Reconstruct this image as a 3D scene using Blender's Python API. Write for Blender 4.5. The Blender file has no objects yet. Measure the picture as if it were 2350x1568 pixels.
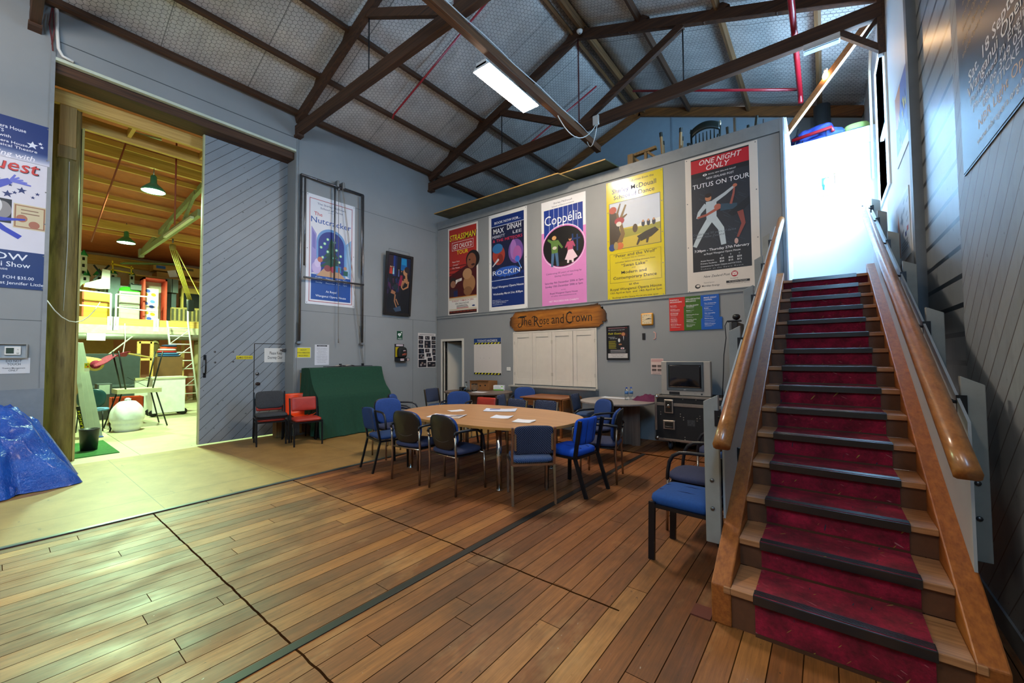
import bpy, bmesh, math, random
from mathutils import Vector, Matrix
random.seed(7)
S = bpy.context.scene
COL = S.collection
PI = math.pi

# ------------------------------------------------------------------ camera
CAM_Z = 1.5
YAW, PITCH, ROLL, FPX = 0.6595, 0.03606, -0.006735, 927.5
_f = Vector((-math.sin(YAW)*math.cos(PITCH), math.cos(YAW)*math.cos(PITCH), math.sin(PITCH)))
_r0 = Vector((math.cos(YAW), math.sin(YAW), 0))
_u0 = _r0.cross(_f)
_r = _r0*math.cos(ROLL) + _u0*math.sin(ROLL)
_u = -_r0*math.sin(ROLL) + _u0*math.cos(ROLL)
cam_data = bpy.data.cameras.new('camera')
cam_data.sensor_width = 36
cam_data.lens = FPX*36/2350
cam_data.clip_start = 0.05
cam = bpy.data.objects.new('camera', cam_data)
COL.objects.link(cam)
M = Matrix((( _r.x, _u.x, -_f.x, 0), (_r.y, _u.y, -_f.y, 0), (_r.z, _u.z, -_f.z, CAM_Z), (0, 0, 0, 1)))
cam.matrix_world = M
S.camera = cam

# ------------------------------------------------------------------ light, world, exposure
S.view_settings.view_transform = 'Standard'
S.view_settings.look = 'None'
S.view_settings.gamma = 1.0
S.view_settings.use_curve_mapping = False
S.view_settings.exposure = 0.1
w = bpy.data.worlds.new('world'); S.world = w
w.use_nodes = True
bg = w.node_tree.nodes['Background']
bg.inputs[0].default_value = (0.95, 0.90, 0.88, 1)
bg.inputs[1].default_value = 0.22

def area_light(name, loc, direction, sx, sy, power, color, spread=PI):
    d = bpy.data.lights.new(name, 'AREA'); d.shape = 'RECTANGLE'; d.size = sx; d.size_y = sy
    d.energy = power; d.color = color; d.spread = spread
    o = bpy.data.objects.new(name, d); COL.objects.link(o); o.location = loc
    o.rotation_euler = Vector(direction).to_track_quat('-Z', 'Y').to_euler()
    return o
def point_light(name, loc, power, color, radius=0.1):
    d = bpy.data.lights.new(name, 'POINT'); d.energy = power; d.color = color; d.shadow_soft_size = radius
    o = bpy.data.objects.new(name, d); COL.objects.link(o); o.location = loc
    return o
def spot_light(name, loc, power, color, angle, radius):
    d = bpy.data.lights.new(name, 'SPOT'); d.energy = power; d.color = color; d.spot_size = angle; d.spot_blend = 0.25; d.shadow_soft_size = radius
    o = bpy.data.objects.new(name, d); COL.objects.link(o); o.location = loc
    return o
# daylight entering by the tall window of the stair landing (right wall)
area_light('daylight_landing_window', (1.0, 8.4, 5.0), (-1, 0, 0), 4.2, 3.4, 2100, (0.34, 0.64, 1.0))
# added cool fill light beside the right wall, unseen behind the camera
area_light('added_rear_fill', (0.66, -1.6, 4.5), (-1, 0.25, 0.05), 1.8, 1.8, 420, (0.32, 0.63, 1.0))

# ------------------------------------------------------------------ helpers: mapping a photo pixel to a point of a real plane
def ray(px, py): return _f + _r*((px-1175)/FPX) - _u*((py-784)/FPX)
def at(ax, val, px, py):
    d = ray(px, py); c = Vector((0, 0, CAM_Z)); t = (val-c[ax])/d[ax]
    return c + d*t
def FX(x, px, py): return at(0, x, px, py)
def FY(y, px, py): return at(1, y, px, py)
def FZ(z, px, py): return at(2, z, px, py)

# ------------------------------------------------------------------ materials
def lin(h):
    h = h.lstrip('#'); out = []
    for i in (0, 2, 4):
        c = int(h[i:i+2], 16)/255
        out.append(c/12.92 if c <= 0.04045 else ((c+0.055)/1.055)**2.4)
    return tuple(out) + (1,)
MATS = {}
class NT:
    """small node-tree writer"""
    def __init__(s, m): s.t = m.node_tree; s.n = s.t.nodes; s.l = s.t.links
    def add(s, kind, **kw):
        n = s.n.new(kind)
        for k, v in kw.items():
            if k.startswith('i_'):
                key = k[2:]; key = int(key) if key.isdigit() else key.replace('_', ' ')
                if hasattr(v, 'is_output') or isinstance(v, bpy.types.NodeSocket): s.l.new(v, n.inputs[key])
                else: n.inputs[key].default_value = v
            else: setattr(n, k, v)
        return n
    def math(s, op, a, b=None, c=None):
        n = s.n.new('ShaderNodeMath'); n.operation = op
        for i, v in enumerate((a, b, c)):
            if v is None: continue
            if isinstance(v, bpy.types.NodeSocket): s.l.new(v, n.inputs[i])
            else: n.inputs[i].default_value = v
        return n.outputs[0]
    def mix(s, fac, a, b, mode='MIX'):
        n = s.n.new('ShaderNodeMix'); n.data_type = 'RGBA'; n.blend_type = mode
        for i, v in ((0, fac), (6, a), (7, b)):
            if isinstance(v, bpy.types.NodeSocket): s.l.new(v, n.inputs[i])
            else: n.inputs[i].default_value = v
        return n.outputs[2]
    def ramp(s, fac, stops, interp='LINEAR'):
        n = s.n.new('ShaderNodeValToRGB'); n.color_ramp.interpolation = interp
        e = n.color_ramp.elements
        while len(e) > 1: e.remove(e[0])
        e[0].position = stops[0][0]; e[0].color = stops[0][1]
        for p, c in stops[1:]:
            k = e.new(p); k.color = c
        s.l.new(fac, n.inputs[0])
        return n.outputs[0]
    def coord(s): return s.add('ShaderNodeTexCoord').outputs['Object']
    def pos(s): return s.add('ShaderNodeNewGeometry').outputs['Position']
    def noise(s, vec, scale, detail=3, rough=0.55, sx=1, sy=1, sz=1):
        mp = s.add('ShaderNodeMapping'); s.l.new(vec, mp.inputs[0]); mp.inputs['Scale'].default_value = (sx, sy, sz)
        n = s.add('ShaderNodeTexNoise'); s.l.new(mp.outputs[0], n.inputs['Vector'])
        n.inputs['Scale'].default_value = scale; n.inputs['Detail'].default_value = detail; n.inputs['Roughness'].default_value = rough
        return n.outputs['Fac']
    def bump(s, h, strength, dist=0.01):
        b = s.add('ShaderNodeBump'); b.inputs['Strength'].default_value = strength; b.inputs['Distance'].default_value = dist
        s.l.new(h, b.inputs['Height']); return b.outputs[0]
def newmat(name):
    m = bpy.data.materials.new(name); m.use_nodes = True
    t = NT(m); p = t.n['Principled BSDF']
    return m, t, p
def G(v): return (v, v, v, 1)
def mat(name, hexc, rough=0.6, metal=0.0, var=0.10, scale=6.0, bump=0.0, bscale=60.0, stretch=(1, 1, 1), coat=0.0, spec=None):
    """plain procedural material: base colour broken up by two octaves of noise"""
    if name in MATS: return MATS[name]
    m, t, p = newmat(name)
    c = lin(hexc); v = t.coord()
    n = t.noise(v, scale, 4, 0.6, *stretch)
    lo = tuple(x*(1-var) for x in c[:3]) + (1,); hi = tuple(min(1, x*(1+var)) for x in c[:3]) + (1,)
    t.l.new(t.ramp(n, [(0.3, lo), (0.7, hi)]), p.inputs['Base Color'])
    p.inputs['Roughness'].default_value = rough; p.inputs['Metallic'].default_value = metal
    if coat: p.inputs['Coat Weight'].default_value = coat; p.inputs['Coat Roughness'].default_value = 0.12
    if spec is not None: p.inputs['Specular IOR Level'].default_value = spec
    if bump:
        b = t.noise(v, bscale, 3, 0.6, *stretch)
        t.l.new(t.bump(b, bump, 0.004), p.inputs['Normal'])
    MATS[name] = m
    return m
def wood(name, c1, c2, rough=0.5, axis=1, scale=5, bump=0.1, coat=0.0):
    """timber with grain running along the given axis of the object"""
    if name in MATS: return MATS[name]
    m, t, p = newmat(name)
    v = t.coord(); st = [9, 9, 9]; st[axis] = 0.6
    st[axis] = 0.3
    n1 = t.noise(v, scale, 3, 0.5, *st)
    st2 = [26, 26, 26]; st2[axis] = 0.5
    n2 = t.noise(v, scale, 2, 0.5, *st2)
    k = t.math('ADD', t.math('MULTIPLY', n1, 0.65), t.math('MULTIPLY', n2, 0.35))
    t.l.new(t.ramp(k, [(0.32, lin(c1)), (0.66, lin(c2))]), p.inputs['Base Color'])
    p.inputs['Roughness'].default_value = rough
    if coat: p.inputs['Coat Weight'].default_value = coat; p.inputs['Coat Roughness'].default_value = 0.15
    if bump: t.l.new(t.bump(k, bump, 0.004), p.inputs['Normal'])
    MATS[name] = m
    return m
def emit(name, color, strength):
    if name in MATS: return MATS[name]
    m, t, p = newmat(name)
    p.inputs['Base Color'].default_value = (0.9, 0.9, 0.9, 1)
    p.inputs['Emission Color'].default_value = tuple(color) + (1,)
    p.inputs['Emission Strength'].default_value = strength
    MATS[name] = m
    return m
def glass(name, tint='#ffffff', rough=0.02, ior=1.45):
    if name in MATS: return MATS[name]
    m, t, p = newmat(name)
    p.inputs['Base Color'].default_value = lin(tint)
    p.inputs['Roughness'].default_value = rough; p.inputs['IOR'].default_value = ior
    p.inputs['Transmission Weight'].default_value = 1.0
    MATS[name] = m
    return m
def ink(hexc): return mat('ink_' + hexc.lstrip('#'), hexc, rough=0.45, var=0.03, scale=3)

# ------------------------------------------------------------------ mesh builder
class MB:
    def __init__(s): s.v = []; s.f = []; s.m = []; s.mats = []; s.cur = 0; s.sm = []; s.smooth = False; s.T = None
    def use(s, m):
        if m not in s.mats: s.mats.append(m)
        s.cur = s.mats.index(m); return s
    def _add(s, vs, fs):
        o = len(s.v)
        if s.T is not None: vs = [s.T @ Vector(q) for q in vs]
        s.v += [tuple(q) for q in vs]
        for f in fs: s.f.append([i+o for i in f]); s.m.append(s.cur); s.sm.append(s.smooth)
        return s
    def box(s, x0, x1, y0, y1, z0, z1):
        x0, x1 = min(x0, x1), max(x0, x1); y0, y1 = min(y0, y1), max(y0, y1); z0, z1 = min(z0, z1), max(z0, z1)
        vs = [(x, y, z) for z in (z0, z1) for y in (y0, y1) for x in (x0, x1)]
        return s._add(vs, [(0, 2, 3, 1), (4, 5, 7, 6), (0, 1, 5, 4), (2, 6, 7, 3), (0, 4, 6, 2), (1, 3, 7, 5)])
    def rbox(s, x0, x1, y0, y1, z0, z1, r=0.02, seg=3):
        """box with rounded edges"""
        bm = bmesh.new(); bmesh.ops.create_cube(bm, size=1)
        sx, sy, sz = abs(x1-x0), abs(y1-y0), abs(z1-z0)
        for q in bm.verts: q.co = Vector((q.co.x*sx, q.co.y*sy, q.co.z*sz)) + Vector(((x0+x1)/2, (y0+y1)/2, (z0+z1)/2))
        bmesh.ops.bevel(bm, geom=bm.edges[:], offset=min(r, sx*.49, sy*.49, sz*.49), segments=seg, profile=0.5, affect='EDGES')
        return s.bm(bm)
    def bm(s, bm):
        bm.verts.index_update()
        s._add([q.co.copy() for q in bm.verts], [[q.index for q in f.verts] for f in bm.faces]); bm.free(); return s
    def beam(s, a, b, w, h, up=(0, 0, 1)):
        """rectangular bar from a to b; w across, h along up"""
        a = Vector(a); b = Vector(b); d = (b-a).normalized(); up = Vector(up)
        sd = d.cross(up)
        if sd.length < 1e-4: sd = d.cross(Vector((0, 1, 0)))
        sd.normalize(); u2 = sd.cross(d).normalized()
        vs = [c + sd*(w/2*i) + u2*(h/2*j) for c in (a, b) for i, j in ((-1, -1), (1, -1), (1, 1), (-1, 1))]
        return s._add(vs, [(0, 1, 2, 3), (7, 6, 5, 4), (0, 4, 5, 1), (1, 5, 6, 2), (2, 6, 7, 3), (3, 7, 4, 0)])
    def tube(s, pts, r, n=10, cap=True, closed=False):
        pts = [Vector(p) for p in pts]; rs = r if isinstance(r, (list, tuple)) else [r]*len(pts)
        vs = []; fs = []; N = len(pts); prev = None
        for i, p in enumerate(pts):
            if closed: d = pts[(i+1) % N] - pts[i-1]
            else: d = pts[min(i+1, N-1)] - pts[max(i-1, 0)]
            d.normalize()
            if prev is None:
                a = Vector((0, 0, 1)) if abs(d.z) < .9 else Vector((1, 0, 0))
                x = d.cross(a).normalized()
            else:
                x = (prev - d*prev.dot(d))
                x = x.normalized() if x.length > 1e-6 else d.orthogonal().normalized()
            prev = x; y = d.cross(x)
            for k in range(n):
                t = 2*PI*k/n; vs.append(p + (x*math.cos(t) + y*math.sin(t))*rs[i])
        L = N if closed else N-1
        for i in range(L):
            for k in range(n):
                a = i*n+k; b = i*n+(k+1) % n; c = ((i+1) % N)*n+(k+1) % n; d = ((i+1) % N)*n+k
                fs.append((a, b, c, d))
        if cap and not closed: fs.append(tuple(reversed(range(n)))); fs.append(tuple(range((N-1)*n, N*n)))
        sm = s.smooth; s.smooth = True; s._add(vs, fs); s.smooth = sm; return s
    def cyl(s, a, b, r, n=16, r2=None): return s.tube([a, b], [r, r if r2 is None else r2], n)
    def lathe(s, prof, c=(0, 0, 0), n=24, sx=1, sy=1, caps=True):
        """prof: list of (radius, z) turned about a vertical axis"""
        vs = []; fs = []; c = Vector(c)
        for r, z in prof:
            for k in range(n):
                t = 2*PI*k/n; vs.append(c + Vector((r*math.cos(t)*sx, r*math.sin(t)*sy, z)))
        for i in range(len(prof)-1):
            for k in range(n):
                fs.append((i*n+k, i*n+(k+1) % n, (i+1)*n+(k+1) % n, (i+1)*n+k))
        if caps and prof[0][0] > 1e-5: fs.append(tuple(reversed(range(n))))
        if caps and prof[-1][0] > 1e-5: fs.append(tuple(range((len(prof)-1)*n, len(prof)*n)))
        sm = s.smooth; s.smooth = True; s._add(vs, fs); s.smooth = sm; return s
    def prism(s, poly, ex):
        """poly: list of 3-D points of a planar outline; ex: extrusion vector"""
        p = [Vector(q) for q in poly]; ex = Vector(ex); n = len(p)
        nrm = Vector((0, 0, 0))
        for i in range(n): nrm += p[i].cross(p[(i+1) % n])
        if nrm.dot(ex) > 0: p = p[::-1]
        vs = p + [q+ex for q in p]
        fs = [tuple(range(n)), tuple(reversed(range(n, 2*n)))] + [(i, i+n, (i+1) % n+n, (i+1) % n) for i in range(n)]
        fs = [fs[0], fs[1]] + [tuple(reversed(f)) for f in fs[2:]]
        fs = [tuple(reversed(f)) if False else f for f in fs]
        return s._add(vs, fs)
    def grid(s, fn, nu, nv, flip=False):
        vs = [fn(i/nu, j/nv) for j in range(nv+1) for i in range(nu+1)]
        fs = []
        for j in range(nv):
            for i in range(nu):
                a = j*(nu+1)+i; f = (a, a+1, a+nu+2, a+nu+1); fs.append(f[::-1] if flip else f)
        return s._add(vs, fs)
    def poly(s, pts): return s._add(pts, [tuple(range(len(pts)))])
    def build(s, name, m=None, parent=None, smooth=False, bevel=0, solid=0, sub=0, recalc=True):
        me = bpy.data.meshes.new(name); me.from_pydata(s.v, [], s.f)
        mm = s.mats or ([m] if m else [])
        for q in mm: me.materials.append(q)
        for i, p in enumerate(me.polygons):
            p.material_index = s.m[i] if s.mats else 0
            p.use_smooth = smooth or s.sm[i]
        if recalc:
            b = bmesh.new(); b.from_mesh(me); bmesh.ops.recalc_face_normals(b, faces=b.faces[:]); b.to_mesh(me); b.free()
        o = bpy.data.objects.new(name, me); COL.objects.link(o)
        if parent is not None: o.parent = parent
        if solid:
            q = o.modifiers.new('thickness', 'SOLIDIFY'); q.thickness = solid; q.offset = 0
        if sub:
            q = o.modifiers.new('subdivision', 'SUBSURF'); q.levels = sub; q.render_levels = sub
        if bevel:
            q = o.modifiers.new('bevel', 'BEVEL'); q.width = bevel; q.segments = 2; q.limit_method = 'ANGLE'; q.angle_limit = 0.6
        return o
def cube(name, m, x0, x1, y0, y1, z0, z1, parent=None, bevel=0): return MB().box(x0, x1, y0, y1, z0, z1).build(name, m, parent, bevel=bevel)

def tag(o, label, cat, group=None, kind=None):
    if label: o['label'] = label
    if cat: o['category'] = cat
    if group: o['group'] = group
    if kind: o['kind'] = kind
    return o
def struct(o): o['kind'] = 'structure'; return o
def thing(name, label, cat, loc=(0, 0, 0), rotz=0.0, group=None):
    o = bpy.data.objects.new(name, None); COL.objects.link(o)
    o.location = loc; o.rotation_euler = (0, 0, rotz); o.empty_display_size = 0.1
    return tag(o, label, cat, group)
def dup(root, label, loc, rotz=0.0, group=None, rot=None):
    r = root.copy(); COL.objects.link(r); r.location = loc
    r.rotation_euler = rot if rot is not None else (0, 0, rotz)
    r['label'] = label
    if group: r['group'] = group
    for ch in list(root.children):
        c = ch.copy(); COL.objects.link(c); c.parent = r
        for g in list(ch.children):
            d = g.copy(); COL.objects.link(d); d.parent = c
    return r

# ------------------------------------------------------------------ flat lettering as mesh
_tc = {}
def text_geo(s, bold=False, spacing=1.0):
    key = (s, bold, spacing)
    if key in _tc: return _tc[key]
    cu = bpy.data.curves.new('t', 'FONT'); cu.body = s; cu.resolution_u = 2; cu.space_character = spacing
    cu.size = 1.0; cu.offset = 0.006 if bold else 0.0
    o = bpy.data.objects.new('t', cu); COL.objects.link(o)
    bpy.context.view_layer.update()
    dg = bpy.context.evaluated_depsgraph_get()
    me = bpy.data.meshes.new_from_object(o.evaluated_get(dg))
    vs = [tuple(v.co) for v in me.vertices]; fs = [tuple(p.vertices) for p in me.polygons]
    bpy.data.objects.remove(o); bpy.data.curves.remove(cu); bpy.data.meshes.remove(me)
    xs = [v[0] for v in vs] or [0, 1]
    _tc[key] = (vs, fs, min(xs), max(xs))
    return _tc[key]
CAPH = 0.73   # cap height of the built-in font at size 1
class Board:
    """a flat printed board: origin O at its top left corner, U to the right, V downwards, N towards the viewer"""
    def __init__(s, O, U, V, N, W, H):
        s.O, s.U, s.V, s.N, s.W, s.H = Vector(O), Vector(U).normalized(), Vector(V).normalized(), Vector(N).normalized(), W, H
        s.k = 0; s.pic = MB(); s.let = MB(); s.step = 0.0006; s.base = 0.0; s.boxes = []
    def P(s, u, v, d=0.0): return s.O + s.U*(u*s.W) + s.V*(v*s.H) + s.N*d
    def _d(s, pts):
        us = [p[0] for p in pts]; vs = [p[1] for p in pts]; bb = (min(us), max(us), min(vs), max(vs)); lay = 1
        for q, l in s.boxes:      # lie just above whatever is already printed here
            if bb[0] < q[1] and q[0] < bb[1] and bb[2] < q[3] and q[2] < bb[3]: lay = max(lay, l+1)
        s.boxes.append((bb, lay)); return s.base + s.step*lay
    def poly(s, hexc, pts):
        d = s._d(pts); s.pic.use(ink(hexc)).poly([s.P(u, v, d) for u, v in pts]); return s
    def rect(s, hexc, u0, v0, u1, v1): return s.poly(hexc, [(u0, v0), (u1, v0), (u1, v1), (u0, v1)])
    def frame(s, hexc, u0, v0, u1, v1, t):
        tu = t/s.W; tv = t/s.H
        s.rect(hexc, u0, v0, u1, v0+tv); s.rect(hexc, u0, v1-tv, u1, v1)
        s.rect(hexc, u0, v0, u0+tu, v1); s.rect(hexc, u1-tu, v0, u1, v1); return s
    def ell(s, hexc, u, v, a, b, n=28, rot=0.0):
        pts = []
        for k in range(n):
            t = 2*PI*k/n; x = a*math.cos(t)*s.W; y = b*math.sin(t)*s.H
            pts.append((u + (x*math.cos(rot)-y*math.sin(rot))/s.W, v + (x*math.sin(rot)+y*math.cos(rot))/s.H))
        return s.poly(hexc, pts)
    def limb(s, hexc, pts, w0, w1=None):
        """tapering flat stroke through pts; widths in board widths"""
        w1 = w0 if w1 is None else w1
        P = [Vector((u*s.W, v*s.H)) for u, v in pts]; L = []; R = []
        for i, p in enumerate(P):
            d = (P[min(i+1, len(P)-1)] - P[max(i-1, 0)]).normalized(); nn = Vector((-d.y, d.x))
            w = (w0 + (w1-w0)*i/max(1, len(P)-1))*s.W/2
            L.append(p+nn*w); R.append(p-nn*w)
        q = L + R[::-1]
        return s.poly(hexc, [(a.x/s.W, a.y/s.H) for a in q])
    def text(s, t, u, v, h, hexc='#101010', fit=None, align='c', bold=False, slant=0.0, rot=0.0, spacing=1.0, big=None):
        """baseline at v, cap height h (fraction of board height); fit = width as fraction of board width"""
        vs, fs, x0, x1 = text_geo(t, bold, spacing)
        if not fs: return s
        hh = h*s.H/CAPH; wx = hh if fit is None else fit*s.W/(x1-x0)
        W = (x1-x0)*wx; off = {'c': -W/2, 'l': 0, 'r': -W}[align]
        c, sn = math.cos(rot), math.sin(rot); out = []; q2 = []
        for x, y, z in vs:
            X = (x-x0)*wx + off + slant*y*hh; Y = y*hh
            X, Y = X*c - Y*sn, X*sn + Y*c
            q2.append((u + X/s.W, v - Y/s.H))
        d = s._d(q2); out = [s.P(a, b, d) for a, b in q2]
        s.let.use(ink(hexc))._add(out, fs); return s
    def lines(s, hexc, u0, u1, v0, v1, n, t=0.004, ragged=0.25):
        """rows of small print too fine to read"""
        for i in range(n):
            v = v0 + (v1-v0)*i/max(1, n-1); w = (u1-u0)*(1-ragged*random.random())
            s.rect(hexc, u0, v, u0+w, v+t)
        return s
    def finish(s, parent, pic='printed_picture', let='lettering'):
        if s.pic.f: s.pic.build(pic, None, parent, recalc=False)
        if s.let.f: s.let.build(let, None, parent, recalc=False)
PLANES = {'B': (Vector((1, 0, 0)), Vector((0, -1, 0))), 'L': (Vector((0, 1, 0)), Vector((1, 0, 0))), 'R': (Vector((0, -1, 0)), Vector((-1, 0, 0)))}
def poster(name, label, cat, plane, face, tl, br, base='#ecebe6', thick=0.008, group=None, tilt=0.0, part='panel', rough=0.4, coat=0.0, pos=None):
    """upright board on a wall plane; tl, br are photo pixels of opposite corners (or pos=(u0,u1,z0,z1)); returns thing, Board"""
    U, N = PLANES[plane]
    fn = FY if plane == 'B' else FX
    if pos is None:
        a = fn(face, *tl); b = fn(face, *br)
    else:
        u0, u1, z0, z1 = pos
        a = Vector((u0, face, z1)) if plane == 'B' else Vector((face, u0, z1)); b = Vector((u1, face, z0)) if plane == 'B' else Vector((face, u1, z0))
    W = abs((b-a).dot(U)); H = abs(a.z-b.z)
    O = Vector(a)
    t = thing(name, label, cat, (0, 0, 0), 0, group)
    mid = O + U*(W/2) - Vector((0, 0, H))
    t.location = mid
    V = Vector((0, 0, -1))
    lo = O - mid
    mb = MB(); mb.prism([lo + N*0.002, lo + U*W + N*0.002, lo + U*W - Vector((0, 0, H)) + N*0.002, lo - Vector((0, 0, H)) + N*0.002], N*thick)
    mb.build(part, mat('board_' + base.lstrip('#'), base, rough=rough, var=0.03, scale=2, coat=coat), t)
    bd = Board(lo, U, V, N, W, H); bd.base = 0.002 + thick
    return t, bd
# ================================================================== SETTING
XL, XD, YB, XR = -8.10, -8.46, 7.21, 0.72     # left wall face, sliding door face, poster wall face, right wall face
YG = 10.35                                    # rear gable wall
APX, APZ, EAVE_Z = -3.69, 7.98, 6.32          # roof apex and eave (underside of lining)

def floor_mat():
    m, t, p = newmat('worn_floorboards')
    v = t.pos(); sp = t.add('ShaderNodeSeparateXYZ'); t.l.new(v, sp.inputs[0]); x, y = sp.outputs[0], sp.outputs[1]
    w = 0.1335
    xs = t.math('DIVIDE', t.math('ADD', x, 20.02), w)
    cell = t.math('FLOOR', xs); fr = t.math('FRACT', xs)
    cw = t.add('ShaderNodeTexWhiteNoise', noise_dimensions='1D'); t.l.new(cell, cw.inputs['W'])
    ys = t.math('ADD', t.math('DIVIDE', y, 2.6), t.math('MULTIPLY', cw.outputs['Value'], 7.0))
    jc = t.math('FLOOR', ys); jf = t.math('FRACT', ys)
    cb = t.add('ShaderNodeCombineXYZ'); t.l.new(cell, cb.inputs[0]); t.l.new(jc, cb.inputs[1])
    wn = t.add('ShaderNodeTexWhiteNoise', noise_dimensions='3D'); t.l.new(cb.outputs[0], wn.inputs['Vector'])
    base = t.ramp(wn.outputs['Value'], [(0, lin('#6f3f1c')), (0.4, lin('#885024')), (0.8, lin('#9a602c')), (0.96, lin('#a86e38')), (1, lin('#c08f52'))])
    grain = t.noise(v, 3.0, 6, 0.65, 14, 0.8, 1)
    base = t.mix(0.62, base, t.ramp(grain, [(0.3, G(0.28)), (0.7, G(1.0))]), 'MULTIPLY')
    fine = t.noise(v, 9.0, 4, 0.7, 16, 0.5, 1)
    base = t.mix(0.35, base, t.ramp(fine, [(0.35, G(0.35)), (0.6, G(1.0))]), 'MULTIPLY')
    base = t.mix(1.0, base, G(1.22), 'MULTIPLY')
    blot = t.noise(v, 1.3, 5, 0.65, 1, 0.7, 1)
    base = t.mix(t.math('MULTIPLY', t.ramp(blot, [(0.46, G(0)), (0.70, G(1))]), 0.72), base, lin('#3a2414'))
    worn = t.noise(v, 2.1, 5, 0.7, 1, 0.45, 1)
    base = t.mix(t.math('MULTIPLY', t.ramp(worn, [(0.56, G(0)), (0.74, G(1))]), 0.35), base, lin('#c39a68'))
    spk = t.noise(v, 40, 4, 0.7, 1, 0.45, 1)
    base = t.mix(t.ramp(spk, [(0.66, G(0)), (0.71, G(0.9))]), base, lin('#2a1c14'))
    spw = t.noise(v, 60, 2, 0.5, 1.0, 0.5, 1)
    base = t.mix(t.ramp(spw, [(0.755, G(0)), (0.79, G(0.6))]), base, lin('#b9b6ac'))
    def near(a, lo): # 1 where a<lo
        return t.math('LESS_THAN', a, lo)
    gap = t.math('MAXIMUM', near(fr, 0.040), near(jf, 0.0016))
    def line(coord, at, half): return t.math('LESS_THAN', t.math('ABSOLUTE', t.math('SUBTRACT', coord, at)), half)
    wob = t.math('MULTIPLY', t.math('SUBTRACT', t.noise(v, 6, 2), 0.5), 0.02)
    yw = t.math('ADD', y, wob)
    seam = t.math('MAXIMUM', t.math('MAXIMUM', line(yw, 1.0, 0.006), line(yw, 2.30, 0.007)), line(y, 6.12, 0.03))
    inpanel = t.math('MULTIPLY', t.math('GREATER_THAN', x, -5.2), t.math('LESS_THAN', x, -1.0))
    seam = t.math('MULTIPLY', seam, inpanel)
    gap = t.math('MAXIMUM', gap, seam)
    base = t.mix(t.math('MULTIPLY', gap, 0.9), base, lin('#140c08'))
    t.l.new(base, p.inputs['Base Color'])
    rg = t.noise(v, 4, 4, 0.6, 1, 0.5, 1)
    t.l.new(t.math('MAXIMUM', t.ramp(rg, [(0.3, G(0.42)), (0.75, G(0.66))]), gap), p.inputs['Roughness'])
    t.l.new(t.math('MULTIPLY', t.math('SUBTRACT', 1.0, gap), 0.5), p.inputs['Specular IOR Level'])
    h = t.math('SUBTRACT', t.math('MULTIPLY', grain, 0.3), gap)
    t.l.new(t.bump(h, 0.35, 0.004), p.inputs['Normal'])
    return m
def sheet_mat(name, c1, c2, c3, pitch, off):
    m, t, p = newmat(name)
    v = t.pos(); sp = t.add('ShaderNodeSeparateXYZ'); t.l.new(v, sp.inputs[0]); x, y = sp.outputs[0], sp.outputs[1]
    n = t.noise(v, 3, 5, 0.65); f = t.noise(v, 70, 3, 0.6)
    b = t.ramp(n, [(0.3, lin(c1)), (0.7, lin(c2))])
    b = t.mix(t.ramp(f, [(0.62, G(0)), (0.72, G(0.5))]), b, lin(c3))
    st = t.noise(v, 5, 4, 0.7, 0.5, 1.6, 1)
    b = t.mix(t.ramp(st, [(0.66, G(0)), (0.72, G(0.55))]), b, lin('#3f352a'))
    fy = t.math('FRACT', t.math('DIVIDE', t.math('ADD', y, off), pitch)); fx = t.math('FRACT', t.math('DIVIDE', t.math('ADD', x, 20.3), 2.42))
    g = t.math('MAXIMUM', t.math('LESS_THAN', fy, 0.006), t.math('LESS_THAN', fx, 0.004))
    b = t.mix(t.math('MULTIPLY', g, 0.75), b, lin('#40371f'))
    t.l.new(b, p.inputs['Base Color'])
    p.inputs['Roughness'].default_value = 0.5
    t.l.new(t.bump(t.math('SUBTRACT', f, g), 0.12, 0.003), p.inputs['Normal'])
    return m
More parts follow.
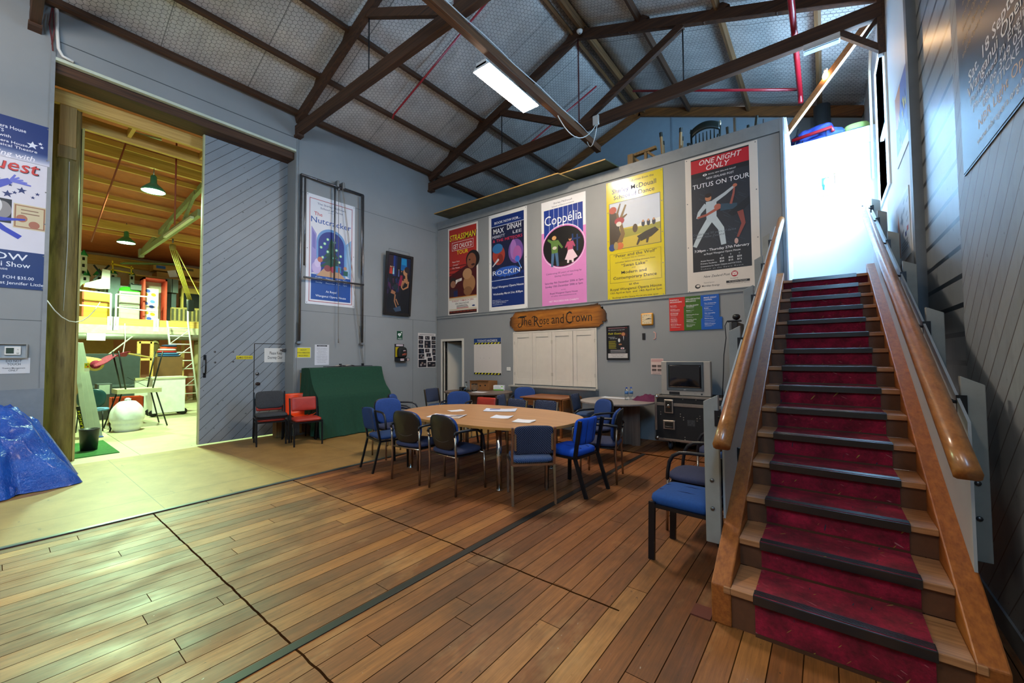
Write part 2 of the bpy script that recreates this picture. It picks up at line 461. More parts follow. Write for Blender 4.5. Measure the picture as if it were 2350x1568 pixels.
def groove_mat(name, c1, mode, pitch, lw, dark, streak=0.0, rough=0.45):
    """painted boarding; mode: 'd+' / 'd-' diagonal grooves in the YZ plane, 'h' horizontal gaps"""
    m, t, p = newmat(name)
    v = t.pos(); sp = t.add('ShaderNodeSeparateXYZ'); t.l.new(v, sp.inputs[0]); y, z = sp.outputs[1], sp.outputs[2]
    k = 1/math.sqrt(2)
    if mode == 'd+': c = t.math('MULTIPLY', t.math('SUBTRACT', z, y), k)
    elif mode == 'd-': c = t.math('MULTIPLY', t.math('ADD', z, y), k)
    else: c = z
    q = t.math('DIVIDE', t.math('ADD', c, 40.0), pitch); fr = t.math('FRACT', q); cell = t.math('FLOOR', q)
    g = t.math('LESS_THAN', fr, lw/pitch)
    cw = t.add('ShaderNodeTexWhiteNoise', noise_dimensions='1D'); t.l.new(cell, cw.inputs['W'])
    b = lin(c1)
    tone = t.math('ADD', t.math('MULTIPLY', cw.outputs['Value'], 0.12), 0.88)
    tc = t.add('ShaderNodeCombineColor'); [t.l.new(tone, tc.inputs[i]) for i in range(3)]
    col = t.mix(1.0, b, tc.outputs[0], 'MULTIPLY')
    n = t.noise(v, 2.2, 5, 0.65, 1, 1, 1)
    col = t.mix(0.35, col, t.ramp(n, [(0.3, G(0.6)), (0.7, G(1.0))]), 'MULTIPLY')
    if streak:
        s1 = t.noise(v, 3.5, 5, 0.7, 1, 2.2, 0.8)
        col = t.mix(t.math('MULTIPLY', t.ramp(s1, [(0.5, G(0)), (0.75, G(1))]), streak), col, lin('#5a5a5c'))
    sp2 = t.noise(v, 18, 1, 0.4)
    col = t.mix(t.ramp(sp2, [(0.76, G(0)), (0.785, G(0.7))]), col, lin('#4a4a4c'))
    col = t.mix(g, col, lin(dark))
    t.l.new(col, p.inputs['Base Color']); p.inputs['Roughness'].default_value = rough
    t.l.new(t.bump(t.math('MULTIPLY', g, -1.0), 0.8, 0.006), p.inputs['Normal'])
    return m
FLOOR = floor_mat()
SHEET = sheet_mat('hardboard_sheets', '#8a6a38', '#a4824a', '#6a4d28', 1.22, 20.86)
ASHEET = sheet_mat('store_floor_sheets', '#a89f80', '#c2b893', '#8c8468', 1.83, 20.5)
DOORM = groove_mat('grey_diagonal_boarding', '#90979c', 'd+', 0.125, 0.007, '#3a3836')
RNEAR = groove_mat('right_diagonal_boarding', '#8f959a', 'd-', 0.1205, 0.008, '#4d4442', 0.35)
RFAR = groove_mat('right_weatherboards', '#868c90', 'h', 0.203, 0.036, '#0c0e10', 0.55, 0.32)  # wide near-black gaps: shadow under each board lap is painted in
WALLG = mat('grey_wall_paint', '#8f9292', 0.55, var=0.05, scale=1.2, bump=0.05, bscale=220)
WALLB = mat('poster_wall_paint', '#8e9090', 0.5, var=0.04, scale=1.0, bump=0.05, bscale=220)
WHITEP = mat('white_wall_paint', '#dfe3e6', 0.5, var=0.03, scale=1.0, bump=0.03, bscale=200)
TRIMW = mat('cream_gloss_paint', '#d8d2c4', 0.35, var=0.03, scale=2)
OLDW = wood('old_brown_beam', '#2b1a10', '#5a3a22', 0.7, 1, 4, 0.2)
OLDWX = wood('old_brown_beam_x', '#2a190f', '#553620', 0.7, 0, 4, 0.2)
YELW = wood('new_pine_y', '#b98a3e', '#dcb364', 0.6, 1, 4, 0.1)
YELWX = wood('new_pine_x', '#b98a3e', '#dcb364', 0.6, 0, 4, 0.1)
DARKM = mat('dark_void', '#0b0b0c', 0.9)
BLACKP = mat('black_plastic', '#15161a', 0.4)
BLACKM = mat('black_steel', '#16171b', 0.35, 0.3)
CHROME = mat('chrome', '#c9c8c4', 0.14, 1.0, var=0.04)
STEELP = mat('grey_pipe', '#77777a', 0.35, 0.85, var=0.15, scale=14)
WHITEPL = mat('white_plastic', '#e6e4dd', 0.4, var=0.02)
PAPER = mat('white_paper', '#e9e8e6', 0.6, var=0.02)
REDPIPE = mat('red_pipe', '#a01824', 0.3, 0.0, var=0.08, coat=0.4)
BRASS = mat('brass', '#a8823c', 0.3, 1.0)

# ---- floors
struct(cube('floor', FLOOR, -5.2, 0.72, -3.2, YB, -0.12, 0))
struct(cube('floor', SHEET, -8.46, -5.2, -3.2, YB, -0.12, 0))
struct(cube('floor', ASHEET, -24.2, -8.46, -5.5, 8.0, -0.12, 0.0))
struct(MB().box(-5.225, -5.175, -3.2, 6.3, 0, 0.012).build('trim_1', mat('grey_metal_strip', '#5f6664', 0.35, 0.7), bevel=0.004))
struct(MB().box(-2.25, -2.19, -3.2, 6.12, 0, 0.006).build('trim_2', mat('black_rubber_strip', '#191816', 0.5), bevel=0.002))
# ---- left wall: piece behind the covered heap, header over the opening, piece with the framed pictures
struct(MB().box(-8.58, XL, -3.2, 0.44, 0, 6.36).build('wall_left', WALLG))
struct(MB().box(-8.58, XL, 3.575, YG, 0, 6.36).build('wall_left', WALLG))
struct(MB().box(-8.30, XL, 0.44, 3.575, 5.56, 6.36).build('wall_left', WALLG))
m = MB().use(mat('seal_strip_white', '#cfd6c0', 0.6)).box(XL-0.06, XL+0.012, 0.44, 3.575, 5.535, 5.575)
m.use(mat('joint_line', '#4c5254', 0.8)).box(XL, XL+0.003, 0.44, 3.575, 5.80, 5.812)  # darker grey strip marks the joint
struct(m.build('trim_3'))
struct(MB().box(-8.57, -8.17, 0.44, 3.575, 5.40, 5.535).build('trim_4', OLDW, bevel=0.006))
# cover battens and sheet joints on the left wall
m = MB().use(mat('cover_batten', '#8b8f90', 0.5))
for y0, y1 in ((3.585, 3.60), (3.625, 3.64)): m.box(XL, XL+0.012, y0, y1, 0, 5.85)
m.box(XL, XL+0.014, 0.40, 0.44, 0, 5.8); m.box(XL, XL+0.012, YB-0.05, YB-0.012, 0, 5.05)
m.use(mat('joint_line')if 'joint_line' not in MATS else MATS['joint_line'])
for z in (2.42, 4.78): m.box(XL, XL+0.002, 3.64, YB-0.05, z, z+0.006)
for y in (5.1, 6.42): m.box(XL, XL+0.002, y, y+0.005, 0, 2.42)
for z in (2.0, 4.35): m.box(XL, XL+0.002, -3, 0.4, z, z+0.006)
struct(m.build('trim_5'))
# skirting strip low on the left wall piece
struct(MB().box(XL, XL+0.018, -3.2, 0.44, 0, 1.12).build('baseboard_left', mat('lower_panel_paint', '#7f868c', 0.5), bevel=0.003))

# ---- poster wall (front of the mezzanine)
m = MB()
dx0, dx1, dz = FY(YB, 1016, 800).x, FY(YB, 1061, 800).x, FY(YB, 1040, 783).z
m.box(XL, dx0, YB, YB+0.12, 0, 5.06).box(dx1, -0.415, YB, YB+0.12, 0, 5.06).box(dx0, dx1, YB, YB+0.12, dz, 5.06)
struct(m.build('wall_back', WALLB))
zm = FY(YB, 1004, 732).z
m = MB().use(mat('moulding_grey', '#85898a', 0.45)).box(XL+0.01, -0.415, YB-0.022, YB, zm-0.01, zm+0.055).box(XL+0.01, -0.415, YB-0.034, YB, zm+0.045, zm+0.058)
m.box(XL+0.01, XL+0.045, YB-0.014, YB, zm+0.05, 5.06).box(-0.455, -0.415, YB-0.014, YB, 2.5, 5.06)
zg = FY(YB, 1600, 356).z
m.use(MATS['moulding_grey']).box(XL+0.01, -0.415, YB-0.012, YB, zg, 5.06)
m.use(MATS['joint_line']).box(XL+0.01, -0.46, YB-0.004, YB, zg-0.016, zg)
struct(m.build('trim_6'))
# mezzanine deck and its end return beside the stair landing
struct(MB().box(XL, -0.46, YB+0.12, YG, zm-0.22, zm).build('floor_mezzanine', OLDWX))
struct(MB().box(-0.46, -0.395, YB, 8.33, 2.3, 5.06).build('wall_landing_left', WHITEP))
struct(MB().box(-0.46, XR, 8.33, 8.42, 2.3, 5.06).build('wall_landing_back', WHITEP))
struct(MB().use(WHITEP).box(-0.395, XR, 8.305, 8.33, 4.80, 5.06).box(-0.395, -0.37, YB+0.02, 8.33, 4.80, 5.06).build('trim_7', None, bevel=0.004))
struct(MB().box(XL, -0.46, YB+0.12, YG, 4.60, 4.71).build('floor_loft', OLDWX))
struct(MB().box(-0.46, XR, 6.90, 8.33, 2.40, 2.54).build('floor_landing', mat('landing_carpet', '#5a1020', 0.9, var=0.3, scale=40)))
# upper shelf above the landing and gable end
struct(MB().box(-0.395, XR, 8.33, YG, 4.93, 4.99).build('floor_storage', OLDWX))
def roofz(x): return APZ - abs(x-APX)*(APZ-EAVE_Z)/(APX-XL)
m = MB(); m.prism([(XL, YG, 2.2), (XR, YG, 2.2), (XR, YG, roofz(XR)), (APX, YG, APZ), (XL, YG, roofz(XL))], (0, 0.1, 0))
struct(m.build('wall_gable', mat('gable_paint', '#8fa0aa', 0.55, var=0.04)))
m = MB().use(mat('gable_batten', '#7d8d97', 0.6))
for x in (-2.9, -1.5, -0.1): m.box(x-0.02, x+0.02, YG-0.012, YG, 4.9, roofz(x))
struct(m.build('trim_8'))

# ---- right wall
zt = roofz(XR)
struct(MB().box(XR, XR+0.1, -3.2, 3.88, 0, zt).build('wall_right', RNEAR))
struct(MB().box(XR+0.045, XR+0.14, 3.88, 5.30, 0, zt).build('wall_right', RFAR))
m = MB(); wy0, wy1, wz0, wz1 = 6.98, 8.16, 3.72, 5.75
m.box(XR, XR+0.1, 5.42, wy0, 0, zt).box(XR, XR+0.1, wy1, YG, 0, zt).box(XR, XR+0.1, wy0, wy1, 0, wz0).box(XR, XR+0.1, wy0, wy1, wz1, zt)
struct(m.build('wall_right', WHITEP))
struct(MB().box(XR-0.025, XR+0.14, 5.30, 5.42, 0, zt).build('trim_9', mat('post_grey', '#6f7478', 0.5)))
struct(MB().box(XR-0.012, XR, 2.2, 3.88, 0.0, 0.12).build('baseboard_right', mat('skirting_grey', '#6b7074', 0.5)))
m = MB().use(TRIMW)
m.box(XR-0.02, XR+0.1, wy0-0.07, wy0, wz0-0.07, wz1+0.07).box(XR-0.02, XR+0.1, wy1, wy1+0.07, wz0-0.07, wz1+0.07)
m.box(XR-0.02, XR+0.1, wy0, wy1, wz0-0.07, wz0).box(XR-0.02, XR+0.1, wy0, wy1, wz1, wz1+0.07)
m.box(XR+0.02, XR+0.06, wy0, wy1, 4.70, 4.745).box(XR+0.02, XR+0.06, wy0+0.56, wy0+0.60, wz0, wz1)
wn = struct(m.build('window_1'))
def thin_glass():
    m, t, p = newmat('thin_window_glass'); tr = t.add('ShaderNodeBsdfTransparent'); gl = t.add('ShaderNodeBsdfGlossy'); gl.inputs['Roughness'].default_value = 0.02
    mx = t.add('ShaderNodeMixShader'); mx.inputs[0].default_value = 0.06; t.l.new(tr.outputs[0], mx.inputs[1]); t.l.new(gl.outputs[0], mx.inputs[2])
    t.l.new(mx.outputs[0], t.n['Material Output'].inputs[0]); return m
o = MB().poly([(XR+0.09, wy0, wz0), (XR+0.09, wy1, wz0), (XR+0.09, wy1, wz1), (XR+0.09, wy0, wz1)]).build('pane', thin_glass(), wn)

# ---- roof lining: foil-faced blanket under wire netting
def lining_mat():
    m, t, p = newmat('foil_blanket_netting')
    v = t.add('ShaderNodeTexCoord').outputs['UV']
    sp = t.add('ShaderNodeSeparateXYZ'); t.l.new(v, sp.inputs[0]); x, y = sp.outputs[0], sp.outputs[1]
    # hexagonal netting: distance to the cell border of a honeycomb
    s = 0.072; r3 = math.sqrt(3)
    ux = t.math('DIVIDE', x, s); uy = t.math('DIVIDE', y, s*1.0)
    def hexd(ox, oy):
        a = t.math('SUBTRACT', t.math('MODULO', t.math('ADD', ux, 400+ox), 1.0), 0.5)
        b = t.math('SUBTRACT', t.math('MODULO', t.math('ADD', uy, 400*r3+oy), r3), r3/2)
        return a, b
    a1, b1 = hexd(0, 0); a2, b2 = hexd(0.5, r3/2)
    def ln(a, b): return t.math('ADD', t.math('MULTIPLY', a, a), t.math('MULTIPLY', b, b))
    c = t.math('LESS_THAN', ln(a1, b1), ln(a2, b2))
    def sel(p_, q_): return t.math('ADD', t.math('MULTIPLY', c, p_), t.math('MULTIPLY', t.math('SUBTRACT', 1.0, c), q_))
    ga, gb = t.math('ABSOLUTE', sel(a1, a2)), t.math('ABSOLUTE', sel(b1, b2))
    d = t.math('MAXIMUM', ga, t.math('ADD', t.math('MULTIPLY', ga, 0.5), t.math('MULTIPLY', gb, r3/2)))
    wire = t.math('GREATER_THAN', d, 0.462)
    n = t.noise(v, 2.0, 4, 0.6); n2 = t.noise(v, 9.0, 3, 0.6, 0.35, 1.5, 1)
    b = t.ramp(n, [(0.3, lin('#c4bfb8')), (0.7, lin('#e2ddd6'))])
    b = t.mix(0.3, b, t.ramp(n2, [(0.3, G(0.6)), (0.7, G(1))]), 'MULTIPLY')
    lap = t.math('FRACT', t.math('DIVIDE', y, 1.2))
    b = t.mix(t.math('MULTIPLY', t.math('LESS_THAN', lap, 0.012), 0.6), b, lin('#3e3b38'))
    b = t.mix(t.math('MULTIPLY', wire, 0.85), b, lin('#3d3a36'))
    t.l.new(b, p.inputs['Base Color']); p.inputs['Roughness'].default_value = 0.5; p.inputs['Metallic'].default_value = 0.1
    sag = t.noise(v, 5.0, 4, 0.6, 0.5, 1.5, 1)
    t.l.new(t.bump(sag, 0.55, 0.05), p.inputs['Normal'])
    return m
LIN = lining_mat()
def roof_slope(name, xa, xb):
    L = math.hypot(xb-xa, roofz(xb)-roofz(xa)); me = bpy.data.meshes.new(name)
    nx, ny = 10, 60; Y0 = -3.3; vs = []; fs = []; uv = []
    for j in range(ny+1):
        for i in range(nx+1):
            x = xa+(xb-xa)*i/nx; y = Y0+(YG-Y0)*j/ny
            sagz = 0.03*abs(math.sin(PI*i/nx*4)) + 0.012*math.sin(y*7.3+i)
            vs.append((x, y, roofz(x)+0.10-sagz)); uv.append((L*i/nx, y-Y0))
    for j in range(ny):
        for i in range(nx):
            a = j*(nx+1)+i; fs.append((a, a+1, a+nx+2, a+nx+1))
    me.from_pydata(vs, [], fs); me.materials.append(LIN)
    ul = me.uv_layers.new(name='UV')
    for p in me.polygons:
        p.use_smooth = True
        for li in p.loop_indices: ul.data[li].uv = uv[me.loops[li].vertex_index]
    o = bpy.data.objects.new(name, me); COL.objects.link(o)
    q = o.modifiers.new('thickness', 'SOLIDIFY'); q.thickness = 0.05; q.offset = 1
    return struct(o)
roof_slope('ceiling', APX, XL-0.5)
roof_slope('ceiling', XR+0.3, APX)

# ---- sliding door with its wicket door
dy0, dy1 = 2.205, 3.57
door = struct(cube('door_1', DOORM, XD-0.06, XD, dy0, dy1+0.2, 0.03, 5.5))
cube('edge_strip', mat('pale_edge_paint', '#b6b88e', 0.6), XD-0.06, XD+0.004, dy0-0.022, dy0, 0.03, 5.5, door)
wy = FX(XD, 582, 900).y; wz = FX(XD, 590, 789).z
m = MB().box(XD, XD+0.003, wy-0.006, wy+0.006, 0.03, wz).box(XD, XD+0.003, wy, dy1, wz-0.006, wz+0.006)
m.build('wicket_door_gap', mat('gap_dark', '#2b2522', 0.9), door)
k = FX(XD, 590, 881)
m = MB(); m.cyl((XD, k.y, k.z), (XD+0.05, k.y, k.z), 0.012, 12); m.T = Matrix.Translation((XD+0.065, k.y, k.z)); m.lathe([(0.004, -0.032), (0.024, -0.022), (0.032, 0), (0.024, 0.022), (0.004, 0.032)], n=14); m.T = None
m.cyl((XD, k.y, k.z), (XD+0.008, k.y, k.z), 0.03, 16)
m.build('door_knob', mat('bronze_knob', '#4a3c38', 0.3, 0.9), door)
k = FX(XD, 590, 858); MB().cyl((XD, k.y, k.z), (XD+0.014, k.y, k.z), 0.03, 16).build('lock_cylinder', STEELP, door)
a, b = FX(XD, 470, 823), FX(XD, 470, 859); yh = a.y
m = MB().tube([(XD, yh, a.z), (XD+0.05, yh, a.z-0.03), (XD+0.055, yh, (a.z+b.z)/2), (XD+0.05, yh, b.z+0.03), (XD, yh, b.z)], 0.012, 8)
m.box(XD, XD+0.006, yh-0.02, yh+0.02, a.z-0.02, a.z+0.06).box(XD, XD+0.006, yh-0.02, yh+0.02, b.z-0.06, b.z+0.02)
m.build('pull_handle', BLACKM, door)
m = MB()
for px, py in ((493, 807.5), (535, 807.5), (493.5, 832), (535, 830)):
    q = FX(XD, px, py); m.cyl((XD, q.y, q.z), (XD+0.006, q.y, q.z), 0.016, 10)
m.use(STEELP); m.build('bolt_head', None, door)
q = FX(XD, 658, 804)
MB().box(XD, XD+0.05, dy1-0.06, dy1-0.005, q.z-0.03, q.z+0.03).cyl((XD+0.03, dy1-0.10, q.z), (XD+0.03, dy1, q.z), 0.014, 8).build('slide_bolt', STEELP, door)
# ---- open doorway in the poster wall, with the door standing ajar inside
m = MB().use(TRIMW)
f = 0.055
m.box(dx0-f, dx0, YB-0.018, YB+0.12, 0, dz+f).box(dx1, dx1+f, YB-0.018, YB+0.12, 0, dz+f).box(dx0, dx1, YB-0.018, YB+0.12, dz, dz+f)
m.box(dx0, dx0+0.02, YB+0.03, YB+0.07, 0, dz)
struct(m.build('trim_10', None, bevel=0.003))
d2 = struct(bpy.data.objects.new('door_2', None)); COL.objects.link(d2); d2.location = (dx0+0.03, YB+0.13, 0)
MB().box(0, 0.04, 0, 0.78, 0.01, dz-0.01).build('door_leaf', TRIMW, d2); d2.rotation_euler = (0, 0, -0.28)
m = MB()
for z in (0.35, 1.15, 1.62): m.box(-0.012, 0.012, -0.03, 0.03, z, z+0.1)
m.build('hinge', STEELP, d2)
struct(MB().box(XL, dx1+0.5, YB+1.6, YB+1.7, 0, zm-0.2).build('wall_passage', mat('passage_paint', '#6c6660', 0.6)))
struct(MB().box(dx1+0.25, dx1+0.33, YB+0.12, YB+1.6, 0, zm-0.2).build('wall_passage', mat('passage_paint', '#6c6660')))
struct(MB().box(XL, dx1+0.5, YB, YB+1.7, -0.1, 0.0).build('floor_passage', mat('passage_floor', '#4a3a2c', 0.6)))
# ================================================================== ROOF TIMBERS
def truss(label, y):
    t = thing('roof_truss', label, 'roof truss', (APX, y, 5.8), 0, 'timber roof trusses')
    hx0, hx1 = XL - APX, XR - APX          # local: apex at x = 0, chord underside at z = 0
    def rz(x): return (APZ-5.8) - abs(x)*(APZ-EAVE_Z)/(APX-XL)
    MB().box(hx0+0.01, hx1-0.03, -0.05, 0.05, 0.04, 0.24).build('bottom_chord', OLDWX, t, bevel=0.008)
    for s, hx in ((-1, hx0), (1, hx1)):
        MB().beam((hx+0.02*-s, 0, rz(hx)-0.16), (0.0, 0, rz(0)-0.16), 0.10, 0.17, (0, 0, 1)).build('rafter', OLDWX, t, bevel=0.008)
        kx = s*1.95
        MB().beam((s*0.06, 0, 0.22), (kx, 0, rz(kx)-0.24), 0.085, 0.13).build('strut', OLDWX, t, bevel=0.006)
        MB().cyl((kx, 0, 0.2), (kx, 0, rz(kx)-0.2), 0.011, 8).build('tie_rod', BLACKM, t)
        # packing cleats that carry the purlins
        for px in (1.25, 2.5, 3.48):
            MB().prism([(s*px-0.22, -0.045, rz(px+0.22*s*s)-0.10), (s*px+0.16, -0.045, rz(px-0.1)-0.13), (s*px+0.06, -0.045, rz(px)-0.0), (s*px-0.08, -0.045, rz(px)-0.0)], (0, 0.09, 0)).build('cleat', OLDWX, t)
    MB().cyl((0, 0, 0.05), (0, 0, rz(0)-0.2), 0.013, 8).cyl((0, 0, 0.02), (0, 0, 0.05), 0.035, 8).build('king_rod', mat('red_oxide_rod', '#5a1e1c', 0.5), t)
    MB().prism([(-0.32, -0.055, rz(0)-0.24), (0.32, -0.055, rz(0)-0.24), (0.14, -0.055, rz(0)-0.06), (-0.14, -0.055, rz(0)-0.06)], (0, 0.11, 0)).build('apex_block', OLDWX, t)
    MB().box(hx0-0.0, hx0+0.16, -0.06, 0.06, 0.0, 0.05).build('heel_block', OLDW, t)
    return t
t_rear = truss('brown timber roof truss just in front of the poster wall', 6.95)
dup(t_rear, 'brown timber roof truss in the middle, above the sliding door edge', (APX, 3.59, 5.8))
dup(t_rear, 'nearest brown roof truss, only its left heel showing at top left', (APX, 0.25, 5.8))
# bracket of the rear truss under its right end
t = thing('bracket', 'small triangular dark timber bracket under the right end of the rear truss', 'bracket', (XR, 6.95, 5.8))
MB().beam((-0.0, 0, -0.42), (-0.44, 0, 0.03), 0.07, 0.07).build('diagonal', OLDWX, t)
MB().beam((-0.04, 0, -0.45), (-0.04, 0, 0.5), 0.07, 0.09).build('post', OLDW, t)
MB().beam((-0.06, 0, 0.06), (-0.24, 0, -0.19), 0.045, 0.05).build('web', OLDWX, t)
def purlin(x, label, w=0.055, h=0.11, z=None, y0=-3.2, y1=YG, m=OLDW):
    zz = (roofz(x)+0.012 if z is None else z)
    o = MB().box(-w/2, w/2, y0, y1, -h, 0).build('purlin', m, None, bevel=0.004); o.location = (x, 0, zz)
    ang = math.atan((APZ-EAVE_Z)/(APX-XL)); o.rotation_euler = (0, -ang if x < APX else ang, 0)
    return tag(o, label, 'purlin', 'purlins under the roof lining')
purlin(-8.03, 'wall plate purlin along the top of the left wall', 0.06, 0.12, z=roofz(-8.03)-0.02)
purlin(-7.18, 'first dark purlin up from the left wall plate')
purlin(-6.20, 'second dark purlin up from the left wall plate')
purlin(-4.96, 'dark purlin left of the ridge, behind the hanging light batten')
purlin(APX-0.13, 'pale purlin on the left side of the ridge', m=wood('mid_beam', '#4a3320', '#8a6238', 0.6, 1, 4, 0.15))
purlin(APX+0.15, 'thick pale purlin on the right side of the ridge', 0.08, 0.13, m=MATS['mid_beam'])
purlin(-2.44, 'first purlin right of the ridge')
purlin(-1.19, 'second purlin right of the ridge, above the spindle chair', m=MATS['mid_beam'])
purlin(0.06, 'purlin nearest the right wall, by the vertical red pipe', m=MATS['mid_beam'])
# verge timbers on the gable wall
for s, lab in ((-1, 'left sloping brown timber on the blue gable wall'), (1, 'right sloping brown timber on the blue gable wall')):
    xe = XL if s < 0 else XR
    o = MB().beam((APX, YG-0.04, roofz(APX)-0.10), (xe, YG-0.04, roofz(xe)-0.10), 0.08, 0.2).build('gable_rafter', MATS['mid_beam'] if False else wood('gable_timber', '#5a3418', '#96602c', 0.55, 0, 4, 0.1))
    tag(o, lab, 'rafter')
# long batten under the chords that carries the fluorescent light
o = MB().box(-0.05, 0.05, -3.1, 7.62, 0, 0.13).build('light_batten', wood('batten_timber', '#3c2415', '#7a4e2a', 0.6, 1, 4, 0.15), None, bevel=0.005)
o.location = (-3.60, 0, 5.70); tag(o, 'long brown timber hanging under the trusses with the strip light on its side', 'beam')
# ------------------------------------------------------------------ strip lights
def strip_light(label, loc, rot=0.0, on=True, L=1.24, W=0.32):
    t = thing('strip_light', label, 'light fitting', loc, rot, None)
    m = MB().use(mat('fitting_white', '#e4e2dc', 0.4)).box(-W*0.3, W*0.3, -L/2, L/2, 0.03, 0.10)
    m.prism([(-W/2, -L/2, 0.0), (W/2, -L/2, 0.0), (W*0.3, -L/2, 0.06), (-W*0.3, -L/2, 0.06)], (0, L, 0))
    m.build('housing', None, t)
    d = MB().use(emit('strip_tube_light', (1.0, 0.84, 0.66), 150.0) if on else mat('strip_prismatic_off', '#8ea6bc', 0.25))
    d.box(-W/2+0.012, W/2-0.012, -L/2+0.012, L/2-0.012, -0.012, 0.0)
    d.build('diffuser', None, t)
    return t
strip_light('lit fluorescent strip light on the side of the hanging batten', (-3.775, 4.81, 5.62))
def added_tube_light(label, loc, rot):  # fittings added unseen behind the camera to fill the room with light
    t = thing('added_tube_light', label, 'light fitting', loc, rot)
    MB().box(-.05, .05, -.75, .75, .05, .10).build('batten', mat('fitting_white', '#e4e2dc'), t)
    MB().tube([(0, 0, .1), (0, 0, roofz(loc[0])-loc[2])], .006, 6).build('hanger', STEELP, t)
    for s in (-1, 1): MB().cyl((s*.06, -.73, 0), (s*.06, .73, 0), .019, 12).build('tube', emit('added_bare_tube', (1.0, 0.84, 0.66), 150.0), t)
added_tube_light('added bare twin fluorescent tubes over the left of the floor, out of the picture', (-5.6, -1.5, 4.9), 0.0)
added_tube_light('added bare twin fluorescent tubes over the right of the floor, out of the picture', (-1.4, -1.5, 4.9), 0.0)
# fitting slung along the underside of the rear truss at the right (off)
t = strip_light('unlit slim strip light under the right end of the rear truss', (0.07, 6.90, 5.72), PI/2, False, 0.40, 0.11)
# ------------------------------------------------------------------ leaning timber with the bare bulb
a = Vector((-0.62, 8.1, 4.95)); b = Vector((0.66, 7.05, 6.02))
o = MB().beam(a, b, 0.05, 0.10).build('leaning_timber', wood('fresh_timber', '#8a5a34', '#b8824f', 0.5, 0, 4, 0.1)); tag(o, 'long orange-brown timber leaning from the parapet up to the right wall', 'timber')
t = thing('bare_bulb', 'glowing bare bulb clipped to the leaning timber', 'light bulb', (0.115, 7.48, 5.66))
m = MB().lathe([(0.006, -0.10), (0.03, -0.085), (0.042, -0.055), (0.036, -0.02), (0.02, 0.01)], n=16); m.build('bulb', emit('bulb_glow', (1.0, 0.62, 0.3), 160.0), t)
MB().lathe([(0.022, 0.005), (0.024, 0.06), (0.012, 0.07)], n=14).build('lamp_holder', WHITEPL, t)
# ------------------------------------------------------------------ red sprinkler pipes
def pipe(label, pts, r, extra=None):
    o = MB().tube(pts, r, 10); o.use(REDPIPE) if not o.mats else None
    ob = o.build('sprinkler_pipe', REDPIPE); tag(ob, label, 'pipe', 'red sprinkler pipes'); return ob
def rp(x, d=0.16): return roofz(x)-d
pipe('thin red pipe climbing the roof beside the strip light', [(-7.05, 5.05, rp(-7.05)-0.06), (-7.0, 5.05, rp(-7.0)), (APX-0.2, 5.05, rp(APX-0.2))], 0.019)
pipe('short red pipe hanging at the top of the frame left of centre', [(-6.55, 1.72, rp(-6.55)-0.06), (-6.5, 1.72, rp(-6.5)), (-4.6, 1.72, rp(-4.6))], 0.019)
pipe('thin red pipe low on the roof behind the rear truss', [(-6.3, 8.4, rp(-6.3)-0.07), (-6.25, 8.4, rp(-6.25)), (-4.0, 8.4, rp(-4.0))], 0.019)
pipe('thick red pipe running above the right end of the rear truss', [(-0.23, -1.0, 6.13), (-0.23, 8.68, 6.13), (-0.23, 8.75, 6.10), (-0.23, 8.75, 5.98)], 0.04)
pipe('horizontal red pipe above the spindle chair', [(-0.23, 8.68, 6.19), (-3.25, 8.68, 7.42)], 0.024)
pipe('red pipe lying over the blue sleeping bags', [(-0.36, 8.43, 5.20), (0.18, 8.43, 5.25), (0.2, 8.43, 5.17)], 0.028)
t = thing('smoke_detector', 'small white smoke detector beside the apex of the rear truss', 'smoke detector', (APX+0.16, 6.72, roofz(APX)-0.30))
MB().lathe([(0.0, -0.05), (0.035, -0.045), (0.055, -0.02), (0.06, 0.0)], n=18).build('cover', WHITEPL, t); MB().lathe([(0.0, -0.056), (0.02, -0.05)], n=12).build('sensor', mat('sensor_grey', '#8a8a8a', 0.4), t)
# junction box and loose white cables at the mid of the rear truss
t = thing('junction_box', 'white junction box on the rear truss with loose white cables', 'junction box', (-3.30, 6.89, 5.93))
MB().rbox(-0.06, 0.06, -0.03, 0.03, -0.09, 0.09, 0.012).build('box', WHITEPL, t)
def sagline(p0, p1, sag, n=14): 
    p0 = Vector(p0); p1 = Vector(p1); return [p0.lerp(p1, i/n) - Vector((0, 0, sag*4*(i/n)*(1-i/n))) for i in range(n+1)]
WCABLE = mat('white_cable', '#d8d6cf', 0.5)
MB().tube(sagline((0, 0, -0.08), (-0.30, -0.95, -0.18), 0.35), 0.008, 6).tube(sagline((0.02, 0, -0.08), (-0.30, 0.2, -0.2), 0.25), 0.008, 6).build('cable', WCABLE, t)
o = MB().tube([(-3.54, y, 5.845 + 0.012*math.sin(y*5)) for y in [i*0.35-2 for i in range(27)]], 0.009, 6).build('cable', WCABLE); tag(o, 'white cable clipped along the top of the hanging batten', 'cable')
o = MB().tube([(-3.58, 3.48, 6.5), (-3.56, 3.50, 6.25), (-3.60, 3.47, 6.0), (-3.55, 3.40, 5.9), (-3.54, 3.3, 5.84)], 0.01, 6).build('cable', WCABLE); tag(o, 'white cable looping down by the middle truss to the batten', 'cable')
# cables at the top left heel
t = thing('cable_bundle', 'white conduit and red cables at the heel of the nearest truss', 'cable', (XL+0.02, 0.46, 5.6))
MB().tube([(0.03, -0.03, 0.75), (0.03, -0.02, 0.35), (0.03, 0.0, 0.08), (0.03, 0.04, 0.0), (0.03, 0.14, -0.02)], 0.018, 8).build('conduit', WHITEPL, t)
MB().tube([(0.03, -0.07, 0.6), (0.04, -0.09, 0.35), (0.03, -0.06, 0.15), (0.03, -0.05, 0.02)], 0.007, 6).tube([(0.03, -0.06, 0.6), (0.05, -0.045, 0.3), (0.03, -0.06, 0.1)], 0.007, 6).build('red_cable', mat('dull_red_cable', '#6a2a2c', .6), t)
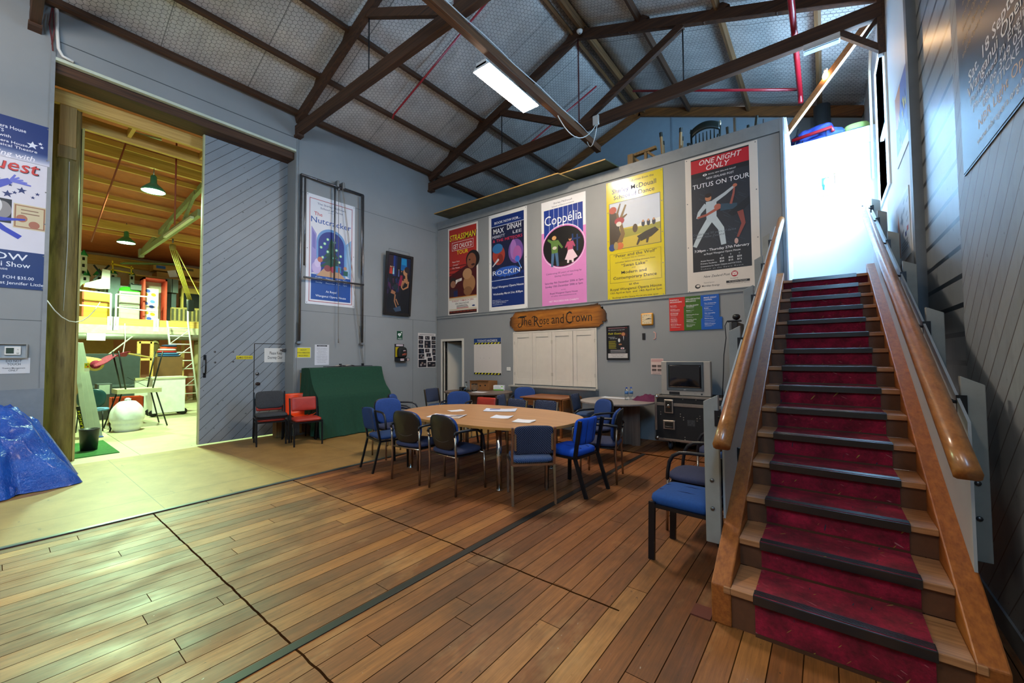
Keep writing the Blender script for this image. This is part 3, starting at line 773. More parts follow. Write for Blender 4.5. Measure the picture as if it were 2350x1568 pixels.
# ================================================================== STAIRCASE
GO, RI, Y0S, Z0S = 0.3113, 0.16594, 2.516, 0.2185
SX0, SX1 = -0.448, 0.455
def carpet_mat():
    m, t, p = newmat('red_fleck_carpet')
    v = t.pos()
    n = t.noise(v, 60, 4, 0.7); big = t.noise(v, 7, 4, 0.65)
    b = t.ramp(big, [(0.3, lin('#5a0618')), (0.55, lin('#960e30')), (0.75, lin('#b81640'))])
    b = t.mix(0.6, b, t.ramp(n, [(0.3, G(0.25)), (0.7, G(1))]), 'MULTIPLY')
    sp = t.add('ShaderNodeSeparateXYZ'); t.l.new(v, sp.inputs[0]); cb = t.add('ShaderNodeCombineXYZ'); t.l.new(sp.outputs[0], cb.inputs[0]); t.l.new(t.math('ADD', sp.outputs[1], sp.outputs[2]), cb.inputs[1])
    def flecks(rot, colr, thr, sc):
        r_ = t.add('ShaderNodeVectorRotate', rotation_type='Z_AXIS'); t.l.new(cb.outputs[0], r_.inputs['Vector']); r_.inputs['Angle'].default_value = rot
        mp = t.add('ShaderNodeMapping'); t.l.new(r_.outputs[0], mp.inputs[0]); mp.inputs['Scale'].default_value = (1, 0.14, 1); mp.inputs['Location'].default_value = (colr, colr*2, 0)
        q = t.add('ShaderNodeTexNoise'); t.l.new(mp.outputs[0], q.inputs['Vector']); q.inputs['Scale'].default_value = sc; q.inputs['Detail'].default_value = 1
        return t.ramp(q.outputs['Fac'], [(thr, G(0)), (thr+0.025, G(1))])
    b = t.mix(flecks(0.7, 1.3, 0.735, 62), b, lin('#9a8038'))
    b = t.mix(flecks(-1.1, 4.1, 0.73, 70), b, lin('#a86468'))
    b = t.mix(flecks(0.2, 7.7, 0.735, 60), b, lin('#1a2c3c'))
    t.l.new(b, p.inputs['Base Color']); p.inputs['Roughness'].default_value = 0.95
    p.inputs['Sheen Weight'].default_value = 0.0
    t.l.new(t.bump(n, 0.6, 0.006), p.inputs['Normal'])
    return m
CARPET = carpet_mat()
STRW = wood('stringer_timber', '#7c4218', '#a86228', 0.42, 1, 4, 0.35)
TREADW = wood('tread_timber', '#8a5a36', '#c08a5c', 0.38, 0, 5, 0.08)
RISERW = mat('riser_board', '#5e3a22', 0.6, var=0.12, scale=30)
NOSE = mat('black_rubber_nosing', '#16181b', 0.2, var=0.1, scale=20, spec=0.8)
RAILW = wood('handrail_timber', '#7c4a22', '#a86a36', 0.3, 1, 4, 0.03, 0.4)
PANELG = mat('balustrade_grey', '#a2a8ac', 0.38, var=0.04)
POSTG = mat('post_grey_paint', '#8b8c86', 0.5, var=0.08, scale=10)
st = thing('staircase', 'timber staircase with red carpet runner and black nosings climbing to the bright landing', 'staircase', (0, Y0S, 0))
def zl(y): return Z0S + y*RI/GO          # nosing line, local y
YT = 14*GO
for i in range(15):
    y, z = i*GO, Z0S + i*RI
    y1 = y + GO + 0.02 if i < 14 else y+0.06
    x0, x1 = (SX0-0.035, SX1+0.035) if i == 0 else (SX0, SX1)
    m = MB().box(SX0, SX1, y, y1, z-0.036, z)
    if i == 0: m.box(x0, SX0, y, y+0.012, z-0.036, z).box(SX1, x1, y, y+0.012, z-0.036, z)
    m.build('tread', TREADW, st, bevel=0.004)
    zb = 0 if i == 0 else z-RI
    MB().box(SX0, SX1, y+0.026, y+0.044, zb, z-0.036).build('riser', RISERW, st)
    # ribbed rubber nosing: lip, then raised ribs
    m = MB().box(-0.34, 0.345, y-0.012, y+0.052, z, z+0.007).box(-0.34, 0.345, y-0.014, y-0.002, z-0.040, z+0.006)
    for k in range(5): m.box(-0.338, 0.343, y+0.0005+k*0.0105, y+0.0055+k*0.0105, z+0.007, z+0.0105)
    m.build('nosing', NOSE, st, bevel=0.0015)
    MB().box(-0.335, 0.34, y+0.010, y+0.026, zb, zb+0.018).build('riser_trim', mat('brown_scotia', '#4a2d1c', 0.45), st)
# runner: one folded strip following risers and treads
prof = []
for i in range(15):
    y, z = i*GO, Z0S + i*RI; zb = 0 if i == 0 else z-RI
    prof += [(y+0.0185, zb+0.004), (y+0.0185, z-0.037), (y-0.004, z-0.036), (y-0.004, z+0.005)]
prof.append((14*GO+0.35, Z0S+14*RI+0.005))
m = MB()
vs = []; fs = []
for k, (y, z) in enumerate(prof): vs += [(-0.335, y, z), (0.34, y, z)]
for k in range(len(prof)-1): fs.append((2*k, 2*k+1, 2*k+3, 2*k+2))
m._add(vs, fs); m.build('carpet_runner', CARPET, st, solid=0.007)
# stringers
for nm, xa, xb in (('stringer', -0.548, SX0), ('stringer', SX1, 0.556)):
    m = MB(); e = YT + 0.22
    m.prism([(xa, 0.012, 0), (xa, 0.012, 0.215), (xa, e, zl(e)+0.035), (xa, e, zl(e)-0.30), (xa, 0.42, 0.0)], (xb-xa, 0, 0))
    m.build(nm, STRW, st, bevel=0.008)
MB().box(-0.66, -0.555, 0.0, 0.12, 0, 0.008).build('floor_plate', mat('red_oxide_plate', '#5c2a1e', 0.6), st)
# balustrades: grey panel, posts with slanted tops, brackets and rounded handrail
for s, xr, xp in ((-1, -0.47, -0.545), (1, 0.452, 0.545)):
    m = MB(); a, e = 0.42, YT + 0.30
    m.prism([(xp-0.006, a, zl(a)+0.0), (xp-0.006, a, zl(a)+0.72), (xp-0.006, e, zl(e)+0.72), (xp-0.006, e, zl(e))], (0.012, 0, 0))
    m.build('balustrade_panel', PANELG, st)
    ys = (0.36, 1.30, 2.16, 3.05, 3.96) if s < 0 else (0.62, 1.45, 2.38, 3.30, 4.20, 4.85)
    for k, py in enumerate(ys):
        xo = xp + s*0.012; top = zl(py)+0.83
        bot = zl(py)-0.24 if k else max(0.1, zl(py)-0.12)
        m = MB(); w = 0.088
        xi, xz = (xo, xo+s*w)
        m.prism([(xi, py, bot), (xi, py, top), (xz, py, top-0.045), (xz, py, bot)], (0, 0.045, 0))
        p = m.build('post', POSTG, st, bevel=0.004)
        q = MB(); hz = zl(py)+0.74
        q.tube([(xo-s*0.002, py-0.012, hz-0.05), (xo-s*0.03, py-0.012, hz-0.045), (xr, py-0.012, hz+0.005)], 0.009, 8)
        q.box(xo-0.02, xo+0.02, py-0.012, py-0.003, hz-0.11, hz-0.01)
        q.build('rail_bracket', BLACKM, p)
        q = MB()
        for zz in ((0.12, 0.30) if k == 0 else (-0.04,)): q.cyl((xo+s*0.045, py-0.008, bot+0.1+zz), (xo+s*0.045, py+0.002, bot+0.1+zz), 0.013, 8)
        q.build('bolt', STEELP, p)
    # handrail: half-round section swept along the slope
    a, e = -0.03, (YT + 0.62 if s < 0 else YT+0.1)
    sec = [(-0.042, -0.026), (-0.044, 0.0), (-0.036, 0.024), (-0.018, 0.038), (0, 0.042), (0.018, 0.038), (0.036, 0.024), (0.044, 0.0), (0.042, -0.026), (0.03, -0.034), (-0.03, -0.034)]
    m = MB(); n = len(sec); vs = []; fs = []
    N = 24
    for j in range(N+1):
        y = a + (e-a)*j/N
        for (dx, dz) in sec: vs.append((xr+dx, y-dz*0.47, zl(y)+0.80+dz*0.9))
    for j in range(N):
        for k in range(n): fs.append((j*n+k, j*n+(k+1) % n, (j+1)*n+(k+1) % n, (j+1)*n+k))
    fs.append(tuple(range(n))); fs.append(tuple(reversed(range(N*n, (N+1)*n))))
    m.smooth = True; m._add(vs, fs); m.build('handrail', RAILW, st)
# ================================================================== CHAIRS
def pad(m, cx, cy, cz, w, h, th, n=4.0, plane='xz', bend=0.0, taper=0.0, dome=0.25, N=36):
    """upholstered pad: superellipse outline, soft edge; plane 'xz' upright (thickness along y), 'xy' lying (thickness along z)"""
    rings = [(0.0, -0.5), (0.6, -0.5), (0.88, -0.46), (0.97, -0.3), (1.0, 0.0), (0.97, 0.3), (0.88, 0.46), (0.6, 0.5+dome*0.35), (0.0, 0.5+dome*0.5)]
    vs = []; fs = []
    for fr, d in rings:
        for k in range(N):
            t = 2*PI*k/N; c, s = math.cos(t), math.sin(t)
            a = math.copysign(abs(c)**(2/n), c)*fr; b = math.copysign(abs(s)**(2/n), s)*fr
            x = a*w/2*(1 + taper*b); y = b*h/2; q = d*th + bend*(x/(w/2))**2
            vs.append((cx+x, cy+q, cz+y) if plane == 'xz' else (cx+x, cy+y, cz+q))
    for i in range(len(rings)-1):
        for k in range(N): fs.append((i*N+k, i*N+(k+1) % N, (i+1)*N+(k+1) % N, (i+1)*N+k))
    sm = m.smooth; m.smooth = True; m._add(vs, fs); m.smooth = sm
    return m
def dots_mat(name, c1, c2, step=0.021, r=0.0023):
    m, t, p = newmat(name)
    v = t.coord(); 
    def cellp(k, ax):
        sp = t.add('ShaderNodeSeparateXYZ'); t.l.new(v, sp.inputs[0]); return sp.outputs[ax]
    x = t.math('ADD', cellp(0, 0), 5.0); q = t.math('ADD', t.math('ADD', cellp(0, 1), cellp(0, 2)), 5.0)
    def grid(o):
        a = t.math('SUBTRACT', t.math('MODULO', t.math('ADD', x, o), step), step/2); b = t.math('SUBTRACT', t.math('MODULO', t.math('ADD', q, o), step), step/2)
        return t.math('LESS_THAN', t.math('ADD', t.math('MULTIPLY', a, a), t.math('MULTIPLY', b, b)), r*r)
    g = t.math('MAXIMUM', grid(0), grid(step/2))
    n = t.noise(v, 40, 3)
    b = t.mix(0.4, lin(c1), t.ramp(n, [(0.3, G(0.6)), (0.7, G(1))]), 'MULTIPLY')
    t.l.new(t.mix(g, b, lin(c2)), p.inputs['Base Color']); p.inputs['Roughness'].default_value = 0.85
    return m
NAVY = mat('navy_wool', '#2c3350', 0.9, var=0.12, scale=60, bump=0.25, bscale=400)
NAVYB = mat('blue_wool', '#21407c', 0.9, var=0.12, scale=60, bump=0.25, bscale=400)
BRIGHT = mat('bright_blue_wool', '#0a4fc0', 0.9, var=0.10, scale=60, bump=0.25, bscale=400)
MIDBLUE = mat('mid_blue_wool', '#164788', 0.9, var=0.10, scale=60, bump=0.25, bscale=400)
DOTN = dots_mat('dotted_navy', '#1b2742', '#8f9ab4')
DOTB = dots_mat('dotted_blue', '#1f4170', '#9fb2cc')
REDV = mat('red_vinyl', '#a83022', 0.45, var=0.08, scale=12, bump=0.1, bscale=150)
ORNG = mat('orange_shell', '#f04a14', 0.35, var=0.05)
CHARC = mat('charcoal_wool', '#3a3c3f', 0.95, var=0.2, scale=80, bump=0.3, bscale=400)
LEGC = mat('worn_chrome', '#a89684', 0.25, 0.95, var=0.12, scale=20)
SHELLB = mat('black_back_shell', '#1a1815', 0.35, var=0.08)

def armchair(label, cat='chair', fab=NAVY, back=NAVYB, group=None):
    t = thing('armchair', label, cat, (0, 0, 0), 0, group)
    m = MB(); pad(m, 0, 0.0, 0.445, 0.47, 0.47, 0.055, 3.6, 'xy', bend=0.0, dome=0.5); m.build('seat', fab, t)
    m = MB(); pad(m, 0, 0.0, 0.405, 0.43, 0.42, 0.025, 4, 'xy', dome=0); m.build('seat_pan', BLACKP, t)
    R = Matrix.Translation((0, -0.225, 0.655)) @ Matrix.Rotation(math.radians(8), 4, 'X')
    m = MB(); m.T = R; pad(m, 0, 0.028, 0, 0.44, 0.39, 0.04, 3.0, 'xz', bend=0.035, taper=0.06, dome=0.3); m.build('backrest', back, t)
    m = MB(); m.T = R; pad(m, 0, -0.004, 0, 0.455, 0.405, 0.026, 3.0, 'xz', bend=0.035, taper=0.06, dome=0)
    m.T = None; pts = []
    for k in range(11):
        a = -0.12+0.024*k; q = Vector((a, -0.0185+0.035*(a/0.2275)**2, -0.10+1.9*a*a)); pts.append(R @ q)
    m.build('back_shell', SHELLB, t)
    MB().tube(pts, 0.0025, 5).build('shell_crease', mat('crease_grey', '#4a4640', 0.4), t)
    for s in (-1, 1):
        x = s*0.238
        MB().tube([(x, -0.215, 0), (x, -0.205, 0.34), (x, -0.212, 0.46), (x, -0.225, 0.655)], 0.0125, 10).build('leg', LEGC, t)
        MB().tube([(x, 0.215, 0), (x, 0.20, 0.44)], 0.0125, 10).build('leg', LEGC, t)
        m = MB().tube([(x, -0.235, 0.640), (x, -0.225, 0.675), (x, -0.13, 0.682), (x, 0.02, 0.680), (x, 0.10, 0.672), (x, 0.155, 0.640), (x, 0.185, 0.585), (x, 0.20, 0.50), (x, 0.205, 0.435)], 0.0155, 10)
        m.tube([(s*0.215, -0.222, 0.60), (x, -0.222, 0.60)], 0.013, 8)
        m.build('armrest', BLACKP, t)
    MB().tube([(-0.238, 0.19, 0.405), (0.238, 0.19, 0.405)], 0.011, 8).tube([(-0.238, -0.2, 0.405), (0.238, -0.2, 0.405)], 0.011, 8).build('crossbar', LEGC, t)
    return t
def side_chair(name, label, fab, backfab, leg, w=0.43, d=0.42, seat_t=0.06, bz=(0.50, 0.80), lw=0.024, ld=0.024, splay=0.10, nb=9, bend=0.03, seams=0, brk=False, group=None, dome=0.3, curve_top=False, bt=0.035, top=None):
    t = thing(name, label, 'chair', (0, 0, 0), 0, group)
    m = MB(); pad(m, 0, 0.01, 0.435, w, d, seat_t, 7, 'xy', dome=dome); m.build('seat', fab, t)
    R = Matrix.Translation((0, -d/2-0.005, (bz[0]+bz[1])/2)) @ Matrix.Rotation(math.radians(9), 4, 'X')
    h = bz[1]-bz[0]
    m = MB(); m.T = R; pad(m, 0, -0.01 if bend > 0 else 0.0, 0, w-0.03, h, bt, nb if not curve_top else 3.4, 'xz', bend=bend, dome=dome)
    b = m.build('backrest', backfab, t)
    if seams:
        m = MB(); m.T = R
        for k in range(seams):
            x = (w-0.03)*((k+1)/(seams+1)-0.5)
            for yy in (-0.01-bt*0.5-0.002, -0.01+bt*0.56+0.001):
                q = yy + bend*(x/((w-0.03)/2))**2
                m.tube([(x, q, -h*0.44), (x, q, h*0.44)], 0.003, 4)
        m.build('seam', mat('seam_dark', '#0a1e50', 0.9), b)
        m = MB()
        x0 = 0.01
        for k in range(seams):
            x = w*((k+1)/(seams+1)-0.5); m.tube([(x, -d*0.42, 0.4355+seat_t*0.5), (x, 0, 0.437+seat_t*0.62), (x, d*0.45, 0.4355+seat_t*0.5)], 0.0028, 4)
        m.build('seam', MATS['seam_dark'], t.children[0])
    tp = top or bz[1]-0.02
    for s in (-1, 1):
        x = s*(w/2+0.002)
        m = MB().beam((x, -d/2-splay, 0.0), (x, -d/2+0.02, 0.40), lw, ld, (0, 1, 0)).beam((x, -d/2+0.02, 0.385), (x, -d/2-0.055, tp), lw, ld, (0, 1, 0))
        m.build('leg', leg, t)
        MB().beam((x, d/2-0.01, 0.0), (x, d/2-0.02, 0.42), lw, ld, (0, 1, 0)).build('leg', leg, t)
        MB().beam((x, -d/2+0.01, 0.395), (x, d/2-0.01, 0.395), lw*0.9, 0.024).build('side_rail', leg, t)
        if brk:
            q = Matrix.Translation((0, 0, 0)); MB().rbox(x-s*0.03-0.012, x-s*0.03+0.012, -d/2-0.055, -d/2-0.045, bz[0]+0.05, bz[1]-0.05, 0.006).build('back_bracket', leg, t)
    MB().beam((-w/2, d/2-0.015, 0.395), (w/2, d/2-0.015, 0.395), 0.022, 0.024).beam((-w/2, -d/2+0.015, 0.395), (w/2, -d/2+0.015, 0.395), 0.022, 0.024).build('cross_rail', leg, t)
    return t
def face(o, x, y, fx, fy, z=0.0):
    """put a chair so that it faces the direction (fx, fy)"""
    o.location = (x, y, z); o.rotation_euler = (0, 0, math.atan2(-fx, fy)); return o
def put(o, label, x, y, fx, fy, group=None, z=0.0):
    return dup(o, label, (x, y, z), math.atan2(-fx, fy), group)
GA = 'armchairs round the meeting table'
A = face(armchair('navy armchair with black shell back, right of the two seen from behind', group=GA), -3.375, 3.31, 0.09, 1.0)
put(A, 'navy armchair with black shell back, left of the two seen from behind', -4.03, 3.29, -0.08, 1.0)
put(A, 'blue armchair at the left end of the oval table, front of its back showing', -5.27, 3.82, 0.97, -0.12)
put(A, 'dark armchair behind the left end armchair, backing on to the green cloth', -5.85, 4.45, 0.75, 0.62)
put(A, 'blue armchair behind the far left of the oval table, left of the red chair', -5.33, 5.18, 0.42, -0.9)
put(A, 'navy armchair between the left grey table and the brown table', -4.88, 6.66, 0.45, -0.89)
put(A, 'blue armchair at the far right corner of the oval table', -2.72, 5.42, -0.55, -0.84)
put(A, 'armchair turned sideways at the right end of the table, behind the bright blue chair', -2.22, 4.66, -0.97, -0.25)
put(A, 'armchair with long black arms under the stairs, behind the near blue chair', -0.90, 3.83, -1.0, 0.0, 'armchairs stored beside the stairs')
put(A, 'armchair with long black arms under the stairs, by the black road case', -0.92, 4.95, -1.0, 0.0, 'armchairs stored beside the stairs')
D = face(side_chair('side_chair', 'dotted navy chair with brownish metal frame at the front right of the table', DOTB, DOTN, LEGC, brk=True, bend=-0.03, splay=0.03, group='dotted chairs'), -2.52, 3.55, -0.70, 0.71)
put(D, 'dotted navy chair across the table, directly left of the brown table', -4.06, 5.07, -0.10, -1.0)
put(D, 'dotted navy chair across the table, in front of the brown table', -3.52, 5.15, 0.02, -1.0)
put(D, 'dotted chair turned sideways near the grey oval table', -4.50, 5.85, 0.95, 0.32)
put(D, 'dark chair tucked behind the left edge of the round grey table', -3.46, 6.72, 0.97, 0.15)
put(D, 'dark low-backed chair by the open doorway, behind the left armchair', -6.72, 6.08, 1.0, 0.1)
C = face(side_chair('side_chair', 'bright blue quilted chair with black frame at the right end of the table', BRIGHT, BRIGHT, BLACKM, w=0.44, d=0.42, seat_t=0.085, bz=(0.52, 0.82), lw=0.022, ld=0.04, splay=0.12, bend=0.05, seams=2, nb=6, bt=0.045, group='blue chairs with black frames'), -2.32, 4.10, -0.99, 0.10)
c2 = face(side_chair('side_chair', 'mid blue chair with black legs beside the staircase posts, nearest the viewer', MIDBLUE, MIDBLUE, BLACKM, w=0.43, d=0.44, seat_t=0.085, bz=(0.50, 0.83), lw=0.024, ld=0.045, splay=0.14, bend=0.02, seams=2, nb=7, bt=0.05, group='blue chairs with black frames'), -0.83, 3.225, -1.0, 0.06)
c3 = face(side_chair('side_chair', 'dark blue chair with thin black legs left of the navy armchairs', mat('deep_blue_wool', '#173766', 0.9, var=0.1, scale=60), MATS['deep_blue_wool'], BLACKM, w=0.42, d=0.42, seat_t=0.06, bz=(0.52, 0.83), splay=0.08, bend=-0.05, nb=6, group='blue chairs with black frames'), -4.79, 3.37, 0.20, 0.98)
R_ = face(side_chair('side_chair', 'red vinyl chair with black frame standing before the green cloth', REDV, REDV, BLACKM, w=0.43, d=0.40, seat_t=0.06, bz=(0.555, 0.80), bend=0.0, nb=14, splay=0.06, group='red vinyl chairs'), -7.19, 3.40, 0.97, -0.24)
put(R_, 'red vinyl chair across the table, between a blue armchair and a dotted chair', -4.58, 4.98, 0.05, -1.0)
r2 = put(R_, 'red vinyl chair underneath the charcoal chair by the sliding door', -7.72, 3.03, 0.97, -0.26)
K = face(side_chair('side_chair', 'charcoal fabric chair stacked on a red chair by the sliding door', CHARC, CHARC, BLACKM, w=0.47, d=0.43, seat_t=0.055, bz=(0.52, 0.83), bend=0.03, splay=0.10, nb=5, bt=0.04, group=None), -7.72, 3.03, 0.97, -0.26, 0.075)
K.location.x += 0.03
# orange moulded shell chair, sideways behind the red one
t = thing('shell_chair', 'orange plastic shell chair pushed in behind the red vinyl chair', 'chair', (-7.66, 3.50, 0), math.atan2(-0.97, -0.10))
def shell(u, v):
    x = (u-0.5)*0.44
    s = v*0.92
    if s < 0.40: y, z = 0.22-s, 0.43-0.02*math.sin(s/0.4*PI)
    elif s < 0.52: a = (s-0.40)/0.12*PI/2*0.9; y, z = -0.18-0.08*math.sin(a), 0.43+0.08*(1-math.cos(a))
    else: y, z = -0.26-0.12*(s-0.52), 0.505+(s-0.52)*0.80
    e = abs(u-0.5)*2; lift = 0.07*e**3 if s < 0.5 else 0.0
    return (x*(1-0.10*max(0, v-0.7)), y + (0.06*e**2 if s >= 0.45 else 0), z+lift)
m = MB(); m.smooth = True; m.grid(shell, 14, 22); m.build('shell', ORNG, t, solid=0.006)
for s in (-1, 1):
    MB().tube([(s*0.20, -0.26, 0), (s*0.15, -0.10, 0.41)], 0.011, 8).build('leg', BLACKM, t)
    MB().tube([(s*0.20, 0.20, 0), (s*0.15, 0.10, 0.41)], 0.011, 8).build('leg', BLACKM, t)
# ================================================================== TABLES AND WHAT STANDS ON THEM
def superell(cx, cy, a, b, n, N=72):
    out = []
    for k in range(N):
        t = 2*PI*k/N; c, s = math.cos(t), math.sin(t)
        out.append((cx+a*math.copysign(abs(c)**(2/n), c), cy+b*math.copysign(abs(s)**(2/n), s)))
    return out
BEECH = wood('beech_veneer', '#b07a48', '#c99660', 0.32, 0, 3, 0.02, 0.2)
GREYOAK = wood('grey_oak_veneer', '#5a4a40', '#7a675a', 0.42, 0, 3, 0.04)
GREYOAKZ = wood('grey_oak_upright', '#57453a', '#7c6757', 0.45, 2, 3, 0.04)
HONEY = wood('honey_table', '#7a4420', '#a4632f', 0.35, 0, 4, 0.05, 0.2)
t = thing('meeting_table', 'large oval beech meeting table on chrome tube legs', 'table', (-3.61, 4.096, 0))
P = superell(0, 0, 1.313, 0.815, 2.6)
MB().prism([(x, y, 0.705) for x, y in P], (0, 0, 0.026)).build('tabletop', BEECH, t, bevel=0.004)
m = MB(); n = len(P); vs = [(x*1.003, y*1.004, z) for z in (0.702, 0.729) for x, y in P]
m._add(vs, [(k, (k+1) % n, n+(k+1) % n, n+k) for k in range(n)]); m.smooth = True
m.build('edge_band', mat('edge_band_beech', '#b5803f', 0.35), t, solid=0.002)
for x, y in ((-0.86, -0.58), (0.69, -0.58), (-0.86, 0.50), (0.69, 0.50)):
    o = MB().cyl((x, y, 0.0), (x, y, 0.70), 0.031, 20).build('leg', CHROME, t)
    MB().lathe([(0.034, 0), (0.034, 0.012), (0.031, 0.016)], (x, y, 0), 20).build('foot_cap', CHROME, o)
MB().box(-0.86, 0.69, -0.02, 0.02, 0.63, 0.70).box(-0.88, -0.84, -0.58, 0.5, 0.64, 0.70).box(0.67, 0.71, -0.58, 0.5, 0.64, 0.70).build('under_frame', mat('frame_grey', '#6e7276', 0.4, 0.5), t)
ZT = 0.7315
def sheetpile(label, cx, cy, w, d, rot, n=1, hexc='#e8e8ea', cat='papers', name='paper_sheet', z=ZT, curl=0.004, pics=None, gap=0.0007):
    t = thing(name, label, cat, (cx, cy, z), rot)
    for i in range(n):
        m = MB(); dz = i*gap; r = (random.random()-0.5)*0.12 if i else 0.0; ox, oy = ((random.random()-.5)*0.02, (random.random()-.5)*0.02) if i else (0, 0)
        def fn(u, v):
            x, y = (u-0.5)*w, (v-0.5)*d
            return (ox+x*math.cos(r)-y*math.sin(r), oy+x*math.sin(r)+y*math.cos(r), 0.0006+dz+curl*(abs(u-0.5)*2)**3*(0.4+0.6*v))
        m.grid(fn, 8, 4); m.build('sheet', ink(hexc), t, solid=0.0004)
    if pics: 
        m = MB()
        for (u0, v0, u1, v1, hx) in pics:
            zz = 0.0016+n*gap
            m.use(ink(hx)); f2 = lambda u, v: ((u-0.5)*w, (v-0.5)*d, zz+curl*(abs(u-0.5)*2)**3*(0.4+0.6*v))
            m.grid(lambda a, b: f2(u0+(u1-u0)*a, v0+(v1-v0)*b), 6, 2)
        m.build('printed_picture', None, t, recalc=False)
    return t
sheetpile('open magazine spread with pictures on the oval table', -3.86, 3.61, 0.44, 0.28, 0.40, 2, '#dcd9da', 'magazine', 'magazine', curl=0.012, pics=[(0.06, .3, .2, .85, '#8c7350'), (.2, .45, .34, .9, '#5a4a44'), (.36, .1, .47, .5, '#b9aa98'), (.55, .25, .7, .8, '#9a8a84'), (.7, .5, .92, .9, '#6e6a72'), (.74, .1, .93, .4, '#c2a888')])
sheetpile('single white sheet near the left end of the oval table', -4.16, 4.06, 0.21, 0.16, 1.2, 1)
f = sheetpile('open folder of loose papers at the back of the oval table', -3.66, 4.45, 0.44, 0.27, 0.55, 4, '#d6dbea', 'papers', 'paper_folder', curl=0.010, gap=0.0015)
MB().tube([(-0.16, 0.02, 0.012), (-0.02, 0.04, 0.014)], 0.004, 8).tube([(-0.02, 0.04, 0.014), (-0.006, 0.043, 0.014)], [0.003, 0.0005], 8).build('pen', mat('blue_pen', '#1c4fa0', 0.3), f)
sheetpile('white paper lying at the middle of the oval table', -3.25, 3.97, 0.24, 0.21, 0.35, 3, '#e6e8f0', curl=0.008)
sheetpile('white pad of paper nearest the right end of the oval table', -2.82, 3.86, 0.22, 0.21, 0.25, 5, '#eceaea', curl=0.006, gap=0.0012)
# ---- grey oval table at the left, before the open doorway
def pedestal_table(label, cx, cy, a, b, rot, n=2.2, top=GREYOAK, planks=((0, 0.30, 0.0), (0.0, 0.30, PI/2))):
    t = thing('oval_table', label, 'table', (cx, cy, 0), rot)
    MB().prism([(x, y, 0.712) for x, y in superell(0, 0, a, b, n)], (0, 0, 0.028)).build('tabletop', top, t, bevel=0.004)
    for i, (x0, L, r) in enumerate(planks):
        m = MB(); m.T = Matrix.Translation((x0, 0, 0)) @ Matrix.Rotation(r, 4, 'Z')
        m.prism([(-L, -0.014, 0), (-L*0.66, -0.014, 0), (-L*0.6, -0.014, 0.014), (L*0.6, -0.014, 0.014), (L*0.66, -0.014, 0), (L, -0.014, 0), (L, -0.014, 0.711), (-L, -0.014, 0.711)], (0, 0.028, 0))
        m.build('plank_leg', GREYOAKZ, t)
    return t
pedestal_table('grey-brown oval table by the open doorway, with glasses and a cardboard box', -6.00, 6.52, 0.78, 0.58, 0.12, 2.3, planks=((0, 0.50, 0.0), (-0.3, 0.26, PI/2), (0.3, 0.26, PI/2)))
pedestal_table('round grey oak table on crossed plank legs beside the black road case', -2.81, 6.53, 0.61, 0.62, 0.0, 2.1, wood('grey_table_top', '#8a8078', '#a0968e', 0.35, 0, 3, 0.02, 0.1), planks=((0.0, 0.36, 0.28), (0.0, 0.30, -1.2)))
ZG = 0.7405
CARD = mat('cardboard', '#8c5a2c', 0.8, var=0.08, scale=8)
t = thing('cardboard_box', 'brown cardboard box with hand holes on the grey oval table', 'box', (-6.20, 6.93, ZG), 0.16)
m = MB(); W, D, H, k = 0.25, 0.19, 0.20, 0.005
m.box(-W, W, -D, -D+k, 0, H).box(-W, W, D-k, D, 0, H).box(-W, -W+k, -D+k, D-k, 0, H).box(W-k, W, -D+k, D-k, 0, H).box(-W, W, -D, D, 0, k)
m.build('carton', CARD, t)
m = MB()
for x, z in ((0.03, 0.10), (0.16, 0.11)): m.prism([(x+0.022*math.cos(a), -D-0.001, z+0.016*math.sin(a)) for a in [i*PI/5 for i in range(10)]], (0, 0.002, 0))
m.build('hand_hole', DARKM, t)
MB().prism([(-W, -D, H), (W, -D, H), (W, -D-0.03, H+0.012), (-W, -D-0.03, H+0.012)], (0, 0, 0.004)).build('flap', CARD, t)
t = thing('tray', 'dark round tray of glassware on the grey oval table', 'tray', (-6.22, 6.34, ZG))
MB().lathe([(0.0, 0.0), (0.15, 0.0), (0.165, 0.014), (0.158, 0.014), (0.148, 0.005), (0.0, 0.005)], n=32).build('dish', BLACKP, t)
GL = glass('clear_glass', '#eef4f2', 0.02)
def tumbler(label, x, y, z, r=0.032, h=0.085):
    t = thing('drinking_glass', label, 'glass', (x, y, z), 0, 'tumblers on the tray')
    MB().lathe([(0.0, 0.0), (r*0.86, 0.0), (r, h), (r-0.003, h), (r*0.86-0.003, 0.008), (0.0, 0.008)], n=20).build('tumbler', GL, t); return t
for i, (x, y) in enumerate(((-6.31, 6.30), (-6.24, 6.24), (-6.16, 6.26), (-6.30, 6.38))):
    tumbler('clear tumbler standing on the dark tray round the decanter', x, y, ZG+0.0055)
t = thing('decanter', 'clear glass decanter with tall neck on the dark tray', 'decanter', (-6.20, 6.36, ZG+0.0055))
MB().lathe([(0.0, 0.0), (0.05, 0.0), (0.053, 0.04), (0.04, 0.08), (0.018, 0.12), (0.015, 0.17), (0.024, 0.20), (0.021, 0.20), (0.012, 0.17), (0.015, 0.12), (0.036, 0.08), (0.049, 0.04), (0.046, 0.008), (0.0, 0.008)], n=24).build('body', GL, t)
t = thing('glass_jug', 'stubby glass jug with handle right of the tray', 'jug', (-6.05, 6.46, ZG))
MB().lathe([(0.0, 0.0), (0.05, 0.0), (0.066, 0.05), (0.062, 0.14), (0.068, 0.165), (0.064, 0.165), (0.058, 0.14), (0.061, 0.05), (0.046, 0.01), (0.0, 0.01)], n=24).build('body', GL, t)
MB().tube([(0.06, 0, 0.14), (0.10, 0, 0.13), (0.105, 0, 0.08), (0.064, 0, 0.05)], 0.007, 8).build('handle', GL, t)
sheetpile('white paper on the grey oval table before the jug', -5.80, 6.36, 0.30, 0.21, 0.2, 2, z=ZG)
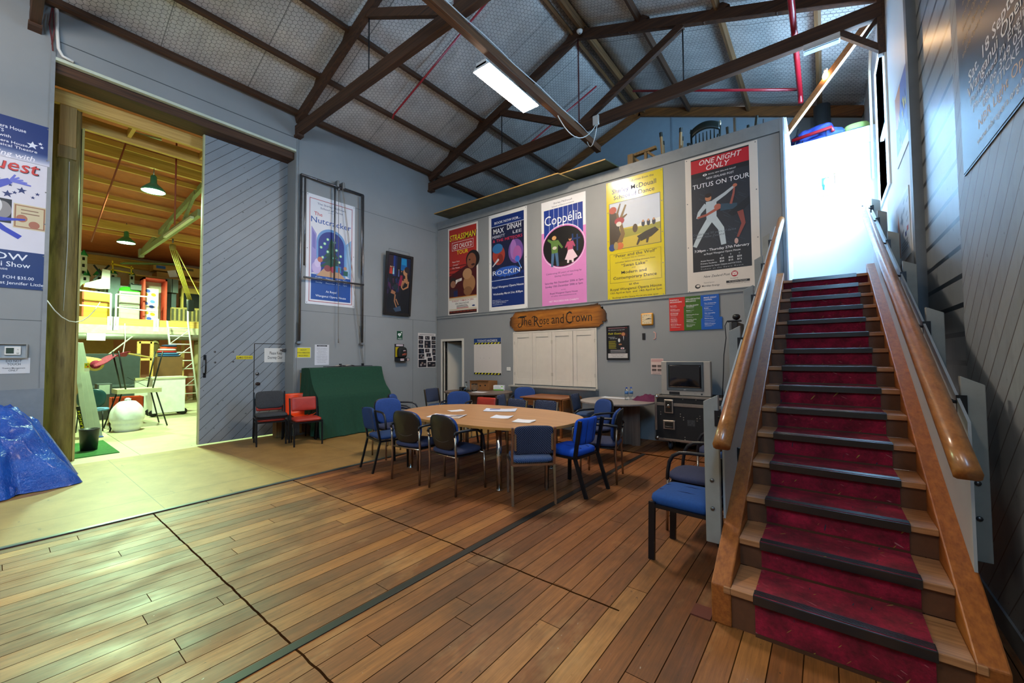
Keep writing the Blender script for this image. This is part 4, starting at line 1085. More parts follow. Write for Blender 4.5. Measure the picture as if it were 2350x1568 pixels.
t = thing('tissue_box', 'white and green box of tissues or gloves on the grey oval table', 'box', (-5.78, 6.98, ZG), 0.35)
MB().box(-0.12, 0.12, -0.055, 0.055, 0, 0.11).build('carton', PAPER, t)
b = Board((-0.12, -0.0555, 0.11), (1, 0, 0), (0, 0, -1), (0, -1, 0), 0.24, 0.11); b.rect('#5aa822', 0, .78, 1, 1); b.rect('#7cc23a', .74, .15, .92, .34)
for i in range(5): b.rect('#b9bcbf', .1+.13*i, .45, .18+.13*i, .7)
b.lines('#8a8f96', .08, .6, .2, .34, 3, .02); b.finish(t)
# ---- brown table below the shutters
t = thing('wooden_table', 'honey brown wooden table with a folded leaf below the white shutters', 'table', (-4.20, 6.66, 0))
MB().box(-0.52, 0.42, -0.34, 0.40, 0.69, 0.715).build('tabletop', HONEY, t, bevel=0.006)
MB().box(-0.46, 0.36, -0.30, -0.28, 0.56, 0.69).box(-0.46, 0.36, 0.34, 0.36, 0.56, 0.69).box(-0.47, -0.45, -0.3, 0.36, 0.56, 0.69).box(0.35, 0.37, -0.3, 0.36, 0.56, 0.69).build('apron', HONEY, t)
for x in (-0.46, 0.34):
    for y in (-0.30, 0.33): MB().prism([(x, y, 0.69), (x+0.05, y, 0.69), (x+0.042, y+0.008, 0), (x+0.008, y+0.008, 0)], (0, 0.045, 0)).build('leg', HONEY, t)
MB().box(0.425, 0.445, -0.33, 0.39, 0.36, 0.70).build('drop_leaf', HONEY, t, bevel=0.004)
MB().rbox(0.3705, 0.376, -0.02, 0.05, 0.60, 0.64, 0.003).build('latch', STEELP, t)
# ---- on the round grey table
sheetpile('white sheets along the back of the round grey table', -2.98, 6.86, 0.52, 0.20, -0.05, 2, z=ZG)
def bottle(label, x, y):
    t = thing('water_bottle', label, 'bottle', (x, y, ZG), 0, 'water bottles on the round table')
    MB().lathe([(0.0, 0.0), (0.030, 0.0), (0.032, 0.02), (0.029, 0.06), (0.032, 0.10), (0.032, 0.145), (0.020, 0.175), (0.013, 0.185), (0.013, 0.198)], n=20).build('body', GL, t)
    MB().lathe([(0.0325, 0.10), (0.0325, 0.145)], n=20).build('label_band', mat('bottle_label', '#4a7ab0', 0.4), t)
    MB().lathe([(0.0, 0.216), (0.015, 0.214), (0.016, 0.196), (0.014, 0.194)], n=16).build('cap', mat('blue_cap', '#1450b4', 0.4), t)
bottle('clear water bottle with blue cap, the nearer of two on the round table', -2.70, 6.66)
bottle('clear water bottle with blue cap, the rear of two on the round table', -2.66, 6.76)
t = thing('folded_cloth', 'crumpled maroon velvet cloth on the round grey table beside the road case', 'cloth', (-2.37, 6.72, ZG))
m = MB(); m.smooth = True
def clothf(u, v):
    a = 2*PI*u; r = v
    x = 0.26*r*math.cos(a)*(1+0.10*math.sin(3*a)); y = 0.13*r*math.sin(a)*(1+0.12*math.cos(5*a))
    h = 0.075*(1-r**3)+0.020*math.sin(9*x*5+3)*math.cos(14*y*3)*(1-r**4)+0.03*math.exp(-((x-0.02)**2+(y-0.03)**2)/0.008)
    return (x, y, max(0.001, h))
m.grid(clothf, 40, 14); m.build('velvet', mat('maroon_velvet', '#5a0f3c', 0.8, var=0.2, scale=25), t)
# ---- road case with television
t = thing('road_case', 'black flight case on castors with metal edging and latches, below the television', 'road case', (-2.19, 6.55, 0))
CW, CD, z0, z1 = 1.20, 0.62, 0.155, 0.865
FELT = mat('case_black_ply', '#101113', 0.6, var=0.2, scale=30)
ALU = mat('case_aluminium', '#b0a89e', 0.35, 0.9, var=0.1, scale=20)
MB().box(0.01, CW-0.01, 0.01, CD, z0+0.01, z1-0.01).build('body', FELT, t)
m = MB(); e = 0.034
for zz in (z0, z1-e): m.box(0, CW, 0.0, e, zz, zz+e).box(0, e, 0, CD, zz, zz+e).box(CW-e, CW, 0, CD, zz, zz+e)
for xx in (0, CW-e): m.box(xx, xx+e, 0.0, e, z0+0.15, z1)
m.box(e, CW-e, 0.002, 0.012, 0.70, 0.748)
m.build('edging', ALU, t, bevel=0.002)
m = MB()
for xx in (0.03, CW-0.03):
    for zz in (z0+0.03, z1-0.03):
        for yy in (0.028,): m.T = Matrix.Translation((xx, yy, zz)); m.lathe([(0.0, -0.042), (0.026, -0.034), (0.04, -0.012), (0.042, 0.0), (0.038, 0.014), (0.024, 0.034), (0.0, 0.042)], n=14); m.T = None
m.build('ball_corner', CHROME, t)
for i, xx in enumerate((0.22, 0.84)):
    l = MB().rbox(xx-0.07, xx+0.07, -0.012, 0.008, 0.585, 0.80, 0.014).build('latch', ALU, t)
    MB().rbox(xx-0.05, xx+0.05, -0.016, -0.008, 0.605, 0.78, 0.01).build('latch_recess', mat('latch_recess', '#4a4844', 0.3, 0.8), l)
    MB().cyl((xx, -0.03, 0.70), (xx, -0.015, 0.70), 0.028, 14).beam((xx-0.03, -0.028, 0.68), (xx+0.03, -0.028, 0.72), 0.012, 0.012).build('twist_key', CHROME, l)
    h = MB().rbox(xx-0.09, xx+0.09, -0.01, 0.008, 0.335, 0.475, 0.006).build('handle_plate', ALU, t)
    MB().rbox(xx-0.065, xx+0.065, -0.013, -0.006, 0.355, 0.455, 0.006).build('handle_recess', MATS['latch_recess'], h)
    MB().tube([(xx-0.055, -0.016, 0.385), (xx-0.055, -0.03, 0.375), (xx+0.055, -0.03, 0.375), (xx+0.055, -0.016, 0.385)], 0.010, 8).build('grip', BLACKP, h)
m = MB()
for xx, zz in ((.09, .56), (.39, .55), (.435, .50), (.67, .54), (.63, .50), (1.0, .545), (.43, .815), (.62, .815), (.45, .2), (.64, .2)):
    for dz in (0, 0.035): m.cyl((xx, 0.006, zz+dz), (xx, 0.012, zz+dz), 0.008, 8)
m.build('rivet', ALU, t)
MB().box(0.49, 0.60, 0.0085, 0.0095, 0.415, 0.505).build('worn_sticker', mat('worn_sticker', '#3a3b3d', 0.7, var=0.4, scale=50), t)
for xx in (0.20, CW-0.20):
    for yy in (0.13, CD-0.1):
        c = MB().lathe([(0.0, 0.0)], n=3) if False else MB()
        c.cyl((xx-0.02, yy, 0.055), (xx+0.02, yy, 0.055), 0.055, 20); w_ = c.build('castor_wheel', mat('blue_black_tyre', '#26303c', 0.5), t)
        MB().box(xx-0.032, xx-0.024, yy-0.03, yy+0.03, 0.05, 0.155).box(xx+0.024, xx+0.032, yy-0.03, yy+0.03, 0.05, 0.155).box(xx-0.05, xx+0.05, yy-0.05, yy+0.05, 0.147, 0.157).build('castor_fork', STEELP, w_)
t = thing('television', 'boxy silver tube television standing on the black flight case', 'television', (-2.10, 6.62, 0.866))
TW, TH = 0.73, 0.535
SIL = mat('silver_plastic', '#a9a49c', 0.4, 0.3, var=0.04)
MB().rbox(0, TW, 0, 0.10, 0, TH, 0.012).build('cabinet', SIL, t)
MB().prism([(0.05, 0.10, 0.03), (TW-0.05, 0.10, 0.03), (TW-0.17, 0.46, 0.06), (0.17, 0.46, 0.06)], (0, 0, 0.40)).build('rear_housing', mat('tv_dark_grey', '#3c4044', 0.5), t)
MB().rbox(0.085, TW-0.10, -0.012, 0.02, 0.075, TH-0.008, 0.01).build('bezel', mat('bezel_grey', '#4f575c', 0.4), t)
m = MB(); m.smooth = True
m.grid(lambda u, v: (0.115+u*(TW-0.245), -0.014-0.012*(1-(2*u-1)**2)*(1-(2*v-1)**2), 0.125+v*(TH-0.18)), 16, 12)
m.build('screen', mat('crt_screen', '#15161a', 0.08, var=0.02, coat=0.5), t, solid=0.004)
MB().box(0.12, 0.28, -0.002, 0.002, 0.012, 0.055).build('control_flap', BLACKP, t)
b = Board((0.30, -0.0125, 0.108), (1, 0, 0), (0, 0, -1), (0, -1, 0), 0.12, 0.03); b.text('JVC', .5, .75, .55, '#c9ccce', bold=True); b.base = .0005; b.finish(t)
m = MB()
for xx in (0.50, 0.52): m.cyl((xx, -0.003, 0.035), (xx, 0.003, 0.035), 0.004, 8)
m.cyl((0.60, -0.003, 0.035), (0.60, 0.003, 0.035), 0.014, 14); m.build('socket', mat('tv_dark_grey', '#3c4044'), t)
# ---- slim upright screen with webcam, turned edge-on beside the staircase
t = thing('display_screen', 'tall slim black display seen edge-on beside the staircase, webcam on top', 'screen', (-0.93, 5.93, 0), 0.0)
m = MB().box(-0.055, -0.03, -0.02, 0.50, 0.86, 1.915); m.build('glass_panel', mat('screen_grey_glass', '#6a6e6e', 0.1, 0.2), t)
MB().rbox(-0.03, 0.04, -0.03, 0.51, 0.85, 1.925, 0.01).build('housing', mat('screen_housing', '#181410', 0.4), t)
MB().box(-0.03, 0.03, 0.2, 0.36, 0.04, 0.90).box(-0.25, 0.25, 0.0, 0.38, 0, 0.04).build('stand', BLACKM, t)
w_ = MB().rbox(-0.08, 0.08, -0.03, 0.05, 1.926, 1.948, 0.006).build('webcam_base', BLACKP, t)
m = MB(); m.T = Matrix.Translation((0.025, 0.0, 1.99)); m.lathe([(0, -0.038), (0.028, -0.034), (0.046, -0.012), (0.046, 0.012), (0.028, 0.034), (0, 0.038)], n=18); m.T = None
m.cyl((0.025, 0.0, 1.94), (0.025, 0.0, 1.97), 0.012, 8); m.build('webcam_head', BLACKP, w_)
MB().tube([(-0.08, -0.02, 1.94), (-0.105, -0.03, 1.88), (-0.095, -0.03, 1.72), (-0.125, -0.03, 1.5), (-0.14, -0.03, 1.2), (-0.16, -0.03, 0.9)], 0.006, 6).build('webcam_cable', BLACKP, t)
# ---- piano under its green cloth
t = thing('upright_piano', 'upright piano mostly hidden below a green cloth, dark wood showing at its left end', 'piano', (XL, 3.74, 0))
PW = 1.50
PIW = wood('piano_walnut', '#2a170c', '#4a2a14', 0.3, 2, 4, 0.03, 0.3)
MB().box(0.02, 0.36, 0.0, PW, 0.06, 1.27).build('case', PIW, t, bevel=0.008)
MB().box(0.36, 0.66, 0.02, PW-0.02, 0.60, 0.78).build('key_bed', PIW, t, bevel=0.008)
for y in (0.03, PW-0.09): MB().box(0.60, 0.66, y, y+0.06, 0, 0.60).build('leg', PIW, t)
MB().box(0.02, 0.04, -0.045, -0.01, 0.04, 1.20).build('back_post', wood('pine_post', '#7a5226', '#a87a40', 0.6, 2), t)
MB().box(0.36, 0.70, -0.01, 0.03, 0.02, 0.60).build('dark_opening', DARKM, t)  # near-black sheet stands in for the shade in the opening under the key bed
cl = MB(); cl.smooth = True
prof = [(0.03, 1.285), (0.20, 1.298), (0.37, 1.292), (0.385, 1.275), (0.42, 1.15), (0.47, 1.02), (0.55, 0.90), (0.64, 0.82), (0.69, 0.775), (0.71, 0.72), (0.725, 0.62), (0.74, 0.5), (0.755, 0.38), (0.77, 0.25), (0.79, 0.12), (0.82, 0.012)]
def pf(t_):
    k = t_*(len(prof)-1); i = min(int(k), len(prof)-2); f = k-i
    return (prof[i][0]*(1-f)+prof[i+1][0]*f, prof[i][1]*(1-f)+prof[i+1][1]*f)
def cloth(u, v):
    x, z = pf(v); y = -0.035+u*(PW+0.07)
    low = max(0, (0.80-z)/0.8)
    x += low*(0.018*math.sin(u*21+1)+0.012*math.sin(u*47+z*5)+0.03*math.sin(u*6+2)) + 0.05*low*u
    y += low*0.03*math.sin(v*9)*(u-0.5) + low*0.05*(u-0.5)
    return (x, y, z)
cl.grid(cloth, 90, 60)
def side(u, v):   # left hanging side: from the top edge down, ragged lower corner
    x = 0.06+u*0.66; top = None
    ts = [k/60 for k in range(61)]; best = min(ts, key=lambda q: abs(pf(q)[0]-x)); zt_ = pf(best)[1]
    bot = 0.52 if x < 0.30 else (0.52-(x-0.30)*1.2 if x < 0.6 else 0.05)
    z = zt_+(bot-zt_)*v
    return (x, -0.037-0.05*v*abs(math.sin(u*17))-0.03*v, max(0.03, z))
cl.grid(side, 40, 24, True)
o = cl.build('green_cloth', mat('green_drape', '#12402c', 0.9, var=0.12, scale=30, bump=0.15, bscale=300)); o.location = (XL, 3.74, 0.003)
tag(o, 'dark green cloth draped over the piano against the left wall', 'cloth')
t = thing('music_book', 'open papers and a dark strip lying on top of the green covered piano', 'papers', (XL+0.16, 4.55, 1.305))
MB().box(-0.10, 0.06, -0.42, 0.60, 0.0, 0.012).build('dark_strip', BLACKP, t)
m = MB(); m.grid(lambda u, v: (-0.08+v*0.14, -0.20+u*0.40, 0.014+0.02*abs(math.sin(u*PI*2))), 12, 3); m.build('open_pages', mat('aged_pages', '#b9aca2', 0.7), t, solid=0.002)
MB().box(-0.02, 0.02, -0.13, -0.09, 0.012, 0.06).box(-0.02, 0.02, 0.38, 0.42, 0.012, 0.06).build('clip', BLACKM, t)
t = thing('floor_block', 'rough timber block on the floor behind the orange chair', 'block', (XD+0.24, 3.42, 0))
MB().box(-0.08, 0.08, -0.12, 0.12, 0, 0.30).build('offcut', wood('rough_block', '#5e4526', '#8e6a3a', 0.7, 2), t, bevel=0.006)
# ---- small red-brown mat edge by the left end of the passage is not modelled: hidden by chairs
# ================================================================== POSTERS, SIGNS AND FITTINGS ON THE WALLS
def figure(b, u, v, s, top, legs, skin='#c98f6a', hair='#2a1a12', ar=1.0, arms=((-.3, .1), (.3, .1))):
    """tiny printed standing figure; s = height as fraction of the board"""
    k = s*b.H/b.W
    b.limb(legs, [(u-.06*k, v-.45*s), (u-.10*k, v)], .11*k, .08*k); b.limb(legs, [(u+.06*k, v-.45*s), (u+.11*k, v)], .11*k, .08*k)
    b.limb(top, [(u, v-.42*s), (u, v-.82*s)], .22*k, .27*k)
    for ax, ay in arms: b.limb(top, [(u+.1*k*(1 if ax > 0 else -1), v-.78*s), (u+ax*k, v-(.6+ay)*s)], .09*k, .06*k)
    b.ell(skin, u, v-.91*s, .065*k, .075*s, 14); b.ell(hair, u, v-.95*s, .065*k, .045*s, 12)
def screws(b, n=3):
    for v in [.012+(.976)*i/(n-1) for i in range(n)]:
        for u in (.025, .975): b.ell('#6a6a68', u, v, .009, .009*b.W/b.H, 8)
# --- red tall poster (left)
t, b = poster('poster', 'narrow red theatre poster with yellow title, first on the poster wall from the left', 'poster', 'B', YB, (1028.9, 527), (1097.6, 720), '#e4dcd2', group='theatre posters in a row')
b.rect('#b02a20', .04, .02, .96, .80)
for i in range(9): b.rect('#5a120e', .04, .44+i*.04, .96, .45+i*.04)
b.poly('#4a0c0c', [(.04, .55), (.96, .40), (.96, .80), (.04, .80)])
b.ell('#1c0f0c', .84, .40, .22, .10); b.ell('#8a5236', .80, .415, .15, .085); b.ell('#2a1512', .74, .40, .03, .008); b.ell('#3a1a14', .85, .46, .06, .012)
b.ell('#a8784e', .72, .66, .20, .10); b.ell('#b98a60', .66, .55, .15, .06); b.ell('#8a5f3c', .68, .74, .14, .05)
b.ell('#2c1a18', .18, .62, .13, .055); b.ell('#9a6a50', .18, .645, .09, .04); b.rect('#3a2226', .06, .70, .34, .78); b.rect('#1a2450', .2, .72, .34, .80)
b.poly('#e9e2d6', [(.27, .60), (.48, .585), (.48, .615), (.34, .625), (.27, .65)]); b.text('THE', .375, .605, .010, '#202020'); b.text('GREAT', .375, .617, .008, '#202020')
b.rect('#d8c8a8', .04, .80, .96, .94); b.rect('#e9e4da', .04, .825, .96, .925); b.rect('#c07a30', .04, .79, .96, .80); b.rect('#3a1410', .04, .945, .96, .98)
for i in range(8): b.rect('#8a3418', .06+i*.115, .952, .15+i*.115, .962)
b.text('STRASSMAN', .5, .155, .072, '#101010', .90, bold=True, slant=.12); b.text('STRASSMAN', .49, .150, .070, '#f0dc20', .86, bold=True, slant=.12)
b.frame('#f0ece4', .14, .172, .86, .265, .008); b.text("GET CHUCK'D", .5, .248, .055, '#f4f0ea', .64, bold=True)
b.text('TOUR', .5, .315, .045, '#f0dc20', .38, bold=True)
for i, s_ in enumerate(('“Razor Sharp', 'Comedy!”', 'The Times')): b.text(s_, .27, .40+i*.035, .016, '#f2ece2', .26 if i != 1 else .2, slant=.2)
b.text('SUNDAY 19 MARCH 2006', .5, .845, .019, '#b02418', .72, bold=True); b.text('ON SALE NOW!', .48, .877, .021, '#151515', .46, bold=True)
b.lines('#303030', .3, .72, .887, .905, 3, .004); b.rect('#b02418', .3, .915, .7, .922); b.ell('#1c3c70', .86, .905, .05, .008)
b.finish(t)
# --- dark blue concert poster
t, b = poster('poster', 'dark blue concert poster in a white margin, second on the poster wall from the left', 'poster', 'B', YB, (1122.5, 497), (1211, 708), '#e4e4e2', group='theatre posters in a row')
b.rect('#0b2a6e', .07, .035, .93, .955); b.rect('#12183a', .07, .13, .93, .62)
b.rect('#cfd6e6', .07, .128, .93, .133); b.rect('#cfd6e6', .07, .685, .93, .69)
b.text('BOOK NOW FOR...', .5, .105, .026, '#eef0f4', .68, bold=True)
b.text('MAX', .27, .205, .055, '#eceef2', .28, bold=True); b.text('DINAH', .68, .19, .055, '#eceef2', .36, bold=True)
b.text('MERRITT', .27, .25, .030, '#d8dce6', .34); b.text('LEE', .76, .24, .030, '#d8dce6', .22); b.text('& THE METEORS', .5, .292, .030, '#c8304c', .78, bold=True)
b.ell('#a03a2c', .27, .43, .17, .10); b.ell('#2c6aa0', .24, .36, .14, .05); b.ell('#7a2820', .31, .47, .08, .05); b.limb('#c8c8cc', [(.10, .54), (.27, .47)], .02, .05)
b.ell('#6a4a90', .72, .42, .19, .12); b.ell('#9a6ab0', .66, .40, .08, .10); b.ell('#a05a9a', .76, .45, .11, .08); b.ell('#3a6ac8', .76, .50, .06, .03); b.limb('#4a86d8', [(.78, .52), (.86, .60)], .02)
for i in range(3): b.frame('#3a66c0', .30-.05*i, .56+.01*i, .72+.03*i, .68, .004)
b.ell('#2a5ab8', .5, .61, .34, .05)
b.text("ROCKIN'", .5, .635, .048, '#10142a', .80, bold=True); b.text("ROCKIN'", .49, .632, .046, '#d6def0', .76, bold=True)
b.text('IS OUR BUSINESS', .5, .672, .026, '#0a1234', .84, bold=True)
b.text('Royal Wanganui Opera House', .5, .765, .022, '#eceef4', .82, bold=True); b.text('Wednesday March 21st, 8.00pm', .5, .835, .021, '#eceef4', .78, bold=True)
b.text('Book now at the', .1, .892, .010, '#e4e8f2', .22, 'l'); b.text('Royal Wanganui Opera House', .1, .907, .010, '#e4e8f2', .42, 'l', bold=True); b.text('Phone 349 0511 Fax 349 0512', .1, .922, .010, '#e4e8f2', .36, 'l'); b.text('www.ticketdirect.co.nz', .1, .937, .009, '#e4e8f2', .26, 'l')
screws(b); b.finish(t)
# --- pink and blue ballet poster
t, b = poster('poster', 'pink and blue ballet poster with two dancers in a black oval, middle of the poster wall', 'poster', 'B', YB, (1242.8, 467.5), (1347.5, 694.5), '#e6e6e8', group='theatre posters in a row')
b.rect('#d884c2', 0, .30, 1, 1); b.rect('#12348a', .06, .085, .94, .36)
for i in range(7): b.rect('#d8dcea', .185+i*.107, .085, .192+i*.107, .36)
b.ell('#e8e0ea', .5, .455, .485, .205, 40); b.ell('#d070b8', .5, .455, .475, .198, 40); b.ell('#0c0a0c', .5, .457, .46, .188, 40)
b.poly('#241a16', [(.26, .60), (.74, .60), (.66, .635), (.34, .635)])
b.rect('#1c3c70', .70, .36, .73, .52); b.rect('#1c3c70', .80, .37, .83, .52); b.rect('#1a3060', .66, .40, .88, .415)
figure(b, .31, .635, .30, '#5a7a3a', '#4a6a8c', arms=((-.25, .28), (.28, -.05))); b.ell('#c8c0b4', .31, .46, .05, .015); b.ell('#c89860', .3, .365, .05, .02)
figure(b, .66, .62, .24, '#b04a6a', '#e6d8da', arms=((-.2, 0), (.2, 0))); b.poly('#e6c8d4', [(.54, .585), (.62, .50), (.72, .50), (.82, .575), (.68, .60)])
b.text('Shirley McDouall', .5, .042, .017, '#1c2a50', .42); b.text('School of Dance presents', .5, .070, .014, '#1c2a50', .50)
b.text('Coppélia', .5, .235, .095, '#eef0f4', .84, bold=False)
b.text('Celebrating 50 years of teaching by', .5, .705, .016, '#3a2a50', .80); b.text('Shirley McDouall', .5, .735, .016, '#3a2a50', .40)
b.text('Saturday 9th December 2006 at 5pm', .5, .795, .019, '#1c1c4a', .86, bold=True); b.text('Sunday 10th December 2006 at 5pm', .5, .828, .019, '#1c1c4a', .84, bold=True)
b.text('at the', .5, .862, .010, '#3a2a50', .10); b.text('Royal Wanganui Opera House', .5, .893, .016, '#2a1c48', .62, bold=True); b.text('or online: www.ticketdirect.co.nz', .5, .917, .013, '#3a2a50', .56); b.text('NET PROCEEDS FOR CHARITY', .5, .968, .016, '#f4e6f0', .66)
b.finish(t)
# --- yellow poster
t, b = poster('poster', 'bright yellow dance poster with a painted countryside scene, second from the right on the wall', 'poster', 'B', YB, (1391.5, 422.5), (1527, 678), '#d8c41c', rough=0.22, coat=0.3, group='theatre posters in a row')
b.text('The 2013 production from the', .5, .040, .018, '#1a1a10', .70, bold=True); b.text('Shirley McDouall', .5, .105, .040, '#14140c', .78, bold=True); b.text('School of Dance', .5, .158, .036, '#14140c', .72, bold=True)
b.rect('#5a5a4a', .05, .183, .955, .582); b.rect('#c4ccd8', .06, .187, .945, .44); b.rect('#c6ae38', .06, .41, .945, .578)
b.poly('#dfe2da', [(.50, .42), (.62, .395), (.75, .40), (.85, .385), (.945, .38), (.945, .425)]); b.poly('#9a9432', [(.06, .44), (.35, .42), (.60, .43), (.945, .415), (.945, .47), (.06, .50)])
b.poly('#3a2a1a', [(.06, .26), (.13, .24), (.22, .30), (.24, .42), (.30, .52), (.18, .56), (.06, .54)]); b.limb('#7a5c30', [(.20, .56), (.30, .46), (.25, .34), (.36, .22)], .10, .03); b.limb('#6a4c28', [(.24, .38), (.20, .28), (.26, .20)], .06, .02); b.limb('#6a4c28', [(.28, .33), (.38, .30)], .05, .02)
b.ell('#a83a20', .12, .245, .07, .03); b.ell('#a02030', .24, .345, .09, .03); b.ell('#d8d0c4', .23, .37, .05, .02)
b.ell('#4a3418', .52, .43, .045, .035); b.poly('#2a2416', [(.55, .50), (.70, .47), (.86, .45), (.92, .48), (.80, .52), (.62, .545)]); b.limb('#3a2c18', [(.60, .52), (.55, .57)], .05, .03); b.limb('#3a2c18', [(.74, .51), (.72, .565)], .05, .03)
for u in (.66, .75, .84): b.ell('#1c2438', u, .405, .03, .025); b.ell('#b98a68', u, .385, .018, .010)
b.ell('#1c3a78', .10, .56, .06, .03); b.ell('#c86a30', .24, .555, .07, .03); b.ell('#a08a50', .17, .55, .04, .035)
b.frame('#7a6c10', .05, .615, .95, .86, .006)
b.text('“Peter and the Wolf”', .5, .647, .026, '#14140c', .76, bold=True); b.text('A Musical Tale for Children', .48, .667, .010, '#14140c', .40); b.text('and other ballets including excerpts from', .5, .695, .012, '#14140c', .70, bold=True)
b.text('“Swan Lake”', .49, .732, .026, '#14140c', .46, bold=True); b.text('and', .48, .75, .010, '#14140c', .06); b.text('Modern and', .48, .790, .026, '#14140c', .44, bold=True); b.text('Contemporary Dance', .49, .832, .026, '#14140c', .76, bold=True)
b.text('at the', .48, .888, .019, '#14140c', .17, bold=True); b.text('Royal Wanganui Opera House', .5, .924, .022, '#14140c', .90, bold=True); b.text('13th April at 5pm  and  14th April at 5pm', .5, .950, .017, '#14140c', .90, bold=True); b.text('. . . .', .48, .964, .02, '#14140c', .12, bold=True); b.text('Bookings at the Opera House are now open', .49, .988, .014, '#14140c', .80, bold=True)
screws(b, 5); b.finish(t)
# --- black and red ballet poster
t, b = poster('poster', 'large black poster with red top band, rightmost on the poster wall', 'poster', 'B', YB, (1572, 368.5), (1747.5, 658.5), '#d8cec2', group='theatre posters in a row')
b.rect('#16171c', .088, .018, .892, .85); b.rect('#b81524', .088, .028, .892, .125)
b.rect('#20252f', .088, .16, .892, .70)
for i in range(26):
    u0, v0 = .1+random.random()*.74, .2+random.random()*.46; b.limb('#2c3442', [(u0, v0), (min(.88, u0+.06), v0+.02), (min(.88, u0+.10), v0+.015+.03*random.random())], .010, .004)
b.text('ONE NIGHT', .49, .073, .038, '#efe6e0', .58, bold=True, slant=.25); b.text('ONLY', .46, .118, .038, '#efe6e0', .32, bold=True, slant=.25)
b.ell('#e8e8ea', .29, .150, .03, .008); b.ell('#16171c', .29, .150, .014, .004); b.text('ROYAL NEW ZEALAND BALLET', .53, .155, .010, '#e4e4e8', .38); b.text('NEW ZEALAND POST', .50, .186, .015, '#e4e4e8', .38); b.text('TUTUS ON TOUR', .5, .240, .034, '#f2f2f4', .78)
# dancers: man in pale clothes lunging, woman leaning across with a dark tutu
b.limb('#b8c4c8', [(.35, .48), (.22, .57), (.12, .665)], .10, .06); b.limb('#b8c4c8', [(.40, .48), (.50, .56), (.53, .675)], .10, .07); b.limb('#b2bec4', [(.37, .35), (.37, .50)], .15, .14)
b.limb('#aebac0', [(.40, .36), (.56, .32), (.69, .28)], .06, .035); b.limb('#aebac0', [(.30, .37), (.20, .42), (.17, .46)], .07, .04); b.ell('#b4644a', .70, .275, .03, .012); b.ell('#b4744e', .33, .325, .045, .022); b.ell('#201612', .33, .305, .048, .016)
b.limb('#a0503e', [(.50, .405), (.30, .445), (.17, .455)], .045, .03); b.ell('#a85a46', .46, .40, .05, .02); b.limb('#2a4658', [(.50, .41), (.72, .42)], .11, .08); b.poly('#14181f', [(.60, .46), (.88, .37), (.89, .42), (.80, .46), (.66, .49)])
b.limb('#8a4238', [(.76, .46), (.80, .55), (.72, .64)], .08, .03); b.limb('#9a5044', [(.64, .40), (.68, .33), (.69, .29)], .035, .025); b.ell('#c09a90', .70, .665, .025, .02)
b.text('Celebrating 50 years of dance', .40, .585, .016, '#59626c', .60, slant=.1); b.text('around New Zealand', .32, .607, .016, '#59626c', .44, slant=.1)
b.text('7:30pm - Thursday 27th February', .49, .707, .018, '#f0f0f2', .75, bold=True); b.text('at Royal Wanganui Opera House', .50, .733, .014, '#e6e6ea', .50)
for u, s1, s2, s3 in ((.50, 'A', '$35', '$20'), (.62, 'B', '$25', '$15'), (.735, 'C', '$20', '$12')): b.text(s1, u, .755, .009, '#e6e6ea'); b.text(s2, u, .777, .012, '#f0f0f2', .06, bold=True); b.text(s3, u, .797, .012, '#f0f0f2', .06, bold=True)
b.text('Adult Patrons', .20, .780, .010, '#e6e6ea', .19, 'l'); b.text('Primary Students', .20, .799, .010, '#e6e6ea', .23, 'l'); b.text('Concessions for Senior Citizens and F.O.T.O.H.', .20, .819, .010, '#e6e6ea', .56, 'l'); b.text('Tickets at the Opera House', .49, .838, .009, '#c8c8cc', .58, spacing=1.6)
b.text('New Zealand Post', .24, .897, .017, '#1c1a1a', .36, 'l', bold=True, slant=.2); b.ell('#b01c2c', .665, .890, .045, .045*b.W/b.H); b.rect('#e8dcd4', .635, .878, .695, .900); b.poly('#b01c2c', [(.638, .879), (.665, .892), (.692, .879), (.692, .882), (.665, .896), (.638, .882)])
b.text('National Sponsor', .24, .937, .008, '#2a2624', .15, 'l'); b.ell('#1c1a1a', .15, .955, .04, .016); b.ell('#d8cec2', .155, .952, .026, .008); b.text('Meridian Energy', .21, .962, .013, '#1c1a1a', .25, 'l', bold=True)
b.text('Funded by', .66, .925, .008, '#2a2624', .10); b.rect('#1c1a1a', .55, .935, .86, .951); b.text('TE MANATU TAONGA', .705, .947, .009, '#d8cec2', .24); b.text('MINISTRY FOR CULTURE AND HERITAGE', .705, .961, .006, '#2a2624', .30)
screws(b, 4); b.finish(t)
# --- painted timber sign
a, c = FY(YB, 1164, 738), FY(YB, 1383, 724)
t = thing('wooden_sign', 'long rough timber sign with dark hand-painted lettering above the white shutters', 'sign', (FY(YB, 1273, 733).x, YB, FY(YB, 1273, 733).z))
Wd = c.x-a.x; zt_ = FY(YB, 1273, 708.5).z-t.location.z; zb_ = FY(YB, 1273, 757).z-t.location.z
rnd = random.Random(3); out = []
def edge(p, q, n, j):
    for i in range(n):
        f = i/n; out.append((p[0]+(q[0]-p[0])*f+(rnd.random()-.5)*j, p[1]+(q[1]-p[1])*f+(rnd.random()-.5)*j))
hw = Wd/2; ym = (zt_+zb_)/2
edge((-hw*.86, zt_*.98), (hw*.84, zt_*1.04), 26, .012); edge((hw*.84, zt_*1.04), (hw*.97, ym+.10), 12, .05); edge((hw*.97, ym+.10), (hw, ym-.08), 5, .03); edge((hw, ym-.08), (hw*.84, zb_*.98), 10, .05); edge((hw*.84, zb_), (-hw*.86, zb_), 26, .012); edge((-hw*.86, zb_), (-hw, ym-.06), 9, .03); edge((-hw, ym-.06), (-hw*.99, ym+.06), 3, .02); edge((-hw*.99, ym+.06), (-hw*.86, zt_*.98), 9, .03)
